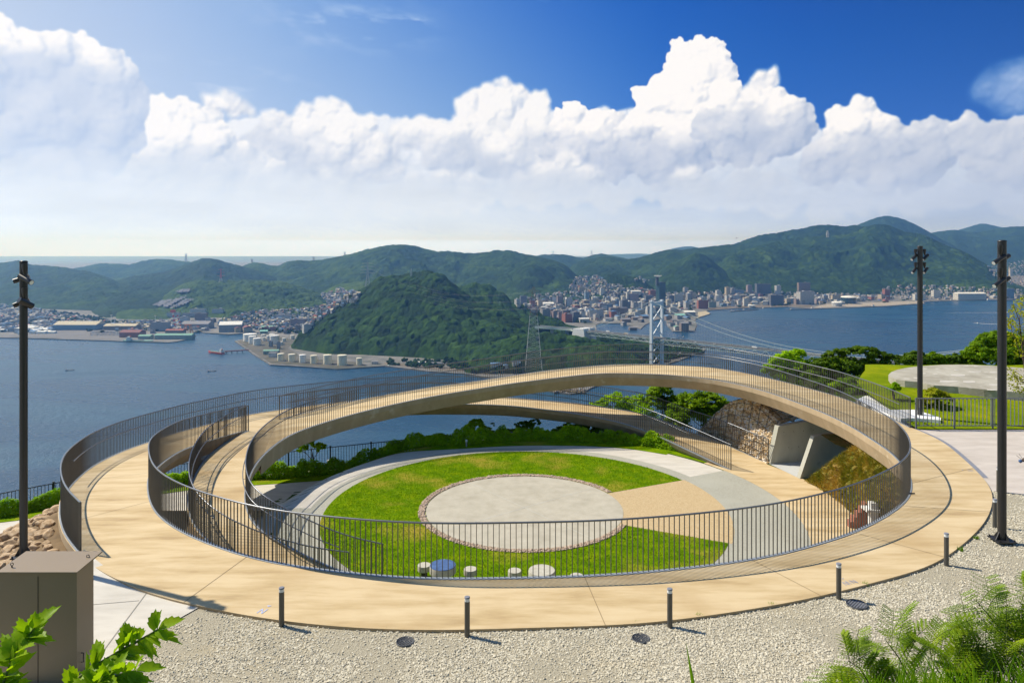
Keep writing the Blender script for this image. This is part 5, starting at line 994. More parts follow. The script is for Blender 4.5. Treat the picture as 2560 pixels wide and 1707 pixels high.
# --- lamp posts
def lamp(name, x, y, h, label, r, heads, simple=False):
    """heads: (z, side dx, dy, yaw deg, pitch deg, length)"""
    p = P(x, y, CAMZ - (y - HY) / FPX * h[1]); root = empty(name, p, label, 'lamp post', 'tall black floodlight posts'); H = h[0]; X, Y, Z = p
    mb = MB(); mb.lathe((X, Y, Z), [(r, 0), (r, H)], 20); mb.build('pole', M['black'], root)
    mb = MB(); mb.box((X, Y, Z + 0.012), (r * 4.6, r * 4.6, 0.024)); 
    for s1 in (-1, 1):
        for s2 in (-1, 1): mb.cyl((X + s1 * r * 1.9, Y + s2 * r * 1.9, Z + 0.024), 0.018, 0.035, 6)
    for an in range(4):
        c, s = math.cos(an * PI / 2 + .3), math.sin(an * PI / 2 + .3); q0 = Vector((X + c * r, Y + s * r, Z + 0.02)); q1 = Vector((X + c * r * 2.2, Y + s * r * 2.2, Z + 0.02)); t = Vector((-s, c, 0)) * 0.008
        mb.add([q0 - t, q1 - t, q0 - t + Vector((0, 0, 0.17)), q0 + t, q1 + t, q0 + t + Vector((0, 0, 0.17))], [(0, 1, 2), (5, 4, 3), (1, 4, 5, 2)])
    mb.build('base_plate', M['black'], root)
    mb = MB(); mb.lathe((X, Y, Z + H), [(r * 1.08, 0), (r * 1.08, 0.02), (r * 0.6, 0.035)], 16); mb.build('cap', M['black'], root)
    for (z, dx, dy, yaw, pitch, L, rr) in heads:
        mb = MB(); c = Vector((X + dx, Y + dy, Z + z)); mb.bar((X, Y, Z + z + 0.22), (X + dx * 0.95, Y + dy * 0.95, Z + z + 0.22), 0.05); mb.lathe((X + dx * .8, Y + dy * .8, Z + z + 0.03), [(0.025, 0), (0.035, 0.06), (0.05, 0.12), (0.055, 0.17), (0.055, 0.23)], 12)
        mb.tube([(X + dx * .8, Y + dy * .8, Z + z + 0.1), tuple(c - Vector((0, 0, 0.03)))], 0.018, 6); mb.build('bracket', M['black'], root)
        d = Vector((math.cos(math.radians(yaw)) * math.cos(math.radians(pitch)), math.sin(math.radians(yaw)) * math.cos(math.radians(pitch)), math.sin(math.radians(pitch)))); c = c - Vector((0, 0, 0.05))
        mb = MB(); mb.tube([c - d * L * .45, c - d * L * .43, c + d * L * .5, c + d * L * .55], rr, 14); hd = mb.build('floodlight', M['black'], root)
        mb = MB(); mb.tube([c + d * (L * .551), c + d * (L * .556)], rr * 0.85, 14); g = mb.build('lens', M['glass_lens'], root); g.parent = hd; TREE[root.name].remove(g); TREE.setdefault(hd.name, []).append(g)
    return root
lamp('lamp_post', 59, 1390, (6.2, 14.9), 'black floodlight post standing on the boulders at the left', 0.075, [(5.90, -0.10, 0.10, 200, -20, .30, .05), (5.90, 0.10, -0.1, -18, -22, .36, .055), (5.40, -0.10, 0.10, 205, -25, .30, .05), (5.40, 0.1, -0.1, 60, -30, .30, .065)])
lamp('lamp_post', 2505, 1349, (6.68, 15.83), 'black floodlight post standing on the gravel at the right', 0.088, [(6.34, -0.12, -0.1, 195, -28, .36, .05), (6.34, 0.12, 0.12, 20, 25, .34, .05), (5.83, -0.12, -0.1, 200, -28, .36, .05), (5.83, 0.12, 0.12, 20, 25, .34, .05)])
lamp('lamp_post', 2300, 1048, (6.68, 27.35), 'black floodlight post on the park lawn beside the white slab', 0.095, [(6.33, -0.22, 0.0, 205, -35, .34, .06), (6.33, 0.22, 0.0, 205, -35, .34, .06), (5.82, -0.22, 0.0, 210, -35, .32, .055), (5.82, 0.22, 0.0, 215, -35, .32, .055)])
# --- bollard lights
def mk_bollard():
    root = empty('bollard_light', (0, 0, 0), 'tmp', 'bollard', 'low bollard lights along the gravel'); mb = MB(); mb.lathe((0, 0, -0.05), [(0.046, 0), (0.046, 0.65)], 18); mb.build('post', M['metal'], root)
    mb = MB(); mb.lathe((0, 0, 0.60), [(0.044, 0), (0.044, 0.05)], 18); mb.build('lens', M['glass_lens'], root)
    mb = MB(); mb.lathe((0, 0, 0.65), [(0.047, 0), (0.047, 0.022), (0.04, 0.026)], 18); mb.build('cap', M['slate'], root); return root
bol = [(704, 1564, 'leftmost bollard light, beside the painted letter N'), (1168, 1590, 'second bollard light from the left, at the middle of the gravel edge'), (1674.5, 1567, 'third bollard light from the left, right of a drain grate'), (2097, 1497, 'bollard light beside the painted letters and the round manhole'), (2366, 1413, 'bollard light on the curve between the painted letters and the right lamp post'), (2487, 1318, 'bollard light just left of the right lamp post base'), (2496, 1230, 'farthest bollard light, half hidden behind the right lamp post')]
for k, (x, y, l) in enumerate(bol):
    p = P(x, y, -0.05); o = mk_bollard() if k == 0 else copy_tree(o0, p, label=l)
    if k == 0: o0 = o; o.location = p; o['label'] = l
# small path light by the hedge
def smalllight(x, y, label):
    p = PL(x, y); root = empty('path_light', p, label, 'path light', 'short pale path lights by the hedge'); mb = MB(); mb.cyl(p, 0.04, 0.26, 10); mb.build('post', M['flange'], root); mb = MB(); mb.lathe((p[0], p[1], p[2] + 0.26), [(0.055, 0), (0.06, 0.03), (0.05, 0.09)], 12); mb.build('head', M['white_paint'], root)
smalllight(820, 1167, 'short pale path light on the grass by the left part of the hedge')
smalllight(1166, 1117, 'short pale path light by the hedge near its middle')
# --- cabinet at lower left
p = P(192, 1710, -0.05); cx0, cy0 = p[0], p[1]; rt = empty('equipment_cabinet', (cx0 - 0.55, cy0 + .2, -0.05), 'large bronze coloured steel cabinet with a sloped lid and two lifting eyes', 'cabinet')
W0, DP, HC = 1.17, 0.46, 1.72; zb = -0.05
mb = MB(); v = [(cx0 - W0, cy0), (cx0, cy0), (cx0 - 0.02, cy0 + DP), (cx0 - W0 - .02, cy0 + DP)]; hz2 = [HC - .03, HC - .03, HC + .015, HC + .015]
mb.add([(x, y, zb) for x, y in v] + [(x, y, zb + h) for (x, y), h in zip(v, hz2)], [(0, 3, 2, 1), (0, 1, 5, 4), (1, 2, 6, 5), (2, 3, 7, 6), (3, 0, 4, 7), (4, 5, 6, 7)]); mb.build('body', M['brown'], rt)
mb = MB(); o_ = 0.02; v = [(cx0 - W0 - o_, cy0 - .03), (cx0 + o_, cy0 - .03), (cx0 + .06, cy0 + DP + .1), (cx0 - W0 + .02, cy0 + DP + .1)]; hz2 = [HC - .035, HC - .035, HC + .03, HC + .03]
mb.add([(x, y, zb + h) for (x, y), h in zip(v, hz2)] + [(x, y, zb + h + .022) for (x, y), h in zip(v, hz2)], [(0, 3, 2, 1), (0, 1, 5, 4), (1, 2, 6, 5), (2, 3, 7, 6), (3, 0, 4, 7), (4, 5, 6, 7)]); mb.build('lid', M['brown'], rt)
mb = MB(); mb.box((cx0 - W0 / 2, cy0 - 0.003, HC / 2 - .08), (0.006, 0.006, HC - .12)); mb.build('door_seam', M['black'], rt)
for xx in (cx0 - 0.06, cx0 - W0 + 0.12):
    mb = MB(); yy = cy0 + (0.38 if xx > cx0 - .5 else 0.1); zc = zb + HC + .05; mb.tube([(xx + 0.022 * math.cos(a), yy, zc + 0.022 * math.sin(a)) for a in np.linspace(0, 2 * PI, 13)], 0.006, 6); mb.cyl((xx, yy, zc - 0.05), 0.01, 0.03, 8); mb.build('lifting_eye', M['black'], rt)
mb = MB(); mb.tube([(cx0 + .005, cy0 + .1, zb + .28), (cx0 + .04, cy0 + .1, zb + .28), (cx0 + .04, cy0 + .1, zb + .42), (cx0 + .005, cy0 + .1, zb + .42)], 0.009, 6); mb.build('handle', M['black'], rt)
# --- manholes and grates
M['iron'] = pmat('cast_iron', [(0.3, (0.035, 0.037, 0.042)), (0.6, (0.09, 0.095, 0.105))], 25, 0.6, bump=0.6, bscale=30)
def manhole(x, y, r, label, grate=False, z=-0.045, seed=0):
    p = P(x, y, z); root = empty('manhole_cover', p, label, 'manhole cover'); mb = MB(); mb.lathe((p[0], p[1], z - .02), [(r, 0), (r, .025), (r * .93, .025), (r * .93, .018), (0.01, .018)], 32); mb.build('plate', M['iron'], root)
    mb = MB()
    for a in range(-5, 6):
        for b_ in range(-5, 6):
            xx, yy = a * r * .17, b_ * r * .17
            if xx * xx + yy * yy < (r * .85) ** 2 and (a + b_) % 2 == 0: mb.box((p[0] + xx, p[1] + yy, z + .001), (r * .12, r * .12, .008), 0.5 if grate else 0)
    mb.build('tread_pattern', M['slate'] if not grate else M['iron'], root)
manhole(228, 1569, 0.18, 'round patterned manhole cover on the pale concrete beside the cabinet')
manhole(2142, 1509, 0.185, 'round dark manhole cover in the gravel beside a bollard', z=-0.02)
manhole(1013, 1602, 0.15, 'small round drain grate in the gravel left of the middle', True, z=-0.03)
manhole(1602, 1594, 0.15, 'small round drain grate in the gravel beside the third bollard', True, z=-0.03)
p = P(252, 1600, -0.045); mb = MB(); mb.box((p[0], p[1], -0.045), (0.33, 0.12, 0.02), 0.35); tag(mb.build('drain_cover', M['iron']), 'small rectangular metal cover set in the pale concrete', 'drain cover')
# --- painted compass marks on the walk
M['bluepaint'] = pmat('faded_blue_paint', two((0.46, 0.50, 0.68), 0.9), 20, 0.7); M['bluepaint2'] = pmat('blue_grey_paint', two((0.30, 0.32, 0.42), 0.9), 20, 0.7)
def strokes(name, segs, w_, mat, label):
    mb = MB()
    for i, (x0, y0, x1, y1) in enumerate(segs):
        a = Vector(P(x0, y0, 0.0)); b_ = Vector(P(x1, y1, 0.0)); s = Vector((-(b_ - a).y, (b_ - a).x, 0)).normalized() * w_ / 2; z = Vector((0, 0, 0.005 + 0.0006 * i)); mb.add([a - s + z, b_ - s + z, b_ + s + z, a + s + z], [(0, 1, 2, 3)])
    return mb
def tri(mb, pts): mb.add([Vector(P(x, y, 0)) + Vector((0, 0, .005)) for x, y in pts], [(0, 1, 2)])
mb = strokes('N', [(642, 1532, 656.5, 1521.5), (656.5, 1521.5, 654, 1533.5), (654, 1533.5, 669.5, 1522)], 0.022, None, None); tri(mb, [(668, 1512.6), (669.5, 1516.5), (680, 1513.8)]); tag(mb.build('painted_letter', M['bluepaint']), 'pale blue letter N with a pointer painted on the walk', 'marking')
ML = [(2105.5, 1455, 2116.5, 1463.5), (2106, 1455, 2124, 1461.5), (2112, 1453, 2124, 1461.5), (2113, 1453, 2129.5, 1459.5)]
NL = [(2122, 1451, 2136, 1458.5), (2122, 1451, 2145.5, 1457), (2131, 1449.3, 2145, 1457)]
mb = strokes('M', ML + NL, 0.015, None, None); tri(mb, [(2104, 1446.3), (2108.5, 1444.5), (2108, 1448.2)]); tag(mb.build('painted_letters', M['bluepaint2']), 'blue grey letters with a pointer painted on the walk beside a bollard', 'marking')
mb = strokes('W', [(2417, 1173.5, 2432, 1175), (2419, 1176.5, 2433, 1177.6)], 0.02, None, None); tri(mb, [(2403.5, 1174), (2407.5, 1173.3), (2407, 1175.5)]); tag(mb.build('painted_letter', M['bluepaint2']), 'small blue grey mark painted on the walk near the drain strip', 'marking')
# --- boulder slope on the left
edge = OUTL[:IDX(OUTL, P(201.6, 1184, CAMZ - 7.05))]
def rockz(x, y):
    d = np.hypot(edge[:, 0] - x, edge[:, 1] - y); k = d.argmin(); dt = d[k]; zt = edge[k, 2] - 0.28
    d2 = max(0.0, y - 14.6); z2 = -0.12 - d2 * 0.45
    if y <= 14.6: return -0.12
    z = max(zt - dt * 0.42, z2 if x < -9.9 else -9); xp = CX + FPX * x / y
    if xp < 175 or y > 20: z = min(z, CAMZ - (float(np.interp(xp, [-80, 0, 143, 175], [1378, 1340, 1268, 1268])) - HY) / FPX * y - .12)
    return max(z, -4.4)
mb = MB(); gx = np.linspace(-20, -9.2, 55); gy = np.linspace(13.7, 28, 60); mb.add([(x, y, rockz(x, y)) for y in gy for x in gx], [(j * 55 + i, j * 55 + i + 1, (j + 1) * 55 + i + 1, (j + 1) * 55 + i) for j in range(59) for i in range(54)], 0, True); tag(mb.build('slope_ground', M['soil']), kind='structure')
M['boulder'] = pmat('sandstone', [(0.3, (0.28, 0.17, 0.085)), (0.5, (0.47, 0.335, 0.20)), (0.65, (0.57, 0.44, 0.30)), (0.8, (0.60, 0.52, 0.42))], 2.3, 0.9, bump=0.5, bscale=12, coord='Object')
rock_meshes = []
for k in range(9):
    bm = bmesh.new(); bmesh.ops.create_icosphere(bm, subdivisions=3, radius=1); rs = np.random.RandomState(k + 20); pl = [(Vector(rs.randn(3)).normalized(), rs.uniform(0.55, 0.85)) for _ in range(16)]
    for v in bm.verts:
        for nn, d in pl:
            t = v.co.dot(nn)
            if t > d: v.co -= nn * (t - d)
        v.co += Vector(rs.randn(3)) * 0.012
    me = bpy.data.meshes.new('boulder'); bm.to_mesh(me); bm.free(); me.materials.append(M['boulder'])
    for pp_ in me.polygons: pp_.use_smooth = False
    rock_meshes.append(me)
rs = random.Random(12); placed = []; tries = 0
while len(placed) < 290 and tries < 16000:
    tries += 1; x = rs.uniform(-17.5, -9.8); y = rs.uniform(14.2, 25); z = rockz(x, y)
    if z < lowz(x, y) + 0.05 or (z > -0.2 and y > 15.2 and x > -10.2): continue
    dd_ = np.hypot(edge[:, 0] - x, edge[:, 1] - y).min(); ins = (x - np.interp(y, edge[:, 1], edge[:, 0])) > -0.25 and y > edge[0, 1] - 0.2
    if ins or (x > -10.35 and y < 16): continue
    if abs(x + 10.31) < .3 and abs(y - 14.93) < .3: continue
    if (x - CX) and ((x) / y * FPX + CX) < -60: continue
    r_ = rs.uniform(0.13, 0.28)
    if any((x - a) ** 2 + (y - b_) ** 2 < (0.72 * (r_ + c)) ** 2 for a, b_, c in placed): continue
    placed.append((x, y, r_)); o = bpy.data.objects.new('boulder', rock_meshes[rs.randrange(9)]); COL.objects.link(o); o.location = (x, y, z + r_ * .12); o.rotation_euler = (rs.uniform(-.3, .3), rs.uniform(-.3, .3), rs.uniform(0, 6.28)); o.scale = (r_ * rs.uniform(1, 1.35), r_ * rs.uniform(.8, 1.05), r_ * rs.uniform(.5, .75))
    tag(o, 'one of the tan boulders piled on the slope left of the walkway', 'boulder', 'tan boulders on the left slope')
# --- real gravel stones on the visible ground
from mathutils import geometry as _g
def inside(poly, x, y):
    c = np.zeros(x.shape, bool); j = len(poly) - 1
    for i in range(len(poly)):
        xi, yi = poly[i][:2]; xj, yj = poly[j][:2]; c ^= ((yi > y) != (yj > y)) & (x < (xj - xi) * (y - yi) / (yj - yi + 1e-12) + xi); j = i
    return c
rs = np.random.RandomState(21); n = 190000; d = 10.2 + rs.rand(n) ** 1.1 * 9; x = (rs.rand(n) * 2700 - 70 - CX) / FPX * d
ok = ~inside([tuple(p[:2]) for p in UOUT] + [(13, 40), (-13, 40)], x, d) & ~inside(slab, x, d) & ~inside(pp, x, d) & ~((x < -5.6) & (d > 12.4)) & ~((x < -8) & (d > 10)); x, d = x[ok], d[ok]
dens = fbm2(0, 0, (x * 1.2 + 60).astype(np.float32), (d * 1.2 + 60).astype(np.float32), 4, 31); keep = rs.rand(len(x)) < np.clip((dens - 0.28) * 3.2, 0.12, 1); x, d = x[keep], d[keep]
M['gravel'] = pmat('crushed_gravel', [(0.25, (0.246, 0.213, 0.162)), (0.45, (0.470, 0.431, 0.335)), (0.6, (0.627, 0.582, 0.464)), (0.8, (0.717, 0.683, 0.583))], 22, 0.9, second=(0.5, (0.526, 0.414, 0.238), 0.62, 0.9))
oc = np.array([[1, 0, 0], [-1, 0, 0], [0, 1, 0], [0, -1, 0], [0, 0, 1], [0, 0, -1.0]]); of = np.array([[0, 2, 4], [2, 1, 4], [1, 3, 4], [3, 0, 4]])
iv_, ifc_ = iv, ifc; iv, ifc = oc * 1.0, of
V, F = stones(np.stack([x, d, np.full(len(x), -0.046)], 1), 0.0165, 5, 0.9, 0.4); iv, ifc = iv_, ifc_
print('gravel', len(x)); tag(npmesh('gravel', V, F, M['gravel']), kind='stuff')
# stones of the ring round the plaza
rs = np.random.RandomState(22); n = 2600; an = np.radians(26 + rs.rand(n) * 308); r_ = 3.68 + rs.rand(n) * 0.22
V, F = stones(np.stack([DC[0] + r_ * np.cos(an), DC[1] + r_ * np.sin(an), np.full(n, LOW + 0.035)], 1), 0.032, 6, 0.8); tag(npmesh('ring_stones', V, F, M['gravel_ring']), kind='stuff')
# weeds at the gravel edge
for k, (x, y, s_, l) in enumerate([(2162, 1462, .09, 'small weed at the walk edge right of the painted letters'), (1590, 1556, .06, 'tiny weed at the walk edge above the drain grate'), (1747, 1540, .08, 'small weed at the walk edge right of the third bollard'), (1930, 1513, .08, 'small weed at the walk edge left of the fourth bollard'), (965, 1573, .05, 'tiny yellow weed at the walk edge left of the middle'), (2403, 1375, .09, 'small weed at the walk edge above the fifth bollard'), (2440, 1345, .08, 'small weed at the walk edge near the right lamp')]):
    p = P(x, y + 2, -0.05); b_ = np.array([[p[0] + rnd.gauss(0, s_ * .4), p[1] + rnd.gauss(0, s_ * .2), -0.06] for _ in range(60)]); tag(blades('weed', b_, s_, 0.006, M['blade'], 0.9, 40 + k), l, 'weed')
# --- near bank under the camera and its plants
mb = MB(); gx = np.linspace(-9, 9, 40); gy = [0.6, 1.2, 2.2, 3.2, 4.4, 5.6, 6.8, 8.0, 8.9]; gz = [5.35, 5.05, 4.55, 3.75, 2.9, 2.05, 1.2, 0.4, -0.1]
V = [(x, y, z + 0.06 * math.sin(x * 2 + y)) for y, z in zip(gy, gz) for x in gx]; mb.add(V, [(j * 40 + i, j * 40 + i + 1, (j + 1) * 40 + i + 1, (j + 1) * 40 + i) for j in range(8) for i in range(39)], 0, True); tag(mb.build('near_bank', M['ground_green']), kind='structure')
M['bigleaf'] = leafmat('broad_leaf', [(0.3, (0.16, 0.28, 0.008)), (0.5, (0.25, 0.40, 0.012)), (0.7, (0.36, 0.48, 0.02))], 6, 0.5, 0.4)
M['stem'] = pmat('green_stem', two((0.16, 0.20, 0.05), 0.7), 9, 0.6)
def broadleaf(base, dirv, up, L, Wd, seed, droop=0.25):
    """serrated folded leaf; returns verts, faces"""
    rs = random.Random(seed); dirv = Vector(dirv).normalized(); side = dirv.cross(Vector(up)).normalized(); nrm = side.cross(dirv).normalized(); n = 9; v = []; f = []
    for i in range(n + 1):
        t = i / n; w_ = Wd * math.sin(PI * min(1, t ** 0.75)) ** 0.9 * (1.0 if i % 2 else 0.80) * (1 if t < .98 else 0); c = Vector(base) + dirv * L * t - Vector(up) * droop * L * t * t
        tip = dirv * L * 0.07 * (1 if i % 2 else 0)
        v += [c, c + side * w_ + nrm * w_ * 0.35 + tip, c - side * w_ + nrm * w_ * 0.30 + tip]
    for i in range(n): a = i * 3; f += [(a, a + 1, a + 4, a + 3), (a, a + 3, a + 5, a + 2)]
    return v, f
def leafy_branch(name, path, d, leafs, label, seed, L=0.1):
    pts = [Vector(D(x, y, d + dd)) for x, y, dd in path]; root = empty(name, pts[0], label, 'shrub'); mb = MB(); mb.tube(pts, 0.007, 6, r_end=0.003); mb.build('stem', M['stem'], root); rs = random.Random(seed); mb = MB()
    S = resample(np.array([tuple(p) for p in pts]) , 60) if False else None
    for k in range(leafs):
        t = rs.uniform(0.12, 1.0); i = min(int(t * (len(pts) - 1)), len(pts) - 2); f_ = t * (len(pts) - 1) - i; b_ = pts[i].lerp(pts[i + 1], f_); ax = (pts[i + 1] - pts[i]).normalized()
        sd = rs.choice((-1, 1)); dr = (ax * rs.uniform(.3, 1.0) + Vector((rs.uniform(-.5, .5), rs.uniform(-.9, .3), rs.uniform(-.1, .6))) + ax.cross(Vector((0, -1, 0.3))) * sd * 0.9).normalized()
        v, f = broadleaf(b_, dr, (rs.uniform(-.4, .4), rs.uniform(-.7, 0.1), 1), L * rs.uniform(.6, 1.15), L * rs.uniform(.2, .30), rs.random()); mb.add(v, f, 0, True)
    v, f = broadleaf(pts[-1], pts[-1] - pts[-2], (0, -.5, 1), L, L * .3, 3); mb.add(v, f, 0, True)
    mb.build('leaves', M['bigleaf'], root); return root
leafy_branch('leafy_shrub', [(120, 1900, 0), (170, 1740, 0), (200, 1690, 0), (250, 1655, .05), (300, 1625, .1), (350, 1598, .12), (395, 1572, .15)], 2.6, 46, 'bright green leafy branch in front of the cabinet, reaching right', 5, 0.095)
leafy_branch('leafy_shrub', [(230, 1900, 0), (210, 1760, 0), (240, 1710, 0), (280, 1690, .05), (340, 1675, .1)], 2.5, 40, 'lower leafy branch beside the cabinet at the bottom edge', 6, 0.095)
leafy_branch('leafy_shrub', [(-40, 1900, 0), (-10, 1760, 0), (10, 1700, 0), (35, 1640, .05), (60, 1600, .1), (88, 1568, .12)], 2.4, 40, 'leafy branch at the far left bottom corner in front of the cabinet', 7, 0.10)
# feathery plants and grass at lower right
M['feather'] = leafmat('feathery_leaf', [(0.3, (0.12, 0.20, 0.008)), (0.5, (0.19, 0.30, 0.010)), (0.7, (0.33, 0.40, 0.02))], 4, 0.4, 0.5)
def feathery(path, d, n, label, seed, spread=0.20):
    pts = [Vector(D(x, y, d)) for x, y in path]; root = empty('feathery_shrub', pts[0], label, 'shrub'); mb = MB(); mb.tube(pts, 0.006, 5, r_end=0.002); rs = random.Random(seed); lf = MB(); v, f = [], []
    for k in range(n):
        t = 0.15 + 0.85 * k / n; i = min(int(t * (len(pts) - 1)), len(pts) - 2); b_ = pts[i].lerp(pts[i + 1], t * (len(pts) - 1) - i); ax = (pts[i + 1] - pts[i]).normalized(); sd = 1 if k % 2 else -1
        q = (ax * 0.7 + ax.cross(Vector((0, -1, .2))).normalized() * sd * rs.uniform(.6, 1) + Vector((rs.uniform(-.2, .2), rs.uniform(-.6, .4), rs.uniform(-.1, .25)))).normalized(); L = spread * rs.uniform(.6, 1.1)
        rc = [b_ + q * L * s_ - Vector((0, 0, 1)) * L * 0.25 * s_ * s_ for s_ in (0, .35, .7, 1)]; mb.tube(rc, 0.0018, 3)
        for pn in range(7):
            s_ = 0.15 + 0.85 * pn / 7; c = b_ + q * L * s_ - Vector((0, 0, 1)) * L * .25 * s_ * s_
            for s2 in (-1, 1):
                pr = (q * 0.55 + q.cross(Vector((0, 0, 1))).normalized() * s2 * 0.8).normalized(); pl = L * 0.38 * (1 - 0.4 * s_)
                sdv = pr.cross(Vector((0, .2, 1))).normalized()
                for m_ in range(7):
                    u_ = (m_ + 1) / 7 * pl; cc = c + pr * u_ - Vector((0, 0, 1)) * u_ * .2
                    for s3 in (-1, 1):
                        e = cc + sdv * s3 * 0.019 + pr * 0.006; a0 = len(v); v += [cc, cc + pr * .007 + sdv * s3 * .009, e, cc - pr * 0.001 + sdv * s3 * .010]; f.append((a0, a0 + 1, a0 + 2, a0 + 3))
    lf.add(v, f); mb.build('stem', M['stem'], root); lf.build('leaves', M['feather'], root)
feathery([(2290, 1850), (2275, 1700), (2245, 1640), (2215, 1600)], 3.6, 16, 'feathery shrub at the bottom, left of the other feathery ones', 1, .30)
feathery([(2420, 1850), (2360, 1700), (2330, 1650), (2320, 1600)], 3.8, 16, 'feathery shrub at the bottom between two others', 2, .30)
feathery([(2640, 1800), (2560, 1640), (2500, 1570), (2440, 1500)], 3.4, 18, 'feathery branch reaching up left in the lower right corner', 3, .26)
feathery([(2600, 1850), (2540, 1710), (2480, 1650), (2420, 1610)], 3.3, 16, 'feathery branch low in the lower right corner', 4, .28)
feathery([(2680, 1700), (2620, 1600), (2580, 1540), (2545, 1500)], 3.5, 14, 'feathery branch cut by the right edge of the view', 5, .26)
feathery([(2200, 1850), (2180, 1720), (2150, 1670), (2120, 1650)], 3.5, 18, 'low feathery shrub at the left end of the lower right plants', 6, .26)
feathery([(2480, 1850), (2440, 1730), (2400, 1690), (2390, 1650)], 3.3, 20, 'feathery shrub low behind the grass in the lower right', 7, .28)
feathery([(2560, 1800), (2530, 1680), (2510, 1640), (2480, 1600)], 3.5, 20, 'feathery shrub under the corner branch at the lower right', 8, .28)
M['tallgrass'] = leafmat('tall_grass', [(0.3, (0.12, 0.24, 0.015)), (0.6, (0.20, 0.36, 0.02)), (0.8, (0.32, 0.42, 0.05))], 5, 0.4)
def grassblade(path, d, w_):
    pts = [Vector(D(x, y, d)) for x, y in path]; mb = MB(); n = len(pts); v = []
    for i, p in enumerate(pts): ww = w_ * (1 - i / (n - 1)) ** 0.6; v += [p - Vector((ww, 0, 0)), p + Vector((0, ww * .5, 0)), p + Vector((ww, 0, 0))]
    return v, [(i * 3 + a, i * 3 + a + 1, i * 3 + a + 4, i * 3 + a + 3) for i in range(n - 1) for a in (0, 1)]
mb = MB(); v, f = grassblade([(1745, 1850), (1736, 1730), (1728, 1680), (1714, 1600)], 2.2, 0.009); mb.add(v, f, 0, True); tag(mb.build('grass_blade', M['tallgrass']), 'single tall grass blade standing alone at the bottom edge', 'grass blade')
rs = random.Random(9); mb = MB()
for k in range(170):
    x = rs.uniform(2160, 2620) if k > 20 else rs.uniform(2060, 2160); h = rs.uniform(40, 130) * (0.35 + 0.65 * min(1, max(0, (x - 2020) / 300))); l = rs.uniform(-50, 50); d_ = rs.uniform(2.8, 3.3)
    v, f = grassblade([(x, 1880), (x + l * .2, 1760), (x + l * .6, 1740 - h * .5), (x + l * 1.4, 1735 - h)], d_, 0.007); mb.add(v, f, 0, True)
tag(mb.build('tall_grass', M['tallgrass']), kind='stuff')
# insect by the right edge and a bird in the sky
rt = empty('flying_insect', D(2556, 1153, 1.4), 'dark blue headed insect flying past the right edge', 'insect'); mb = MB(); c = Vector(D(2556, 1153, 1.4))
mb.lathe((0, 0, 0), [(0.0008, 0), (0.0032, .002), (0.0034, .005), (0.0012, .007)], 10); o = mb.build('head', M['bluetop']); o.parent = rt; o.location = (-0.004, 0, -.003); mb = MB(); mb.lathe((0, 0, 0), [(0.001, 0), (0.003, .003), (0.0036, .008), (0.002, .014), (.0005, .016)], 10); o = mb.build('body', M['bark']); o.parent = rt; o.rotation_euler = (0, 1.0, 0); o.location = (-0.001, 0, 0)
mb = MB(); mb.tube([(0, 0, 0.003), (-0.012, 0, .012)], .0004, 4); mb.tube([(0.002, 0, 0.003), (-0.004, 0.004, .014)], .0004, 4); o = mb.build('leg_pair', M['black']); o.parent = rt
c = D(1841, 595.5, 120); mb = MB(); v = [(-.45, 0, .12), (-.2, .1, .05), (0, .12, 0), (.2, .1, .05), (.45, 0, .12), (.2, -.08, .03), (0, -.12, -.02), (-.2, -.08, .03)]
mb.add(v, [(0, 1, 7), (1, 2, 6, 7), (2, 3, 5, 6), (3, 4, 5)]); o = mb.build('wings', M['black']); bt = empty('bird', c, 'small dark bird in the sky left of the mountain', 'bird'); o.parent = bt; mb = MB(); mb.lathe((0, 0, 0), [(.01, -.22), (.06, -.1), (.075, .05), (.04, .15), (.01, .22)], 10); o = mb.build('body', M['black']); o.parent = bt; o.rotation_euler = (PI / 2, 0, 0)
# ================================================================== FAR OBJECTS: town, port, bridge (before the haze is added)
bpy.context.view_layer.update(); DG = bpy.context.evaluated_depsgraph_get()
def G(x, y, start=600):
    """first ground hit of the camera ray through photo pixel x,y beyond `start` metres"""
    dv = Vector(((x - CX) / FPX, 1, -(y - HY) / FPX)); o = Vector((0, 0, CAMZ)) + dv * start; hit, loc, *_ = sc.ray_cast(DG, o, dv.normalized()); return loc if hit else None
def facade(name, wall, glass=(0.05, 0.065, 0.085), fh=3.3, bay=3.6, wz=0.5, wx=0.62, rough=0.7):
    m, nt, b = newmat(name); tc = N(nt, 'ShaderNodeTexCoord'); s = N(nt, 'ShaderNodeSeparateXYZ'); nt.links.new(tc.outputs['Object'], s.inputs[0])
    def mt(op, a, c=None):
        n = N(nt, 'ShaderNodeMath', operation=op)
        for i, q in enumerate((a, c)):
            if q is None: continue
            if isinstance(q, (int, float)): n.inputs[i].default_value = q
            else: nt.links.new(q, n.inputs[i])
        return n.outputs[0]
    h = mt('LESS_THAN', mt('FRACT', mt('DIVIDE', s.outputs[2], fh)), wz); v = mt('LESS_THAN', mt('FRACT', mt('DIVIDE', mt('ADD', s.outputs[0], s.outputs[1]), bay)), wx)
    g = N(nt, 'ShaderNodeNewGeometry'); sn = N(nt, 'ShaderNodeSeparateXYZ'); nt.links.new(g.outputs['Normal'], sn.inputs[0]); side = mt('LESS_THAN', mt('ABSOLUTE', sn.outputs[2]), 0.5)
    k = mt('MULTIPLY', mt('MULTIPLY', h, v), side); mx = N(nt, 'ShaderNodeMix', data_type='RGBA'); nt.links.new(k, mx.inputs[0]); mx.inputs[6].default_value = (*wall, 1); mx.inputs[7].default_value = (*glass, 1)
    nt.links.new(mx.outputs[2], b.inputs['Base Color']); b.inputs['Roughness'].default_value = rough; return m
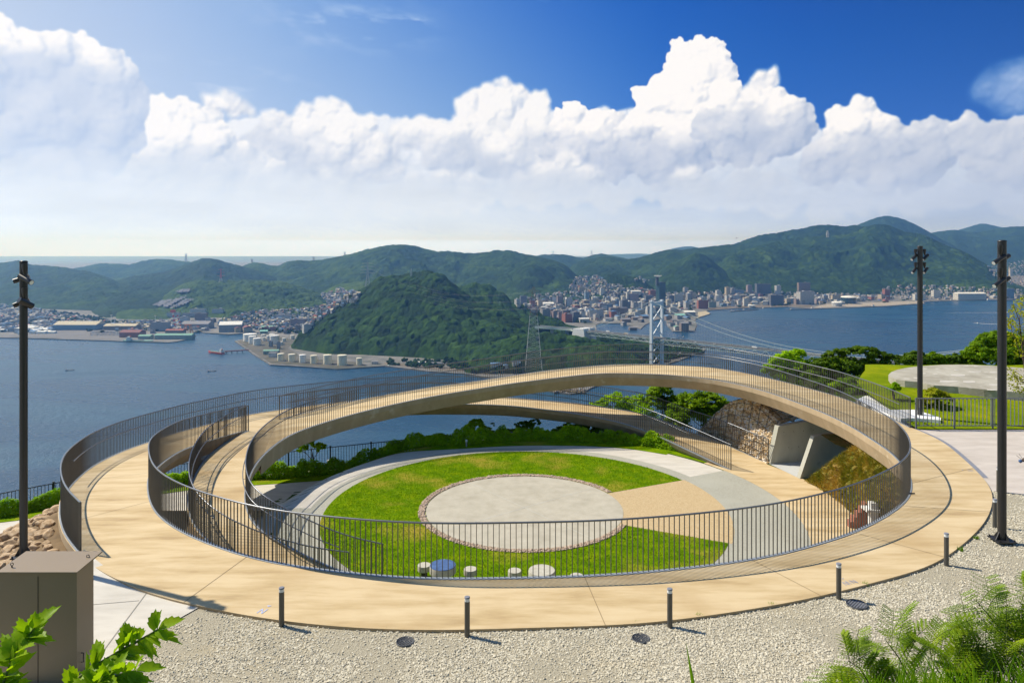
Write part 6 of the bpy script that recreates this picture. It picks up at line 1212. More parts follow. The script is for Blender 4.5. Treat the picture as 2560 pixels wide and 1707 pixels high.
FM = {'white': facade('white_facade', (0.66, 0.64, 0.61)), 'stripe': facade('striped_facade', (0.70, 0.68, 0.65), wx=1.1, wz=0.5), 'grey': facade('grey_facade', (0.36, 0.36, 0.37)), 'dark': facade('dark_facade', (0.15, 0.16, 0.185), bay=6, wx=0.8), 'brown': facade('brown_facade', (0.27, 0.20, 0.17)), 'mauve': facade('mauve_facade', (0.36, 0.28, 0.28)),
      'red': facade('brick_facade', (0.36, 0.12, 0.075)), 'beige': facade('beige_facade', (0.56, 0.47, 0.34)), 'blue': facade('blue_facade', (0.20, 0.30, 0.42)), 'glass': facade('glass_facade', (0.045, 0.10, 0.12), (0.02, 0.05, 0.065), wx=0.9, wz=0.8, rough=0.3), 'pale': facade('pale_facade', (0.52, 0.53, 0.55), wx=0.45), 'green': facade('green_facade', (0.30, 0.38, 0.32))}
RM = {k: pmat('roof_' + k, two(c, 0.8), 0.2, 0.8) for k, c in {'grey': (0.24, 0.24, 0.26), 'white': (0.78, 0.77, 0.73), 'blue': (0.13, 0.24, 0.42), 'red': (0.30, 0.10, 0.075), 'dark': (0.11, 0.12, 0.14), 'maroon': (0.22, 0.09, 0.09), 'green': (0.20, 0.38, 0.30), 'tan': (0.52, 0.46, 0.33), 'teal': (0.25, 0.52, 0.46)}.items()}
MPP = lambda d: d / FPX
def building(x, yb, yt, wpx, dep, col, label, rz=None, name='building', cat='building', roof='grey', kind='flat', group=None, ground=None, extra=0):
    """x centre, base and top rows in photo pixels"""
    g = ground or G(x, yb) or Vector(W(x, yb)); d = g.y; k = MPP(d); h = (yb - yt) * k; rz = rz if rz is not None else rnd.choice((-.5, -.35, .25, .45, .1)); w_ = wpx * k
    ww = max(4, (w_ - dep * abs(math.sin(rz))) / max(.5, math.cos(rz)))
    root = MB(); root.box((0, 0, h / 2 - 1.5), (ww, dep, h + 3)); o = root.build(name, FM[col]); o.location = (g.x, d + dep / 2, g.z); o.rotation_euler = (0, 0, rz); tag(o, label, cat, group)
    r = MB()
    if kind == 'flat':
        t = 0.6
        for (cx, cy, sx, sy) in ((0, dep / 2, ww + .4, t), (0, -dep / 2, ww + .4, t), (ww / 2, 0, t, dep - .4), (-ww / 2, 0, t, dep - .4)): r.box((cx, cy, h + .55), (sx, sy, 1.1))
        q = MB(); q.box((ww * rnd.uniform(-.25, .25), 0, h + 1.8), (min(ww * .35, 9), dep * .45, 3.5)); q.build('roof_unit', FM[col], o)
        r.box((0, 0, h + 0.15), (ww - .4, dep - .4, 0.25))
    else:
        e = 0.8; rh = min(ww, dep) * .16; v = [(-ww / 2 - e, -dep / 2 - e, h), (ww / 2 + e, -dep / 2 - e, h), (ww / 2 + e, dep / 2 + e, h), (-ww / 2 - e, dep / 2 + e, h), (-ww / 2 - e, 0, h + rh), (ww / 2 + e, 0, h + rh)]
        if dep > ww: v = [(-ww / 2 - e, -dep / 2 - e, h), (ww / 2 + e, -dep / 2 - e, h), (ww / 2 + e, dep / 2 + e, h), (-ww / 2 - e, dep / 2 + e, h), (0, -dep / 2 - e, h + rh), (0, dep / 2 + e, h + rh)]; r.add(v, [(0, 4, 5, 3), (1, 2, 5, 4), (0, 1, 4), (2, 3, 5), (0, 3, 2, 1)])
        else: r.add(v, [(0, 1, 5, 4), (2, 3, 4, 5), (0, 4, 3), (1, 2, 5), (0, 3, 2, 1)])
    ro = r.build('roof', RM[roof]); ro.parent = o; TREE.setdefault(o.name, []).append(ro)
    for c in TREE[o.name]: c.parent = o; c.location = (0, 0, 0)
    return o
_b = MB.build
B = [ # x, base, top, w, depth, colour, label, rz, roof, kind
 (1400, 768, 741, 16, 20, 'brown', 'tall brown apartment block at the left of the harbour town', .2), (1467, 756, 731, 12, 18, 'blue', 'slim blue grey twin tower in the middle of the harbour town', .3), (1461, 770, 752, 20, 22, 'dark', 'dark block in front of the slim blue twin tower', .3),
 (1476, 793, 769, 17, 20, 'dark', 'dark block with regular windows near the harbour basin', .35), (1505, 784, 760, 19, 20, 'mauve', 'mauve grey slab block near the harbour basin', .3), (1561, 773, 751, 20, 22, 'dark', 'dark block with a bright edge left of the bridge tower', .35), (1547, 792, 770, 46, 30, 'brown', 'long brown grey office block left of the bridge tower', .1),
 (1543, 766, 749, 10, 16, 'blue', 'narrow blue grey block behind the long brown office block', .3), (1529, 770, 753, 18, 18, 'beige', 'tan block behind the long brown office block', .3), (1418, 806, 785, 26, 24, 'red', 'red brick block near the bridge anchorage', .5), (1363, 790, 773, 26, 22, 'grey', 'grey block left of the red brick block', .4), (1385, 794, 779, 14, 18, 'mauve', 'mauve block between the grey and the red brick blocks', .4),
 (1293, 764, 749, 14, 18, 'pale', 'pale block at the left end of the harbour town', .4), (1622, 758, 739, 23, 24, 'dark', 'dark grey block just left of the tall dark glass tower', .3), (1584, 760, 735, 26, 22, 'mauve', 'large mauve grey block with a white end wall', .25), (1569, 760, 730, 7, 14, 'white', 'thin white stair tower on the large mauve grey block', .25),
 (1695, 757, 735, 27, 24, 'white', 'white and blue block right of the dark glass tower', .35), (1715, 743, 719, 13, 18, 'grey', 'grey tower block right of the white and blue block', .3), (1735, 746, 732, 12, 18, 'beige', 'beige block right of the grey tower block', .3), (1506, 737, 720, 12, 16, 'white', 'white block with a mast at the foot of the hills', .2), (1455, 731, 718, 17, 18, 'beige', 'long beige apartment block in the side valley', .1),
 (1631, 741, 726, 17, 18, 'red', 'dark red block behind the dark glass tower', .3), (1909, 737, 710, 40, 22, 'dark', 'long dark apartment slab with a white end below the mountain', .2), (2011, 731, 707, 32, 20, 'brown', 'wide brown apartment tower behind the white hotel', .15), (2016, 761, 729, 46, 28, 'stripe', 'large white striped hotel on the waterfront', .35),
 (1942, 763, 738, 38, 28, 'dark', 'dark hotel block with a red brown side on the waterfront', .2), (1946, 737, 714, 15, 18, 'pale', 'pale tower block right of the long dark slab', .3), (1820, 740, 718, 13, 18, 'beige', 'tan tower block left of a cluster of towers', .25), (1833, 739, 720, 11, 18, 'grey', 'grey tower block touching the tan tower block', .25), (1874, 735, 713, 14, 18, 'mauve', 'mauve tower block left of the long dark slab', .25),
 (1849, 740, 725, 22, 20, 'blue', 'blue fronted block between the grey and mauve towers', .1), (1834, 752, 739, 38, 24, 'pale', 'wide low pale block on the waterfront street', .1), (1758, 772, 751, 27, 22, 'red', 'red brick block with white bands at the tan pier', .1), (1781, 769, 755, 20, 20, 'green', 'grey green block right of the red brick block with bands', .1), (1796, 746, 726, 13, 16, 'white', 'slim stepped white block below the mountain', .3),
 (1849, 766, 751, 11, 14, 'white', 'small white block on the quay with a clock like gable', .2), (1865, 765, 747, 13, 14, 'white', 'small white block with a peaked top on the quay', .2), (2218, 748, 724, 17, 20, 'red', 'red brown tower block alone by the right of the waterfront', .2), (2162, 750, 741, 29, 18, 'pale', 'long pale block behind the round glass hall', .05), (2091, 750, 738, 22, 18, 'beige', 'beige block left of the round glass hall', .1),
 (2342, 745, 726, 21, 20, 'white', 'white block by the port between the lamp posts', .2), (2301, 751, 735, 30, 22, 'white', 'white port office left of the middle lamp post', .1), (2526, 747, 722, 21, 22, 'blue', 'tall blue silo building behind the right lamp post', .1),
 (745, 820, 798, 41, 22, 'mauve', 'long mauve apartment slab with a stair tower left of the wooded hill', .1), (764, 831, 812, 26, 22, 'stripe', 'white apartment block with balconies at the foot of the wooded hill', .5), (742, 826, 814, 18, 16, 'mauve', 'small pink block between the two apartment blocks', .3), (705, 798, 788, 42, 16, 'pale', 'long low pale school block behind the terminal town', .05),
 (432, 793, 782, 31, 18, 'pale', 'pale apartment slab left of the two mid port slabs', .05), (493, 784, 773, 38, 18, 'white', 'white apartment slab on the green hillside above the port', .05), (470, 793, 784, 32, 18, 'grey', 'grey apartment slab below the white hillside slab', .05), (458, 806, 793, 24, 18, 'pale', 'pale block behind the red and white crane', .1), (500, 800, 784, 30, 20, 'brown', 'dark brown block behind the grey port hall', .2), (543, 783, 773, 28, 16, 'pale', 'pale slab against the green slope right of the white hillside slab', .05),
 (397, 828, 806, 44, 24, 'grey', 'grey cement plant behind the green warehouse', .1), (2528, 690, 672, 8, 18, 'white', 'white tower block in the distant city behind the right lamp post', .2)]
for q in B: building(*q[:7], rz=q[7])
# halls and warehouses
Wh = [(186, 825, 812, 108, 60, 'blue', 'long warehouse with a pale roof behind the port yard', .0, 'tan'), (298, 825, 815, 80, 40, 'brown', 'warehouse with a yellowish roof at the edge of the port yard', .0, 'tan'), (486, 822, 810, 68, 50, 'grey', 'wide grey port hall behind the crane', .0, 'grey'), (570, 830, 812, 62, 55, 'grey', 'large grey hall with a bright white roof on the quay', .25, 'white'),
      (432, 848, 838, 92, 26, 'green', 'long green warehouse on the tip of the port', .03, 'green'), (360, 848, 840, 30, 22, 'green', 'small pale green shed beside the moored ship', .0, 'green'), (323, 843, 831, 50, 40, 'red', 'brown red shed with a rounded roof on the port quay', .0, 'maroon'), (435, 838, 826, 44, 22, 'brown', 'open brown frame structure above the green warehouse', .0, 'red'),
      (588, 831, 820, 26, 36, 'beige', 'left one of two maroon roofed gabled halls on the quay', .5, 'maroon'), (612, 831, 819, 34, 40, 'beige', 'right one of two maroon roofed gabled halls on the quay', .5, 'maroon'), (657, 834, 828, 22, 20, 'green', 'small hall with a bright teal roof beside the maroon halls', .3, 'teal'), (668, 823, 817, 34, 22, 'dark', 'hall with a green roof above the teal roofed hall', .2, 'green'),
      (676, 886, 877, 38, 16, 'green', 'long low shed with a grey green roof on the tank terminal', .1, 'green'), (683, 893, 883, 26, 18, 'white', 'white shed with a dark roof on the tank terminal', -.3, 'dark'), (2430, 750, 734, 74, 40, 'white', 'very long white waterfront warehouse between the lamp posts', .06, 'white'), (1371, 768, 759, 28, 36, 'white', 'wide white sports hall at the left of the harbour town', .1, 'white'),
      (1590, 738, 728, 24, 24, 'white', 'white hall with a flat roof at the foot of the hills', .1, 'white'), (1712, 828, 808, 21, 22, 'brown', 'dark brown quay hall behind the bridge tower legs', .1, 'grey'), (1693, 826, 817, 14, 18, 'white', 'small white shed with a green end on the harbour island', .1, 'green'), (1702, 798, 788, 26, 30, 'grey', 'low grey shed with a teal roof on the harbour point', .2, 'teal'), (1725, 790, 780, 28, 30, 'grey', 'grey shed with a bright roof on the harbour point', .1, 'white'),
      (1460, 806, 797, 28, 20, 'white', 'white building behind the bridge anchorage', .3, 'white'), (1583, 826, 819, 20, 14, 'brown', 'flat roofed pavilion right of the anchorage trees', .1, 'grey'), (1240, 918, 909, 28, 12, 'white', 'long coastal building with a bright blue roof', .1, 'blue'), (1264, 922, 913, 12, 10, 'white', 'small coastal building with a pale blue roof', .1, 'blue'), (1290, 914, 905, 22, 10, 'white', 'coastal building with a blue roof left of the big pylon', .2, 'blue'), (1052, 909, 905, 24, 8, 'grey', 'long low shed on the coast below the wooded hill', 0, 'white'), (1090, 911, 907, 30, 8, 'grey', 'second long low shed on the coast below the wooded hill', 0, 'grey'), (936, 910, 904, 16, 10, 'white', 'small white office at the right end of the terminal', .1, 'grey')]
for q in Wh: building(*q[:7], rz=q[7], name='warehouse', cat='warehouse', roof=q[8], kind='gable')
for k, (x, y) in enumerate([(1520, 803), (1545, 800), (1565, 806), (1590, 800), (1612, 796), (1575, 796), (1604, 806), (1630, 790), (1560, 794), (1640, 783), (1672, 800), (1684, 806), (1718, 800), (1700, 812), (1680, 816), (1722, 812), (1560, 815), (1600, 790)]):
    building(x, y, y - rnd.uniform(6, 10), rnd.uniform(14, 26), rnd.uniform(16, 26), rnd.choice(('grey', 'brown', 'pale', 'dark')), 'one of the low gabled sheds crowding the harbour quays near the bridge tower', rz=rnd.uniform(.1, .5), name='warehouse', cat='warehouse', roof=rnd.choice(('grey', 'dark', 'grey', 'white', 'blue')), kind='gable', group='quay sheds near the bridge tower')
# dark glass tower with its round mast top
def glass_tower():
    g = Vector(W(1654, 785)); k = MPP(g.y); root = empty('high_rise', tuple(g), 'tall dark glass high rise with a pale dish topped mast', 'high rise'); h = 78 * k; w_ = 22 * k * .8
    mb = MB(); mb.box((g.x, g.y + 14, g.z + h / 2), (w_, 26, h), .3); mb.build('shaft', FM['glass'], root); mb = MB(); mb.box((g.x, g.y + 14, g.z + h + 1.2), (w_ + .8, 26.8, 2.4), .3); mb.build('roof', RM['dark'], root)
    mb = MB(); mb.cyl((g.x - 10 * k, g.y + 10, g.z + h - 10), 4 * k, 20 * k, 14); mb.build('mast', RM['dark'], root); mb = MB(); mb.lathe((g.x - 8 * k, g.y + 10, g.z + h - 10 + 19 * k), [(2 * k, 0), (7 * k, 3 * k), (10 * k, 4.2 * k), (10 * k, 5 * k)], 20); mb.build('dish', RM['white'], root)
glass_tower()
def roundhall(x, yb, yt, wpx, mat, label, roofm):
    g = Vector(W(x, yb)); k = MPP(g.y); r = wpx * k / 2; h = (yb - yt) * k; root = empty('round_hall', tuple(g), label, 'hall'); mb = MB(); mb.lathe((g.x, g.y + r, g.z), [(r * .94, 0), (r, h * .7), (r * 1.03, h * .82)], 32); mb.build('wall', mat, root); mb = MB(); mb.lathe((g.x, g.y + r, g.z + h * .82), [(r * 1.05, 0), (r * .9, h * .12), (r * .3, h * .2)], 32); mb.build('roof', roofm, root)
roundhall(2130, 760, 741, 36, FM['glass'], 'round blue glass hall with a pale rim on the waterfront', RM['white']); roundhall(2098, 766.5, 755, 25, FM['pale'], 'low round pale pavilion on the waterfront promenade', RM['white']); roundhall(1882, 769, 762.5, 18, FM['pale'], 'small arched pale hall on the waterfront quay', RM['white'])
# tanks
M['tankw'] = pmat('white_tank', two((0.74, 0.73, 0.70), 0.93), 0.1, 0.6); M['tankc'] = pmat('cream_tank', two((0.70, 0.65, 0.50), 0.93), 0.1, 0.6); M['rim'] = pmat('tank_rim', two((0.55, 0.52, 0.40), 0.9), 0.1, 0.7)
def tank(x, w_, yt, yb, col, label):
    g = Vector(W(x, yb - w_ * .12, 2.8)); k = MPP(g.y); r = w_ * k / 2; h = (yb - yt - w_ * .14) * k; root = empty('storage_tank', tuple(g), label, 'storage tank', 'storage tanks of the terminal'); mb = MB(); mb.cyl(tuple(g), r, h, 32); mb.build('shell', M[col], root)
    mb = MB(); mb.lathe((g.x, g.y, g.z + h), [(r * 1.01, -.6), (r * 1.01, .25), (r * .97, .3), (r * .5, r * .06 + .3), (0.1, r * .08 + .3)], 32); mb.build('roof', M[col], root)
    mb = MB(); mb.lathe((g.x, g.y, g.z + h - 1.6), [(r + .02, 0), (r + .35, 0), (r + .35, .25), (r + .02, .25)], 32); mb.build('walkway_ring', M['rim'], root)
    mb = MB(); n = 14; mb.tube([(g.x + (r + .5) * math.cos(-2.4 + a / n * 1.5), g.y + (r + .5) * math.sin(-2.4 + a / n * 1.5), g.z + h * a / n) for a in range(n + 1)], .3, 4); mb.build('stair', M['rim'], root)
T = [(625.5, 33, 834, 856, 'tankw', 'largest white tank at the tip of the terminal'), (631.5, 19, 840, 860, 'tankw', 'middle white tank in front of the largest one'), (642.5, 19, 845, 864.5, 'tankw', 'nearest white tank of the group of three at the tip'), (659, 11, 836, 850, 'tankw', 'small white tank behind the slender ones'), (661, 9, 843, 853, 'tankw', 'smallest white tank in front of another small one'), (680, 14, 835, 853, 'tankw', 'white tank half hidden behind the big inland one'), (686.5, 23, 838, 862, 'tankw', 'big inland white tank right of the tip group'), (671, 8, 839, 853, 'tankw', 'slender white tank left of the big inland one'),
     (731.5, 10, 838, 848.5, 'tankw', 'grey white tank farthest inland by the hill foot'), (703.5, 9, 854, 864, 'tankw', 'small tank with a blue band right of the big inland one'), (710, 9, 845, 854.5, 'tankw', 'small round topped tank right of the big inland one'),
     (702, 17, 883.5, 903, 'tankc', 'first cream tank from the left in the quayside row'), (729.5, 17, 885, 905, 'tankc', 'second cream tank from the left in the quayside row'), (756.5, 17, 886.5, 907.5, 'tankw', 'third tank from the left in the quayside row, the whitest'), (784.5, 17, 888, 910, 'tankc', 'fourth tank from the left in the quayside row, yellowish'), (819, 21, 886.5, 912, 'tankc', 'fifth tank from the left in the quayside row, second largest'), (855.5, 23, 887, 914.5, 'tankc', 'largest cream tank of the quayside row'), (898, 14, 894.5, 913, 'tankc', 'last small cream tank at the right end of the quayside row')]
for q in T: tank(*q)
for x, yt, yb, w_, l in [(675.5, 854, 867, 9, 'square grey silo block between the inland tanks and the sheds'), (695, 856, 872, 8, 'grey stepped silo block at the right of the terminal plant')]: building(x, yb, yt, w_, 10, 'grey', l, rz=.1, name='silo', cat='silo')
# many small generic buildings: random lots in photo-plane zones, found on the ground by ray
rs_ = random.Random(77); used = []
def zone(n, poly, hmin, hmax, wmin, wmax, hill=False):
    out = []; xs = [p[0] for p in poly]; ys = [p[1] for p in poly]; tries = 0
    while len(out) < n and tries < n * 12:
        tries += 1; x = rs_.uniform(min(xs), max(xs)); y = rs_.uniform(min(ys), max(ys))
        if not inside(poly, np.array([x]), np.array([y]))[0]: continue
        g = G(x, y, 900)
        if g is None or g.z > SEA + 240 or g.z < SEA + 1.5 or (not hill and g.z > SEA + 9): continue
        if any(abs(g.x - a) < 7 and abs(g.y - b_) < 9 for a, b_ in used[-500:]): continue
        used.append((g.x, g.y)); out.append((g.x, g.y, g.z, rs_.uniform(wmin, wmax), rs_.uniform(wmin, wmax), rs_.uniform(hmin, hmax)))
    return out
blocks = zone(150, [(1290, 764), (1340, 742), (1420, 735), (1640, 735), (1740, 738), (1740, 768), (1640, 790), (1500, 800), (1440, 806), (1400, 806), (1340, 790)], 13, 40, 14, 30) + zone(95, [(1740, 742), (1900, 738), (2100, 742), (2200, 748), (2280, 750), (2200, 757), (2060, 762), (1900, 763), (1770, 770), (1740, 770)], 8, 28, 13, 30) + zone(22, [(2240, 748), (2560, 741), (2560, 746), (2310, 752)], 6, 14, 12, 26) + zone(34, [(640, 828), (680, 815), (740, 800), (800, 798), (770, 822), (730, 838)], 6, 14, 9, 18) + zone(34, [(240, 826), (300, 805), (460, 808), (520, 800), (640, 806), (640, 826), (400, 836)], 6, 14, 10, 24) + zone(24, [(0, 800), (140, 800), (150, 826), (0, 838)], 6, 16, 12, 28)
cols = ['white', 'pale', 'grey', 'beige', 'mauve', 'brown', 'dark', 'blue', 'red', 'stripe']; wts = [20, 18, 18, 10, 10, 9, 10, 4, 5, 8]
zn = lambda x, y: 'of the harbour town' if x / y * FPX + CX > 1200 and x / y * FPX + CX < 1740 else ('along the right waterfront' if x / y * FPX + CX >= 1740 else ('beside the tank terminal' if x / y * FPX + CX > 630 else 'of the port district at the left'))
adj = {'white': 'white', 'pale': 'pale grey', 'grey': 'mid grey', 'beige': 'beige', 'mauve': 'mauve', 'brown': 'brown', 'dark': 'dark grey', 'blue': 'blue grey', 'red': 'brick red', 'stripe': 'white striped'}
for (x, y, z, w_, dp, h) in blocks:
    c = rs_.choices(cols, wts)[0]; mb = MB(); mb.box((0, 0, h / 2 - 2), (w_, dp, h + 4)); o = mb.build('town_block', FM[c]); o.location = (x, y, z); o.rotation_euler = (0, 0, rs_.choice((.3, .35, .25, -.4, .1)))
    zz = zn(x, y); tag(o, 'one of the small %s blocks %s' % (adj[c], zz), 'building', 'small %s blocks %s' % (adj[c], zz))
    r = MB(); r.box((0, 0, h + .3), (w_ + .6, dp + .6, .6)); r.box((w_ * .15, 0, h + 1.8), (w_ * .3, dp * .4, 3)); ro = r.build('roof', RM[rs_.choice(('grey', 'grey', 'white', 'blue', 'dark', 'tan'))]); ro.parent = o
houses = []
for n, poly in [(560, [(1290, 768), (1290, 752), (1340, 738), (1400, 731), (1640, 732), (1740, 736), (1740, 770), (1600, 800), (1500, 803), (1440, 806)]), (260, [(1420, 735), (1430, 700), (1450, 690), (1500, 690), (1530, 712), (1640, 728), (1640, 738)]), (300, [(1740, 745), (1740, 730), (1860, 728), (2000, 732), (2200, 738), (2200, 752), (2000, 756), (1800, 764)]),
                (280, [(2200, 748), (2205, 722), (2260, 712), (2420, 718), (2560, 726), (2560, 742), (2300, 751)]), (300, [(2480, 690), (2470, 668), (2600, 640), (2600, 722), (2540, 716)]), (260, [(0, 760), (130, 778), (170, 800), (240, 806), (240, 822), (0, 826)]), (330, [(640, 826), (560, 800), (620, 778), (760, 772), (880, 750), (900, 735), (800, 800), (760, 825)]), (110, [(820, 760), (800, 735), (850, 722), (900, 735), (890, 756)]), (130, [(240, 822), (300, 803), (420, 800), (520, 806), (500, 826), (300, 830)]), (12, [(1625, 702), (1600, 692), (1580, 700), (1610, 706)]), (70, [(120, 800), (135, 782), (250, 798), (300, 806), (240, 812)])]:
    houses += zone(n, poly, 4, 8, 7, 13, True)
print('houses', len(houses))
houses.sort(key=lambda q: math.hypot(q[0], q[1]) / max(q[3], q[4]))
hm = [pmat('house_wall_%d' % i, two(c, .85), .3, .85) for i, c in enumerate([(0.50, 0.48, 0.45), (0.36, 0.31, 0.25), (0.26, 0.26, 0.28)])]; hr_ = [RM[k] for k in ('grey', 'dark', 'blue', 'red', 'tan', 'white', 'teal')]; hp_ = [RM[k] for k in ('grey', 'dark', 'blue', 'dark', 'tan', 'grey', 'red')]
def house_vf(w_, dp, h):
    a, b_, e = w_ / 2, dp / 2, .7; rh = dp * .28
    v = [(-a, -b_, -4), (a, -b_, -4), (a, b_, -4), (-a, b_, -4), (-a, -b_, h), (a, -b_, h), (a, b_, h), (-a, b_, h), (-a, 0, h + rh), (a, 0, h + rh), (-a - e, -b_ - e, h - .2), (a + e, -b_ - e, h - .2), (a + e, 0, h + rh + .2), (-a - e, 0, h + rh + .2), (a + e, b_ + e, h - .2), (-a - e, b_ + e, h - .2)]
    return v, [(0, 1, 5, 4), (1, 2, 6, 5), (2, 3, 7, 6), (3, 0, 4, 7), (4, 5, 9, 8), (6, 7, 8, 9), (4, 8, 7, 7), (5, 6, 9, 9), (10, 11, 12, 13), (13, 12, 14, 15)], [0] * 8 + [1] * 2
protos = {}
for i in range(14):
    w_, dp, h = rs_.uniform(8, 13), rs_.uniform(7, 10), rs_.uniform(4.5, 7.5); v, f, mi = house_vf(w_, dp, h); a = MB(); a.add(v, f[:6] + [(4, 8, 7), (5, 6, 9)], 0); wl, rf = i % 3, i % 7
    o = a.build('town_house', hm[wl]); b2 = MB(); b2.add(v, [(10, 11, 12, 13), (13, 12, 14, 15)], 0); r = b2.build('roof', hp_[rf]); r.parent = o; TREE.setdefault(o.name, []).append(r); protos[i] = o
rn = ['grey', 'dark', 'blue', 'dark', 'tan', 'grey', 'red']
for k, (x, y, z, w_, dp, h) in enumerate(houses[:300]):
    i = k % 14; l = 'one of the small houses with a %s roof %s' % (rn[i % 7], zn(x, y)); g_ = 'houses with a %s roof %s' % (rn[i % 7], zn(x, y)); rz = rs_.uniform(-1.5, 1.5)
    if k < 14: o = protos[i]; o.location = (x, y, z); o.rotation_euler = (0, 0, rz); tag(o, l, 'house', g_)
    else: o = copy_tree(protos[i], (x, y, z), rz, l, g_)
    o['category'] = 'house'
V, F, MI = [], [], []
for (x, y, z, w_, dp, h) in houses[300:]:
    v, f, mi = house_vf(w_, dp, h); a = rs_.uniform(-1.5, 1.5); c, s = math.cos(a), math.sin(a); b0 = len(V); V += [(x + p[0] * c - p[1] * s, y + p[0] * s + p[1] * c, z + p[2]) for p in v]; F += [[b0 + q for q in t] for t in f]; k1, k2 = rs_.randrange(3), 3 + rs_.choices(range(7), [11, 14, 2, 2, 2, 1, 0])[0]; MI += [k1 if m_ == 0 else k2 for m_ in mi]
mb = MB(); mb.v = V; mb.f = [tuple(dict.fromkeys(t)) for t in F]; mb.mi = MI; mb.smooth = [False] * len(F); mb.n = len(V); tag(mb.build('distant_houses', hm + hr_), kind='stuff')
# street trees among the houses
tp = []
for n, poly in [(150, [(1290, 768), (1340, 738), (1640, 735), (1740, 742), (1740, 774), (1500, 806), (1400, 810)]), (90, [(1740, 764), (1740, 738), (2200, 742), (2300, 752), (2100, 762), (1800, 769)]), (110, [(560, 826), (560, 790), (880, 760), (760, 835)]), (90, [(125, 800), (135, 778), (250, 796), (300, 806), (240, 814)]), (60, [(0, 800), (240, 800), (520, 806), (500, 832), (0, 830)]), (230, [(1480, 852), (1640, 850), (1750, 868), (1750, 884), (1660, 905), (1560, 935), (1480, 962), (1400, 972)]), (60, [(960, 912), (1080, 920), (1220, 934), (1300, 930), (1290, 905), (1100, 900), (960, 905)])]:
    tp += zone(n, poly, 5, 9, 5, 11)
pts = np.array([(q[0], q[1], q[2] + q[5] * .4) for q in tp]); V, F = [], []
iv2 = iv; P_ = np.repeat(pts, 7, 0) + np.random.RandomState(3).randn(len(pts) * 7, 3) * np.array([4, 4, 1.6]); V, F = stones(P_, 3.6, 9, .9, .3); tag(npmesh('town_trees', V, F, M['forest']), kind='stuff')
# solar panels on the hillside
rt = None; M['solar'] = pmat('solar_panels', two((0.15, 0.16, 0.19), .8), .05, .9, spec=0.05)
for k, poly in enumerate([[(383, 765), (405, 753), (435, 751), (402, 768)], [(405, 767), (440, 750), (470, 741), (462, 748), (420, 770)], [(424, 772), (466, 750), (486, 751), (470, 760), (430, 774)], [(440, 731), (456, 726), (478, 724), (474, 732), (450, 734)]]):
    mb = MB(); xs = np.linspace(min(p[0] for p in poly), max(p[0] for p in poly), 26); ys = np.linspace(min(p[1] for p in poly), max(p[1] for p in poly), 9)
    for i in range(25):
        for j in range(8):
            cx, cy = (xs[i] + xs[i + 1]) / 2, (ys[j] + ys[j + 1]) / 2
            if not inside(poly, np.array([cx]), np.array([cy]))[0]: continue
            q = [G(a, b_, 900) for a, b_ in ((xs[i], ys[j + 1]), (xs[i + 1], ys[j + 1]), (xs[i + 1], ys[j]), (xs[i], ys[j]))]
            if all(q) and max(p.y for p in q) - min(p.y for p in q) < 160: mb.add([p + Vector((0, -6, 6)) for p in q], [(0, 1, 2, 3)])
    if mb.n: tag(mb.build('solar_array', M['solar']), ['leftmost grey solar array on the green hillside', 'middle grey solar array on the green hillside', 'rightmost lower grey solar array on the green hillside', 'highest small solar array near the top of the green hill'][k], 'solar array')
# ---------------------------------------------------------------- pylons
M['steel'] = pmat('galvanised_steel', two((0.50, 0.50, 0.50), .85), .2, .5); M['steel_dark'] = pmat('rusty_red_steel', two((0.26, 0.15, 0.12), .85), .2, .6); M['redwhite'] = pmat('signal_red', two((0.62, 0.10, 0.07), .9), .2, .5)
def pylon(x, yb, yt, d, wb, label, bw=.5, arms=((.97, .5), (.86, .62), (.75, .56)), mats=('steel', 'steel', 'steel_dark'), n=12, name='pylon', wt=.16, knee=.55):
    b0 = Vector(D(x, yb, d)); H = (yb - yt) / FPX * d; Wb = wb / FPX * d; root = empty(name, tuple(b0), label, 'pylon')
    def hw(t): return Wb / 2 * ((1 - t / knee) * (1 - wt * 1.5) + wt * 1.5 if t < knee else wt * 1.5 + (wt * .5 - wt * 1.5) * (t - knee) / (1 - knee))
    segs = [[], [], []]; c4 = ((-1, -1), (1, -1), (1, 1), (-1, 1)); ts = [1 - (1 - i / n) ** 1.15 for i in range(n + 1)]
    for i in range(n):
        t0, t1 = ts[i], ts[i + 1]; s = 0 if t0 < .45 else (1 if t0 < .62 else 2); a, b_ = hw(t0), hw(t1)
        for k in range(4):
            p0 = b0 + Vector((c4[k][0] * a, c4[k][1] * a, t0 * H)); p1 = b0 + Vector((c4[k][0] * b_, c4[k][1] * b_, t1 * H)); q0 = b0 + Vector((c4[(k + 1) % 4][0] * a, c4[(k + 1) % 4][1] * a, t0 * H)); q1 = b0 + Vector((c4[(k + 1) % 4][0] * b_, c4[(k + 1) % 4][1] * b_, t1 * H))
            segs[s] += [(p0, p1, bw), (p0, q1, bw * .5), (q0, p1, bw * .5), (p1, q1, bw * .5)]
    for s, nm in ((0, 'lower_frame'), (1, 'middle_frame'), (2, 'upper_frame')):
        mb = MB()
        for a, b_, w_ in segs[s]: mb.bar(a, b_, w_)
        if mb.n: mb.build(nm, M[mats[s]], root)
    tips = []
    for t, L in arms:
        mb = MB(); z = t * H; l = Wb * L; a = hw(t)
        for sx in (-1, 1):
            e = b0 + Vector((sx * l, 0, z)); tips.append(e)
            for sy in (-1, 1): mb.bar(b0 + Vector((sx * a, sy * a, z)), e, bw * .7); mb.bar(b0 + Vector((sx * a, sy * a, z + H * .03)), e, bw * .5)
            mb.bar(e, e - Vector((0, 0, H * .02)), bw * .6)
        mb.build('cross_arm', M[mats[2]], root)
    return tips
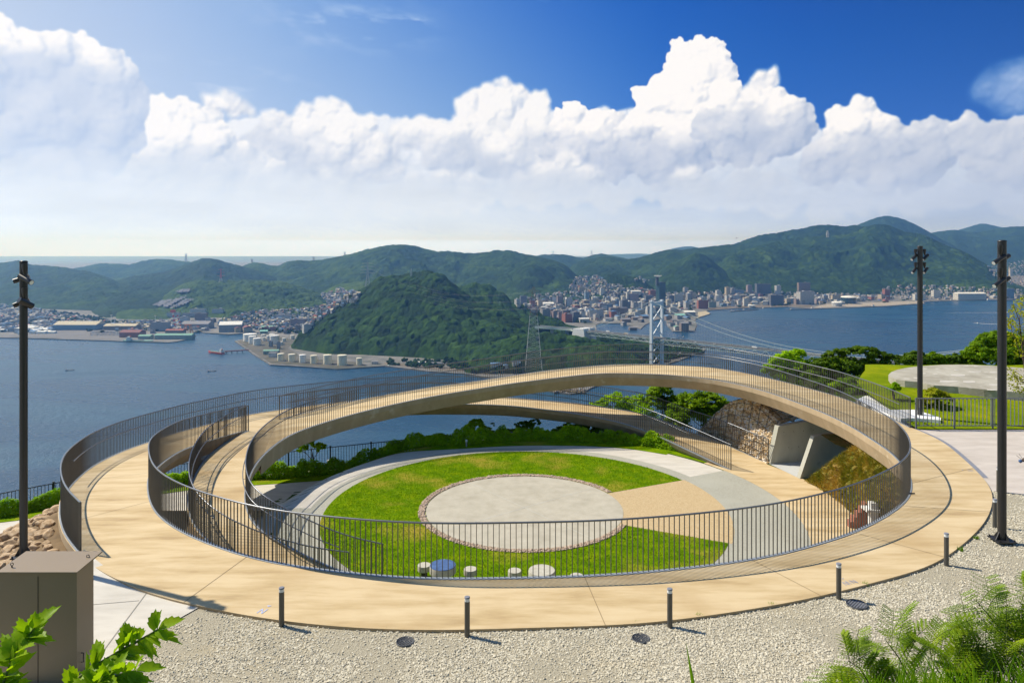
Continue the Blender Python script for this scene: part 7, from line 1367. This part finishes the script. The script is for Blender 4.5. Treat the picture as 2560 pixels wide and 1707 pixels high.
t1_ = pylon(1334, 925, 718, 1480, 42, 'very tall lattice pylon on the coast, silver below and rusty above', .5, ((.95, .34), (.85, .40), (.75, .36)), n=20, wt=.26, knee=.72)
t2_ = pylon(919, 730, 655, 2330, 16, 'large lattice pylon behind the left shoulder of the wooded hill', .9, ((.95, .8), (.85, 1.0), (.74, 1.1), (.63, 1.1)), mats=('steel', 'steel', 'steel'), n=12)
pylon(552, 718, 672, 3350, 12, 'red and white lattice pylon on the green hill behind the port', .9, ((.95, .5), (.80, .8), (.62, .8)), mats=('steel', 'redwhite', 'redwhite'), n=9)
pylon(603, 778, 742, 3000, 9, 'smaller red and white pylon at the foot of the green hill', .8, ((.95, .5), (.80, .8)), mats=('steel', 'redwhite', 'steel'), n=8)
for x, yb, yt, d, l in [(465, 656, 634, 6150, 'grey pylon on the skyline at the far left'), (630, 660, 648, 4950, 'pylon on the skyline hillock left of the main ridge'), (705, 668, 659, 4980, 'tiny pylon in the saddle of the skyline'), (784, 655, 641.5, 4700, 'pylon on the skyline at the start of the main ridge'), (862, 644, 630, 4550, 'pylon on the skyline climbing the main ridge'), (1383, 640, 627, 6700, 'pylon on the low skyline left of the strait gap'), (1479, 640, 627, 6700, 'pylon on the low skyline right of the strait gap')]:
    pylon(x, yb, yt, d, 5, l, 1.3, ((.95, .7), (.75, .9)), mats=('steel', 'steel', 'steel'), n=4, wt=.35)
pylon(2069, 594, 577, 4950, 4, 'white antenna mast on the mountain ridge', 1.8, ((.9, .6), (.7, .7)), mats=('steel', 'steel', 'steel'), n=4, name='antenna_mast', wt=.8)
pylon(1028, 696, 672, 2100, 3, 'thin mast behind the top of the wooded hill', .6, ((.9, .4),), mats=('steel', 'steel', 'steel'), n=5, name='antenna_mast', wt=.8)
mast = Vector(W(2368, 741)); root = empty('signal_mast', tuple(mast), 'white signal mast with a round head at the right waterfront', 'mast'); mb = MB(); mb.cyl(tuple(mast), 2, 44, 10, 1.4); mb.build('pole', RM['white'], root); mb = MB(); mb.lathe((mast.x, mast.y, mast.z + 44), [(2, 0), (7, 2), (7, 5), (2, 7)], 16); mb.build('head', RM['white'], root)
M['wire'] = pmat('wire', two((0.38, 0.38, 0.38)), 1, .5)
for k in range(6):
    a, b_ = t1_[k], t2_[k]; mb = MB(); mb.tube([tuple(a.lerp(b_, s) - Vector((0, 0, 45 * (1 - (2 * s - 1) ** 2)))) for s in np.linspace(0, 1, 26)], .08, 3); tag(mb.build('power_line', M['wire']), 'one of the power lines sagging from the tall pylon across the wooded hill', 'power line', 'power lines over the wooded hill')
# ---------------------------------------------------------------- suspension bridge
UB = np.array([.703, -.711]); NB = np.array([.711, .703]); AC = np.array([221.7, 1702.5]); ZD = SEA + 67
def BP(t, n, z): q = AC + UB * t + NB * n; return (q[0], q[1], z)
br = empty('suspension_bridge', BP(150, 0, SEA), 'long pale suspension bridge crossing the strait', 'bridge')
M['bridge'] = pmat('pale_green_steel', two((0.46, 0.53, 0.49), .93), .05, .5); M['asphalt'] = pmat('asphalt', two((0.085, 0.085, 0.09), .8), .1, .9)
T0, T1 = -45, 930; ZT = ZD - 1.2
for t0, t1, nm in ((T0, 150, 'side_span_deck'), (150, T1, 'main_span_deck')):
    mb = MB(); v = [BP(t0, -14.5, ZD), BP(t1, -14.5, ZD), BP(t1, 14.5, ZD), BP(t0, 14.5, ZD)]; w2_ = [(p[0], p[1], p[2] - 1.2) for p in v]; mb.add(v + w2_, [(0, 1, 2, 3), (4, 7, 6, 5), (0, 4, 5, 1), (1, 5, 6, 2), (2, 6, 7, 3), (3, 7, 4, 0)]); mb.build(nm, M['asphalt'], br)
    for sd in (-15, 15):
        dp = 10.5 if t0 > 0 else 8; mb = MB(); z0, z1 = ZT - .3, ZT - dp; n = int((t1 - t0) / 11.4); st = (t1 - t0) / n
        mb.bar(BP(t0, sd, z0), BP(t1, sd, z0), .9); mb.bar(BP(t0, sd, z1), BP(t1, sd, z1), .9)
        for i in range(n + 1):
            t = t0 + i * st; mb.bar(BP(t, sd, z0), BP(t, sd, z1), .5)
            if i < n: mb.bar(BP(t, sd, z1 if i % 2 == 0 else z0), BP(t + st, sd, z0 if i % 2 == 0 else z1), .75)
        mb.build('side_truss', M['bridge'], br)
        mb = MB(); mb.bar(BP(t0, sd * .97, ZD + 1.1), BP(t1, sd * .97, ZD + 1.1), .2); mb.bar(BP(t0, sd * .97, ZD + .5), BP(t1, sd * .97, ZD + .5), .15); mb.build('guard_rail', M['bridge'], br)
    mb = MB()
    for i in range(int((t1 - t0) / 23)): t = t0 + i * 23; mb.bar(BP(t, -15, ZT - dp), BP(t, 15, ZT - dp), .6); mb.bar(BP(t, -15, ZT - dp), BP(t + 23, 15, ZT - dp), .4)
    mb.build('bottom_bracing', M['bridge'], br)
M['lane'] = pmat('median_concrete', two((0.2, 0.2, 0.2)), .1, .8); mb = MB(); v = [BP(T0, -.5, ZD), BP(T1, -.5, ZD), BP(T1, .5, ZD), BP(T0, .5, ZD)]; mb.add(v + [(p[0], p[1], p[2] + .8) for p in v], [(4, 5, 6, 7), (0, 1, 5, 4), (2, 3, 7, 6)]); mb.build('median', M['lane'], br)
ZTOP = SEA + 149
M['tower'] = pmat('white_tower_paint', two((0.66, 0.71, 0.76), .95), .03, .5)
for tt in (150, 904):
    for sd in (-21, 21):
        mb = MB(); b0, w0 = SEA - 2, 6.0
        v = [];
        for z, w_ in ((b0, 8.0), (SEA + 8, 6.6), (ZTOP, 5.4)):
            for a, c in ((-1, -1), (1, -1), (1, 1), (-1, 1)): v.append(BP(tt + a * w_ / 2, sd + c * w_ * .45, z))
        mb.add(v, [(0, 1, 5, 4), (1, 2, 6, 5), (2, 3, 7, 6), (3, 0, 4, 7), (4, 5, 9, 8), (5, 6, 10, 9), (6, 7, 11, 10), (7, 4, 8, 11), (8, 9, 10, 11)]); leg = mb.build('tower_leg', M['tower'], br)
        mb = MB(); q = BP(tt, sd, ZTOP); mb.box((q[0], q[1], q[2] + 1.4), (7, 7, 3), -.79); mb.build('saddle', M['tower'], br)
        mb = MB(); q = BP(tt, sd, SEA - 3); mb.cyl(q, 9, 9, 16); mb.build('pier', M['concrete'], br)
    for z0, z1, nm in ((ZTOP - 9, ZTOP - 1, 'portal_beam'),):
        mb = MB(); v = [BP(tt + a, c * 18.3, z) for z in (z0, z1) for a, c in ((-2, -1), (2, -1), (2, 1), (-2, 1))]; mb.add(v, [(0, 1, 5, 4), (1, 2, 6, 5), (2, 3, 7, 6), (3, 0, 4, 7), (4, 5, 6, 7), (3, 2, 1, 0)]); mb.build(nm, M['tower'], br)
    for z0, z1 in ((ZTOP - 12, ZTOP - 42), (ZTOP - 42, ZD + 6), (ZD - 12, SEA + 36), (SEA + 36, SEA + 10)):
        mb = MB(); mb.bar(BP(tt, -19, z0), BP(tt, 19, z1), 2.0); mb.build('cross_brace', M['tower'], br); mb = MB(); mb.bar(BP(tt + 1.6, 19, z0), BP(tt + 1.6, -19, z1), 2.0); mb.build('cross_brace', M['tower'], br)
for sd in (-19, 19):
    def zc(t): return ZTOP + 2 - (ZTOP + 2 - (ZD + 3)) * (1 - ((t - 527) / 377) ** 2) if t >= 150 else (ZD + 2) + (ZTOP - ZD) * ((t + 52) / 202) ** 1.12
    nn = lambda t: sd if t >= 150 else sd * 1.0
    for a, b_, n in ((-52, 150, 14), (150, 904, 44)):
        mb = MB(); mb.tube([BP(t, sd, zc(t)) for t in np.linspace(a, b_, n)], .45, 5); mb.build('main_cable', M['bridge'], br)
    mb = MB(); t = 170
    while t < 890:
        if zc(t) > ZD + 4: mb.bar(BP(t, sd, zc(t)), BP(t, sd * .8, ZD), .18)
        t += 13
    mb.build('hangers', M['bridge'], br)
# anchorage and approach
rt = empty('bridge_anchorage', BP(-66, 0, SEA + 40), 'big white concrete anchorage block at the left end of the bridge', 'anchorage'); M['anch'] = pmat('white_concrete_block', two((0.70, 0.70, 0.71), .93), .05, .7)
for s0, s1 in ((-22, -3), (3, 22)):
    mb = MB(); v = [BP(-92, s0, SEA + 20), BP(-36, s0, SEA + 20), BP(-36, s1, SEA + 20), BP(-92, s1, SEA + 20), BP(-78, s0, ZD + 4), BP(-46, s0, ZD + 6), BP(-46, s1, ZD + 6), BP(-78, s1, ZD + 4)]; mb.add(v, [(0, 1, 5, 4), (1, 2, 6, 5), (2, 3, 7, 6), (3, 0, 4, 7), (4, 5, 6, 7)]); mb.build('block', M['anch'], rt)
mb = MB(); v = [BP(-84, -4, SEA + 30), BP(-44, -4, SEA + 30), BP(-44, 4, SEA + 30), BP(-84, 4, SEA + 30), BP(-78, -4, ZD - 4), BP(-46, -4, ZD - 4), BP(-46, 4, ZD - 4), BP(-78, 4, ZD - 4)]; mb.add(v, [(0, 1, 5, 4), (1, 2, 6, 5), (2, 3, 7, 6), (3, 0, 4, 7), (4, 5, 6, 7)]); mb.build('core', M['grey'] if 'grey' in M else M['concrete'], rt)
ap = [BP(-44, 0, ZD), BP(-90, 0, ZD), (158, 1772, ZD), (125, 1798, ZD), (95, 1813, ZD + .5), (66, 1832, ZD + 1)]; ap = resample(smooth_poly(ap), 20); L_, R_ = offset2d(ap, 13), offset2d(ap, -13)
rt = empty('approach_viaduct', tuple(ap[12]), 'pale motorway viaduct leading from the anchorage into the wooded hill', 'viaduct'); mb = MB(); mb.loft(L_, R_); mb.build('road_deck', M['asphalt'], rt); mb = MB(); dn = np.array([0, 0, -4.0])
for q in (L_, R_): mb.loft(q + dn, q + np.array([0, 0, 1.2]))
mb.build('girder', M['bridge'], rt)
for i in (4, 9, 14):
    mb = MB(); q = ap[i]; mb.box((q[0], q[1], q[2] - 24), (7, 7, 40), .5); mb.build('pier', FM['blue'] if i == 9 else M['concrete'], rt)
# vehicles
def mk_truck(name, label, box, L, H_, cat):
    root = empty(name, (0, 0, 0), label, cat); mb = MB(); mb.box((0, 0, H_ / 2 + .6), (L, 2.5, H_)); mb.build('cargo_box', box, root); mb = MB(); mb.box((L / 2 + 1.1, 0, 1.6), (1.9, 2.4, 2.3)); mb.build('cab', RM['white'], root)
    for a in (-.35, .3, .6): mb = MB(); mb.tube([(L * a, -1.3, .5), (L * a, 1.3, .5)], .5, 8); mb.build('wheels', M['black'], root)
    return root
def mk_car(name, label, body):
    root = empty(name, (0, 0, 0), label, 'car'); mb = MB(); mb.box((0, 0, .75), (4.4, 1.8, .75)); mb.build('body', body, root); mb = MB(); v = [(-1.3, -.8, 1.1), (1.2, -.8, 1.1), (1.2, .8, 1.1), (-1.3, .8, 1.1), (-.9, -.7, 1.6), (.6, -.7, 1.6), (.6, .7, 1.6), (-.9, .7, 1.6)]; mb.add(v, [(0, 1, 5, 4), (1, 2, 6, 5), (2, 3, 7, 6), (3, 0, 4, 7), (4, 5, 6, 7)]); mb.build('cabin', M['black'], root)
    for a in (-1.4, 1.4): mb = MB(); mb.tube([(a, -.9, .35), (a, .9, .35)], .34, 8); mb.build('wheels', M['black'], root)
    return root
aw = math.atan2(UB[1], UB[0])
for t, n, k, l in [(6, 7, 'w', 'white lorry left of the bridge tower on the far lanes'), (62, 4, 't', 'tan lorry nearing the bridge tower from the left'), (186, -6, 'g', 'lorry with a bright green box just right of the bridge tower'), (385, -5, 'w', 'white lorry on the right part of the bridge by itself'), (470, 6, 'w', 'white lorry on the far lanes at the right of the bridge')]:
    o = mk_truck('lorry', l, {'w': RM['white'], 't': RM['tan'], 'g': RM['green']}[k], 9, 3.0, 'lorry'); o.location = BP(t, n, ZD); o.rotation_euler = (0, 0, aw)
for t, n, k, l in [(110, 6, 'white', 'white car on the bridge just left of the tower'), (228, 5, 'dark', 'dark car on the far lanes right of the green lorry'), (252, -6, 'white', 'white car between the green lorry and the lone white lorry'), (297, -5, 'white', 'pale car on the near lanes in mid bridge'), (330, 6, 'tan', 'tan car on the far lanes in mid bridge'), (410, 5, 'dark', 'dark car behind the lone white lorry'), (428, -6, 'blue', 'blue car on the near lanes at the right of the bridge'), (30, -6, 'white', 'white car on the near lanes near the anchorage')]:
    o = mk_car('car', l, RM[k]); o.location = BP(t, n, ZD); o.rotation_euler = (0, 0, aw); o.scale = (1.15,) * 3
# parked cars on the port yard
car0 = mk_car('parked_car', 'one of the white cars parked in rows on the port yard', RM['white']); car1 = mk_car('parked_car', 'one of the blue grey cars parked in rows on the port yard', RM['blue']); car0['group'] = 'white cars parked on the port yard'; car1['group'] = 'blue grey cars parked on the port yard'; k = 0
for j, y in enumerate([829.2, 831.2, 833.4, 835.8, 838.4]):
    for i in range(26):
        x = 232 + i * 2.9 - j * 2 + rs_.uniform(-.6, .6); s = car1 if rs_.random() < .22 else car0
        if x > 300 or rs_.random() < .12: continue
        p = W(x, y, 2.8)
        if s['label'] and s.location.length < 1: o = s; o.location = p; o.rotation_euler = (0, 0, 1.2)
        else: o = copy_tree(s, p, 1.2 + rs_.uniform(-.1, .1))
# white sheds at the left port
for k in range(52):
    x = rs_.uniform(-4, 132); y = 838 - rs_.random() ** .8 * 20; 
    if y > 834 and x > 84: continue
    g = Vector(W(x, y, 2.8)); mb = MB(); w_, dp, h = rs_.uniform(14, 34), rs_.uniform(10, 20), rs_.uniform(4, 8); mb.box((0, 0, h / 2), (w_, dp, h)); o = mb.build('storage_shed', RM['white']); o.location = g; o.rotation_euler = (0, 0, rs_.uniform(-.1, .1)); r = MB(); r.add([(-w_ / 2 - .5, -dp / 2 - .5, h), (w_ / 2 + .5, -dp / 2 - .5, h), (w_ / 2 + .5, dp / 2 + .5, h), (-w_ / 2 - .5, dp / 2 + .5, h), (-w_ / 2 - .5, 0, h + 2), (w_ / 2 + .5, 0, h + 2)], [(0, 1, 5, 4), (2, 3, 4, 5), (0, 4, 3), (1, 2, 5)]); ro = r.build('roof', RM['white' if k % 3 else 'blue']); ro.parent = o
    tag(o, 'one of the white sheds crowded behind the left quay' if k % 3 else 'one of the white sheds with a blue roof behind the left quay', 'shed', 'white storage sheds' if k % 3 else 'blue roofed storage sheds')
# crane and gantry
def crane():
    g = Vector(W(446, 822, 2.8)); k = MPP(g.y); root = empty('harbour_crane', tuple(g), 'tall red and white harbour crane with two booms', 'crane'); a0 = g + Vector((-7 * k, 0, 3 * k)); b0 = g + Vector((6 * k, 4, 3 * k)); hd = g + Vector((-15 * k, 0, 45 * k))
    for nm, p0, p1 in (('front_boom', a0, hd), ('rear_boom', b0, g + Vector((-4 * k, 4, 34 * k)))):
        n = 8
        for i in range(n): mb = MB(); mb.bar(p0.lerp(p1, i / n), p0.lerp(p1, (i + 1) / n), 4.4); mb.build(nm, M['redwhite'] if i % 2 else RM['white'], root)
    mb = MB(); mb.box(tuple(hd + Vector((2, 0, -1))), (16, 5, 7)); mb.build('boom_head', M['redwhite'], root); mb = MB(); mb.box(tuple(g + Vector((0, 0, 3))), (22, 10, 6)); mb.build('machine_house', RM['white'], root)
    mb = MB(); mb.bar(hd, g + Vector((-4 * k, 4, 34 * k)), .6); mb.build('stay', M['black'], root)
crane()
g = Vector(W(470, 834, 2.8)); k = MPP(g.y); root = empty('gantry_crane', tuple(g), 'orange gantry frame on the tip of the port', 'gantry'); M['orange'] = pmat('orange_paint', two((0.62, 0.22, 0.06), .9), .2, .6)
for sx in (-1, 1):
    for sy in (-8, 8): mb = MB(); mb.bar(g + Vector((sx * 10 * k, sy, 0)), g + Vector((sx * 5 * k, sy * .5, 22 * k)), 1.6); mb.build('leg', M['orange'], root)
mb = MB(); mb.bar(g + Vector((-9 * k, 0, 22 * k)), g + Vector((9 * k, 0, 22 * k)), 2.6); mb.bar(g + Vector((-8 * k, -8, 9 * k)), g + Vector((8 * k, -8, 9 * k)), 1.4); mb.build('beam', M['orange'], root)
for x, yb, yt, l in [(278, 824, 788, 'thin white light mast behind the yellowish warehouse'), (388, 822, 789, 'thin white light mast left of the crane')]:
    g = Vector(W(x, yb)); kk = MPP(g.y); root = empty('light_mast', tuple(g), l, 'mast'); mb = MB(); mb.cyl(tuple(g), .9, (yb - yt) * kk, 8, .6); mb.build('pole', RM['white'], root); mb = MB(); mb.box((g.x, g.y, g.z + (yb - yt) * kk), (7, 2, 1.6)); mb.build('lamp_frame', RM['white'], root)
# ships and boats
def hull(mb, L, Bm, H_, z0=-1.0):
    n = 12; v = []
    for i in range(n + 1):
        t = i / n; b_ = Bm / 2 * min(1, ((1 - t) * 4.2) ** .6, (t * 8 + .45) ** .5); sh = H_ * (1 + .5 * max(0, t - .7) ** 1.5 * 4 + .1 * max(0, .12 - t) * 8); x = -L / 2 + L * t
        v += [(x, -b_ * .8, z0), (x, b_ * .8, z0), (x + (t > .9) * L * .02, -b_, sh), (x + (t > .9) * L * .02, b_, sh)]
    f = []
    for i in range(n): a = i * 4; f += [(a, a + 4, a + 6, a + 2), (a + 1, a + 3, a + 7, a + 5), (a + 2, a + 6, a + 7, a + 3)]
    f += [(0, 2, 3, 1), (n * 4, n * 4 + 1, n * 4 + 3, n * 4 + 2)]; mb.add(v, f)
def ship(x, y, L, label, hc, rz, name='ship', sup=RM['white'], supx=-.33, dk='green', Bm=None, Hh=None, cat='ship', cargo=True):
    p = W(x, y, 0); root = empty(name, p, label, cat); Bm = Bm or L * .16; Hh = Hh or L * .05; mb = MB(); hull(mb, L, Bm, Hh); o = mb.build('hull', hc); o.parent = root; mb = MB(); mb.box((L * supx, 0, Hh + L * .05), (L * .14, Bm * .8, L * .10)); mb.box((L * supx, 0, Hh + L * .115), (L * .09, Bm * .7, L * .04)); o2 = mb.build('superstructure', sup); o2.parent = root
    mb = MB(); mb.cyl((L * supx - L * .05, 0, Hh + L * .1), L * .018, L * .07, 10); o3 = mb.build('funnel', M['redwhite']); o3.parent = root
    mb = MB(); mb.cyl((L * .3, 0, Hh), .3, L * .12, 6); mb.cyl((L * supx, 0, Hh + L * .13), .25, L * .07, 6); o4 = mb.build('mast', RM['tan']); o4.parent = root
    if cargo: mb = MB(); mb.box((L * .08, 0, Hh + .8), (L * .55, Bm * .5, 1.6)); o5 = mb.build('deck_gear', RM[dk]); o5.parent = root
    root.rotation_euler = (0, 0, rz); return root
ship(540, 884, 60, 'red hulled tanker with a white bridge moored at the red jetty', M['redwhite'], PI - .55, name='tanker', supx=-.36, Hh=4.5)
ship(566, 884, 11, 'small dark tug behind the stern of the red tanker', RM['dark'], .2, name='tug', cargo=False, cat='boat')
ship(345, 854.5, 84, 'grey green ship moored along the port quay', RM['teal'], PI + .02, dk='grey', supx=.3)
for x, y, L, l in [(174, 926, 12, 'small dark work boat on open water at the left'), (529, 928, 12, 'small dark work boat on open water below the red tanker')]: ship(x, y, L * 1.5, l, RM['dark'], .4, name='boat', cat='boat', cargo=False, Bm=5)
ship(2170, 767.5, 62, 'black hulled ship moored off the waterfront tip', RM['dark'], .03, supx=.38, dk='dark'); ship(2480, 751.5, 60, 'blue hulled ship moored right of the white warehouse', RM['blue'], .05, supx=-.36, dk='blue')
for x, y, L, c, l in [(1970, 773, 16, 'red', 'red tug at the left end of the breakwater'), (1984, 773.5, 34, 'red', 'red and white boat on the breakwater beside the red tug'), (2022, 771.5, 44, 'blue', 'blue and white ferry boat at the breakwater'), (2048, 770.5, 30, 'teal', 'greenish boat right of the blue ferry boat'), (2058, 768, 30, 'white', 'white boat right of the greenish boat'), (1945, 766.5, 18, 'white', 'white cruiser at the marina pontoon, left one'), (1962, 766.2, 18, 'white', 'white cruiser at the marina pontoon, right one'), (1922, 767.5, 26, 'white', 'white ferry at the waterfront quay'), (1903, 771, 30, 'tan', 'brown grey boat beside the small pier'), (1866, 775, 34, 'blue', 'blue grey boat at the dark breakwater'), (1834, 776.5, 24, 'white', 'white boat at the left end of the dark breakwater'), (1730, 824, 26, 'dark', 'dark boat with a red mark beside the harbour island'), (1703, 843, 22, 'dark', 'dark ship just beyond the bridge right of the tower'), (1612, 816, 14, 'dark', 'small dark boat at the harbour quay'), (1675, 812, 26, 'red', 'red boats end of the harbour island'), (2372, 750.5, 34, 'white', 'white patrol ship at the right waterfront')]:
    ship(x, y + .8, L, l, RM[c], rs_.uniform(-.15, .2) + (PI if rs_.random() < .5 else 0), name='boat', cat='boat', cargo=False)
for (x0, y0, x1, y1, l, w_) in [(1826, 779, 1895, 774, 'dark floating breakwater with two boats', 5), (1975, 774.5, 2060, 772, 'dark breakwater in front of the ferry boats', 5)]:
    a, b_ = Vector(W(x0, y0, .8)), Vector(W(x1, y1, .8)); mb = MB(); mb.bar(a, b_, w_); tag(mb.build('breakwater', M['quay']), l, 'breakwater')
# speed boats with wakes
M['foam'] = pmat('foam', two((0.78, 0.82, 0.84), .85), .3, .6)
for x, y, L, wk, l in [(2440, 808.5, 18, [(2449, 808.5), (2500, 811), (2560, 815.5), (2680, 822)], 'small white speedboat leaving a long white wake'), (2520, 781.3, 12, [(2515, 781.3), (2440, 781.6), (2360, 782)], 'distant white speedboat behind the right lamp post')]:
    o = ship(x, y, L, l, RM['white'], PI if wk[0][0] > x else 0, name='speedboat', cat='boat', cargo=False, Bm=5)
    c = resample(smooth_poly([W(a, b_, .35) for a, b_ in wk]), 20); wv = np.linspace(5, 1.0, 20) if wk[0][0] > x else np.linspace(2.5, .5, 20); A = c.copy(); Bq = c.copy(); A[:, 1] += wv; Bq[:, 1] -= wv; mb = MB(); mb.loft(Bq, A); tag(mb.build('wake', M['foam']), kind='structure')
# red jetty
a, b_ = Vector(W(561, 879, 5)), Vector(W(622, 875, 5)); root = empty('jetty', tuple((a + b_) / 2), 'red steel jetty linking the tanker berth to the terminal', 'jetty'); mb = MB(); mb.bar(a, b_, 2.4); mb.build('deck', RM['red'], root); mb = MB(); mb.bar(a + Vector((0, 0, 2.2)), b_ + Vector((0, 0, 2.2)), .5); mb.build('pipe_rack', M['redwhite'], root)
for s in (.08, .3, .52, .74): p = a.lerp(b_, s); mb = MB(); mb.cyl((p.x, p.y, SEA - 3), 1.6, 6.5, 8); mb.build('pile', M['concrete'], root)
# motorway viaduct behind the terminal town
q0 = [G(x, y, 900) or Vector(W(x, y)) for x, y in ((668, 776), (720, 777), (780, 778.5), (842, 780))]; dref = 3050; pts = resample(smooth_poly([D(668, 771, dref), D(720, 772, dref - 20), D(780, 773.5, dref - 60), D(845, 775.5, dref - 120)]), 14); root = empty('motorway_viaduct', tuple(pts[7]), 'grey motorway viaduct behind the terminal town', 'viaduct')
L_, R_ = offset2d(pts, 10), offset2d(pts, -10); mb = MB(); mb.loft(R_, L_); dn = np.array([0, 0, -5.0]); mb.loft(R_, R_ + dn); mb.build('road_deck', M['concrete'], root)
for i in (1, 4, 7, 10): mb = MB(); mb.box((pts[i][0], pts[i][1], pts[i][2] - 16), (4, 4, 26)); mb.build('pier', M['concrete'], root)
# light beacon on the rocks under the arch
p = W(1449, 978, 2.5); root = empty('light_beacon', p, 'small white light beacon on the rocky point', 'beacon'); mb = MB(); mb.cyl(p, 1.6, 3, 10); mb.build('base', M['concrete'], root); mb = MB(); mb.cyl((p[0], p[1], p[2] + 3), 1.0, 6, 10, .8); mb.build('tower', RM['white'], root)
V, F = stones(np.array([list(W(rs_.uniform(1385, 1462), rs_.uniform(974, 981), rs_.uniform(0, 3))) for _ in range(180)]), 3.0, 4, .7); tag(npmesh('shore_rocks', V, F, M['beach']), kind='stuff')
# haze
m, nt, b = newmat('haze'); nt.nodes.remove(b); pv = N(nt, 'ShaderNodeVolumePrincipled'); pv.inputs['Density'].default_value = HZD; pv.inputs['Color'].default_value = (*HZCOL, 1); pv.inputs['Absorption Color'].default_value = (1, 1, 1, 1); pv.inputs['Anisotropy'].default_value = HZG
nt.links.new(pv.outputs[0], nt.nodes['Material Output'].inputs['Volume']); M['haze'] = m
mb = MB(); mb.box((0, 13300, (SEA - 4 + 470) / 2), (62000, 34000, 470 - (SEA - 4))); hz_ = mb.build('haze', m); tag(hz_, kind='stuff')
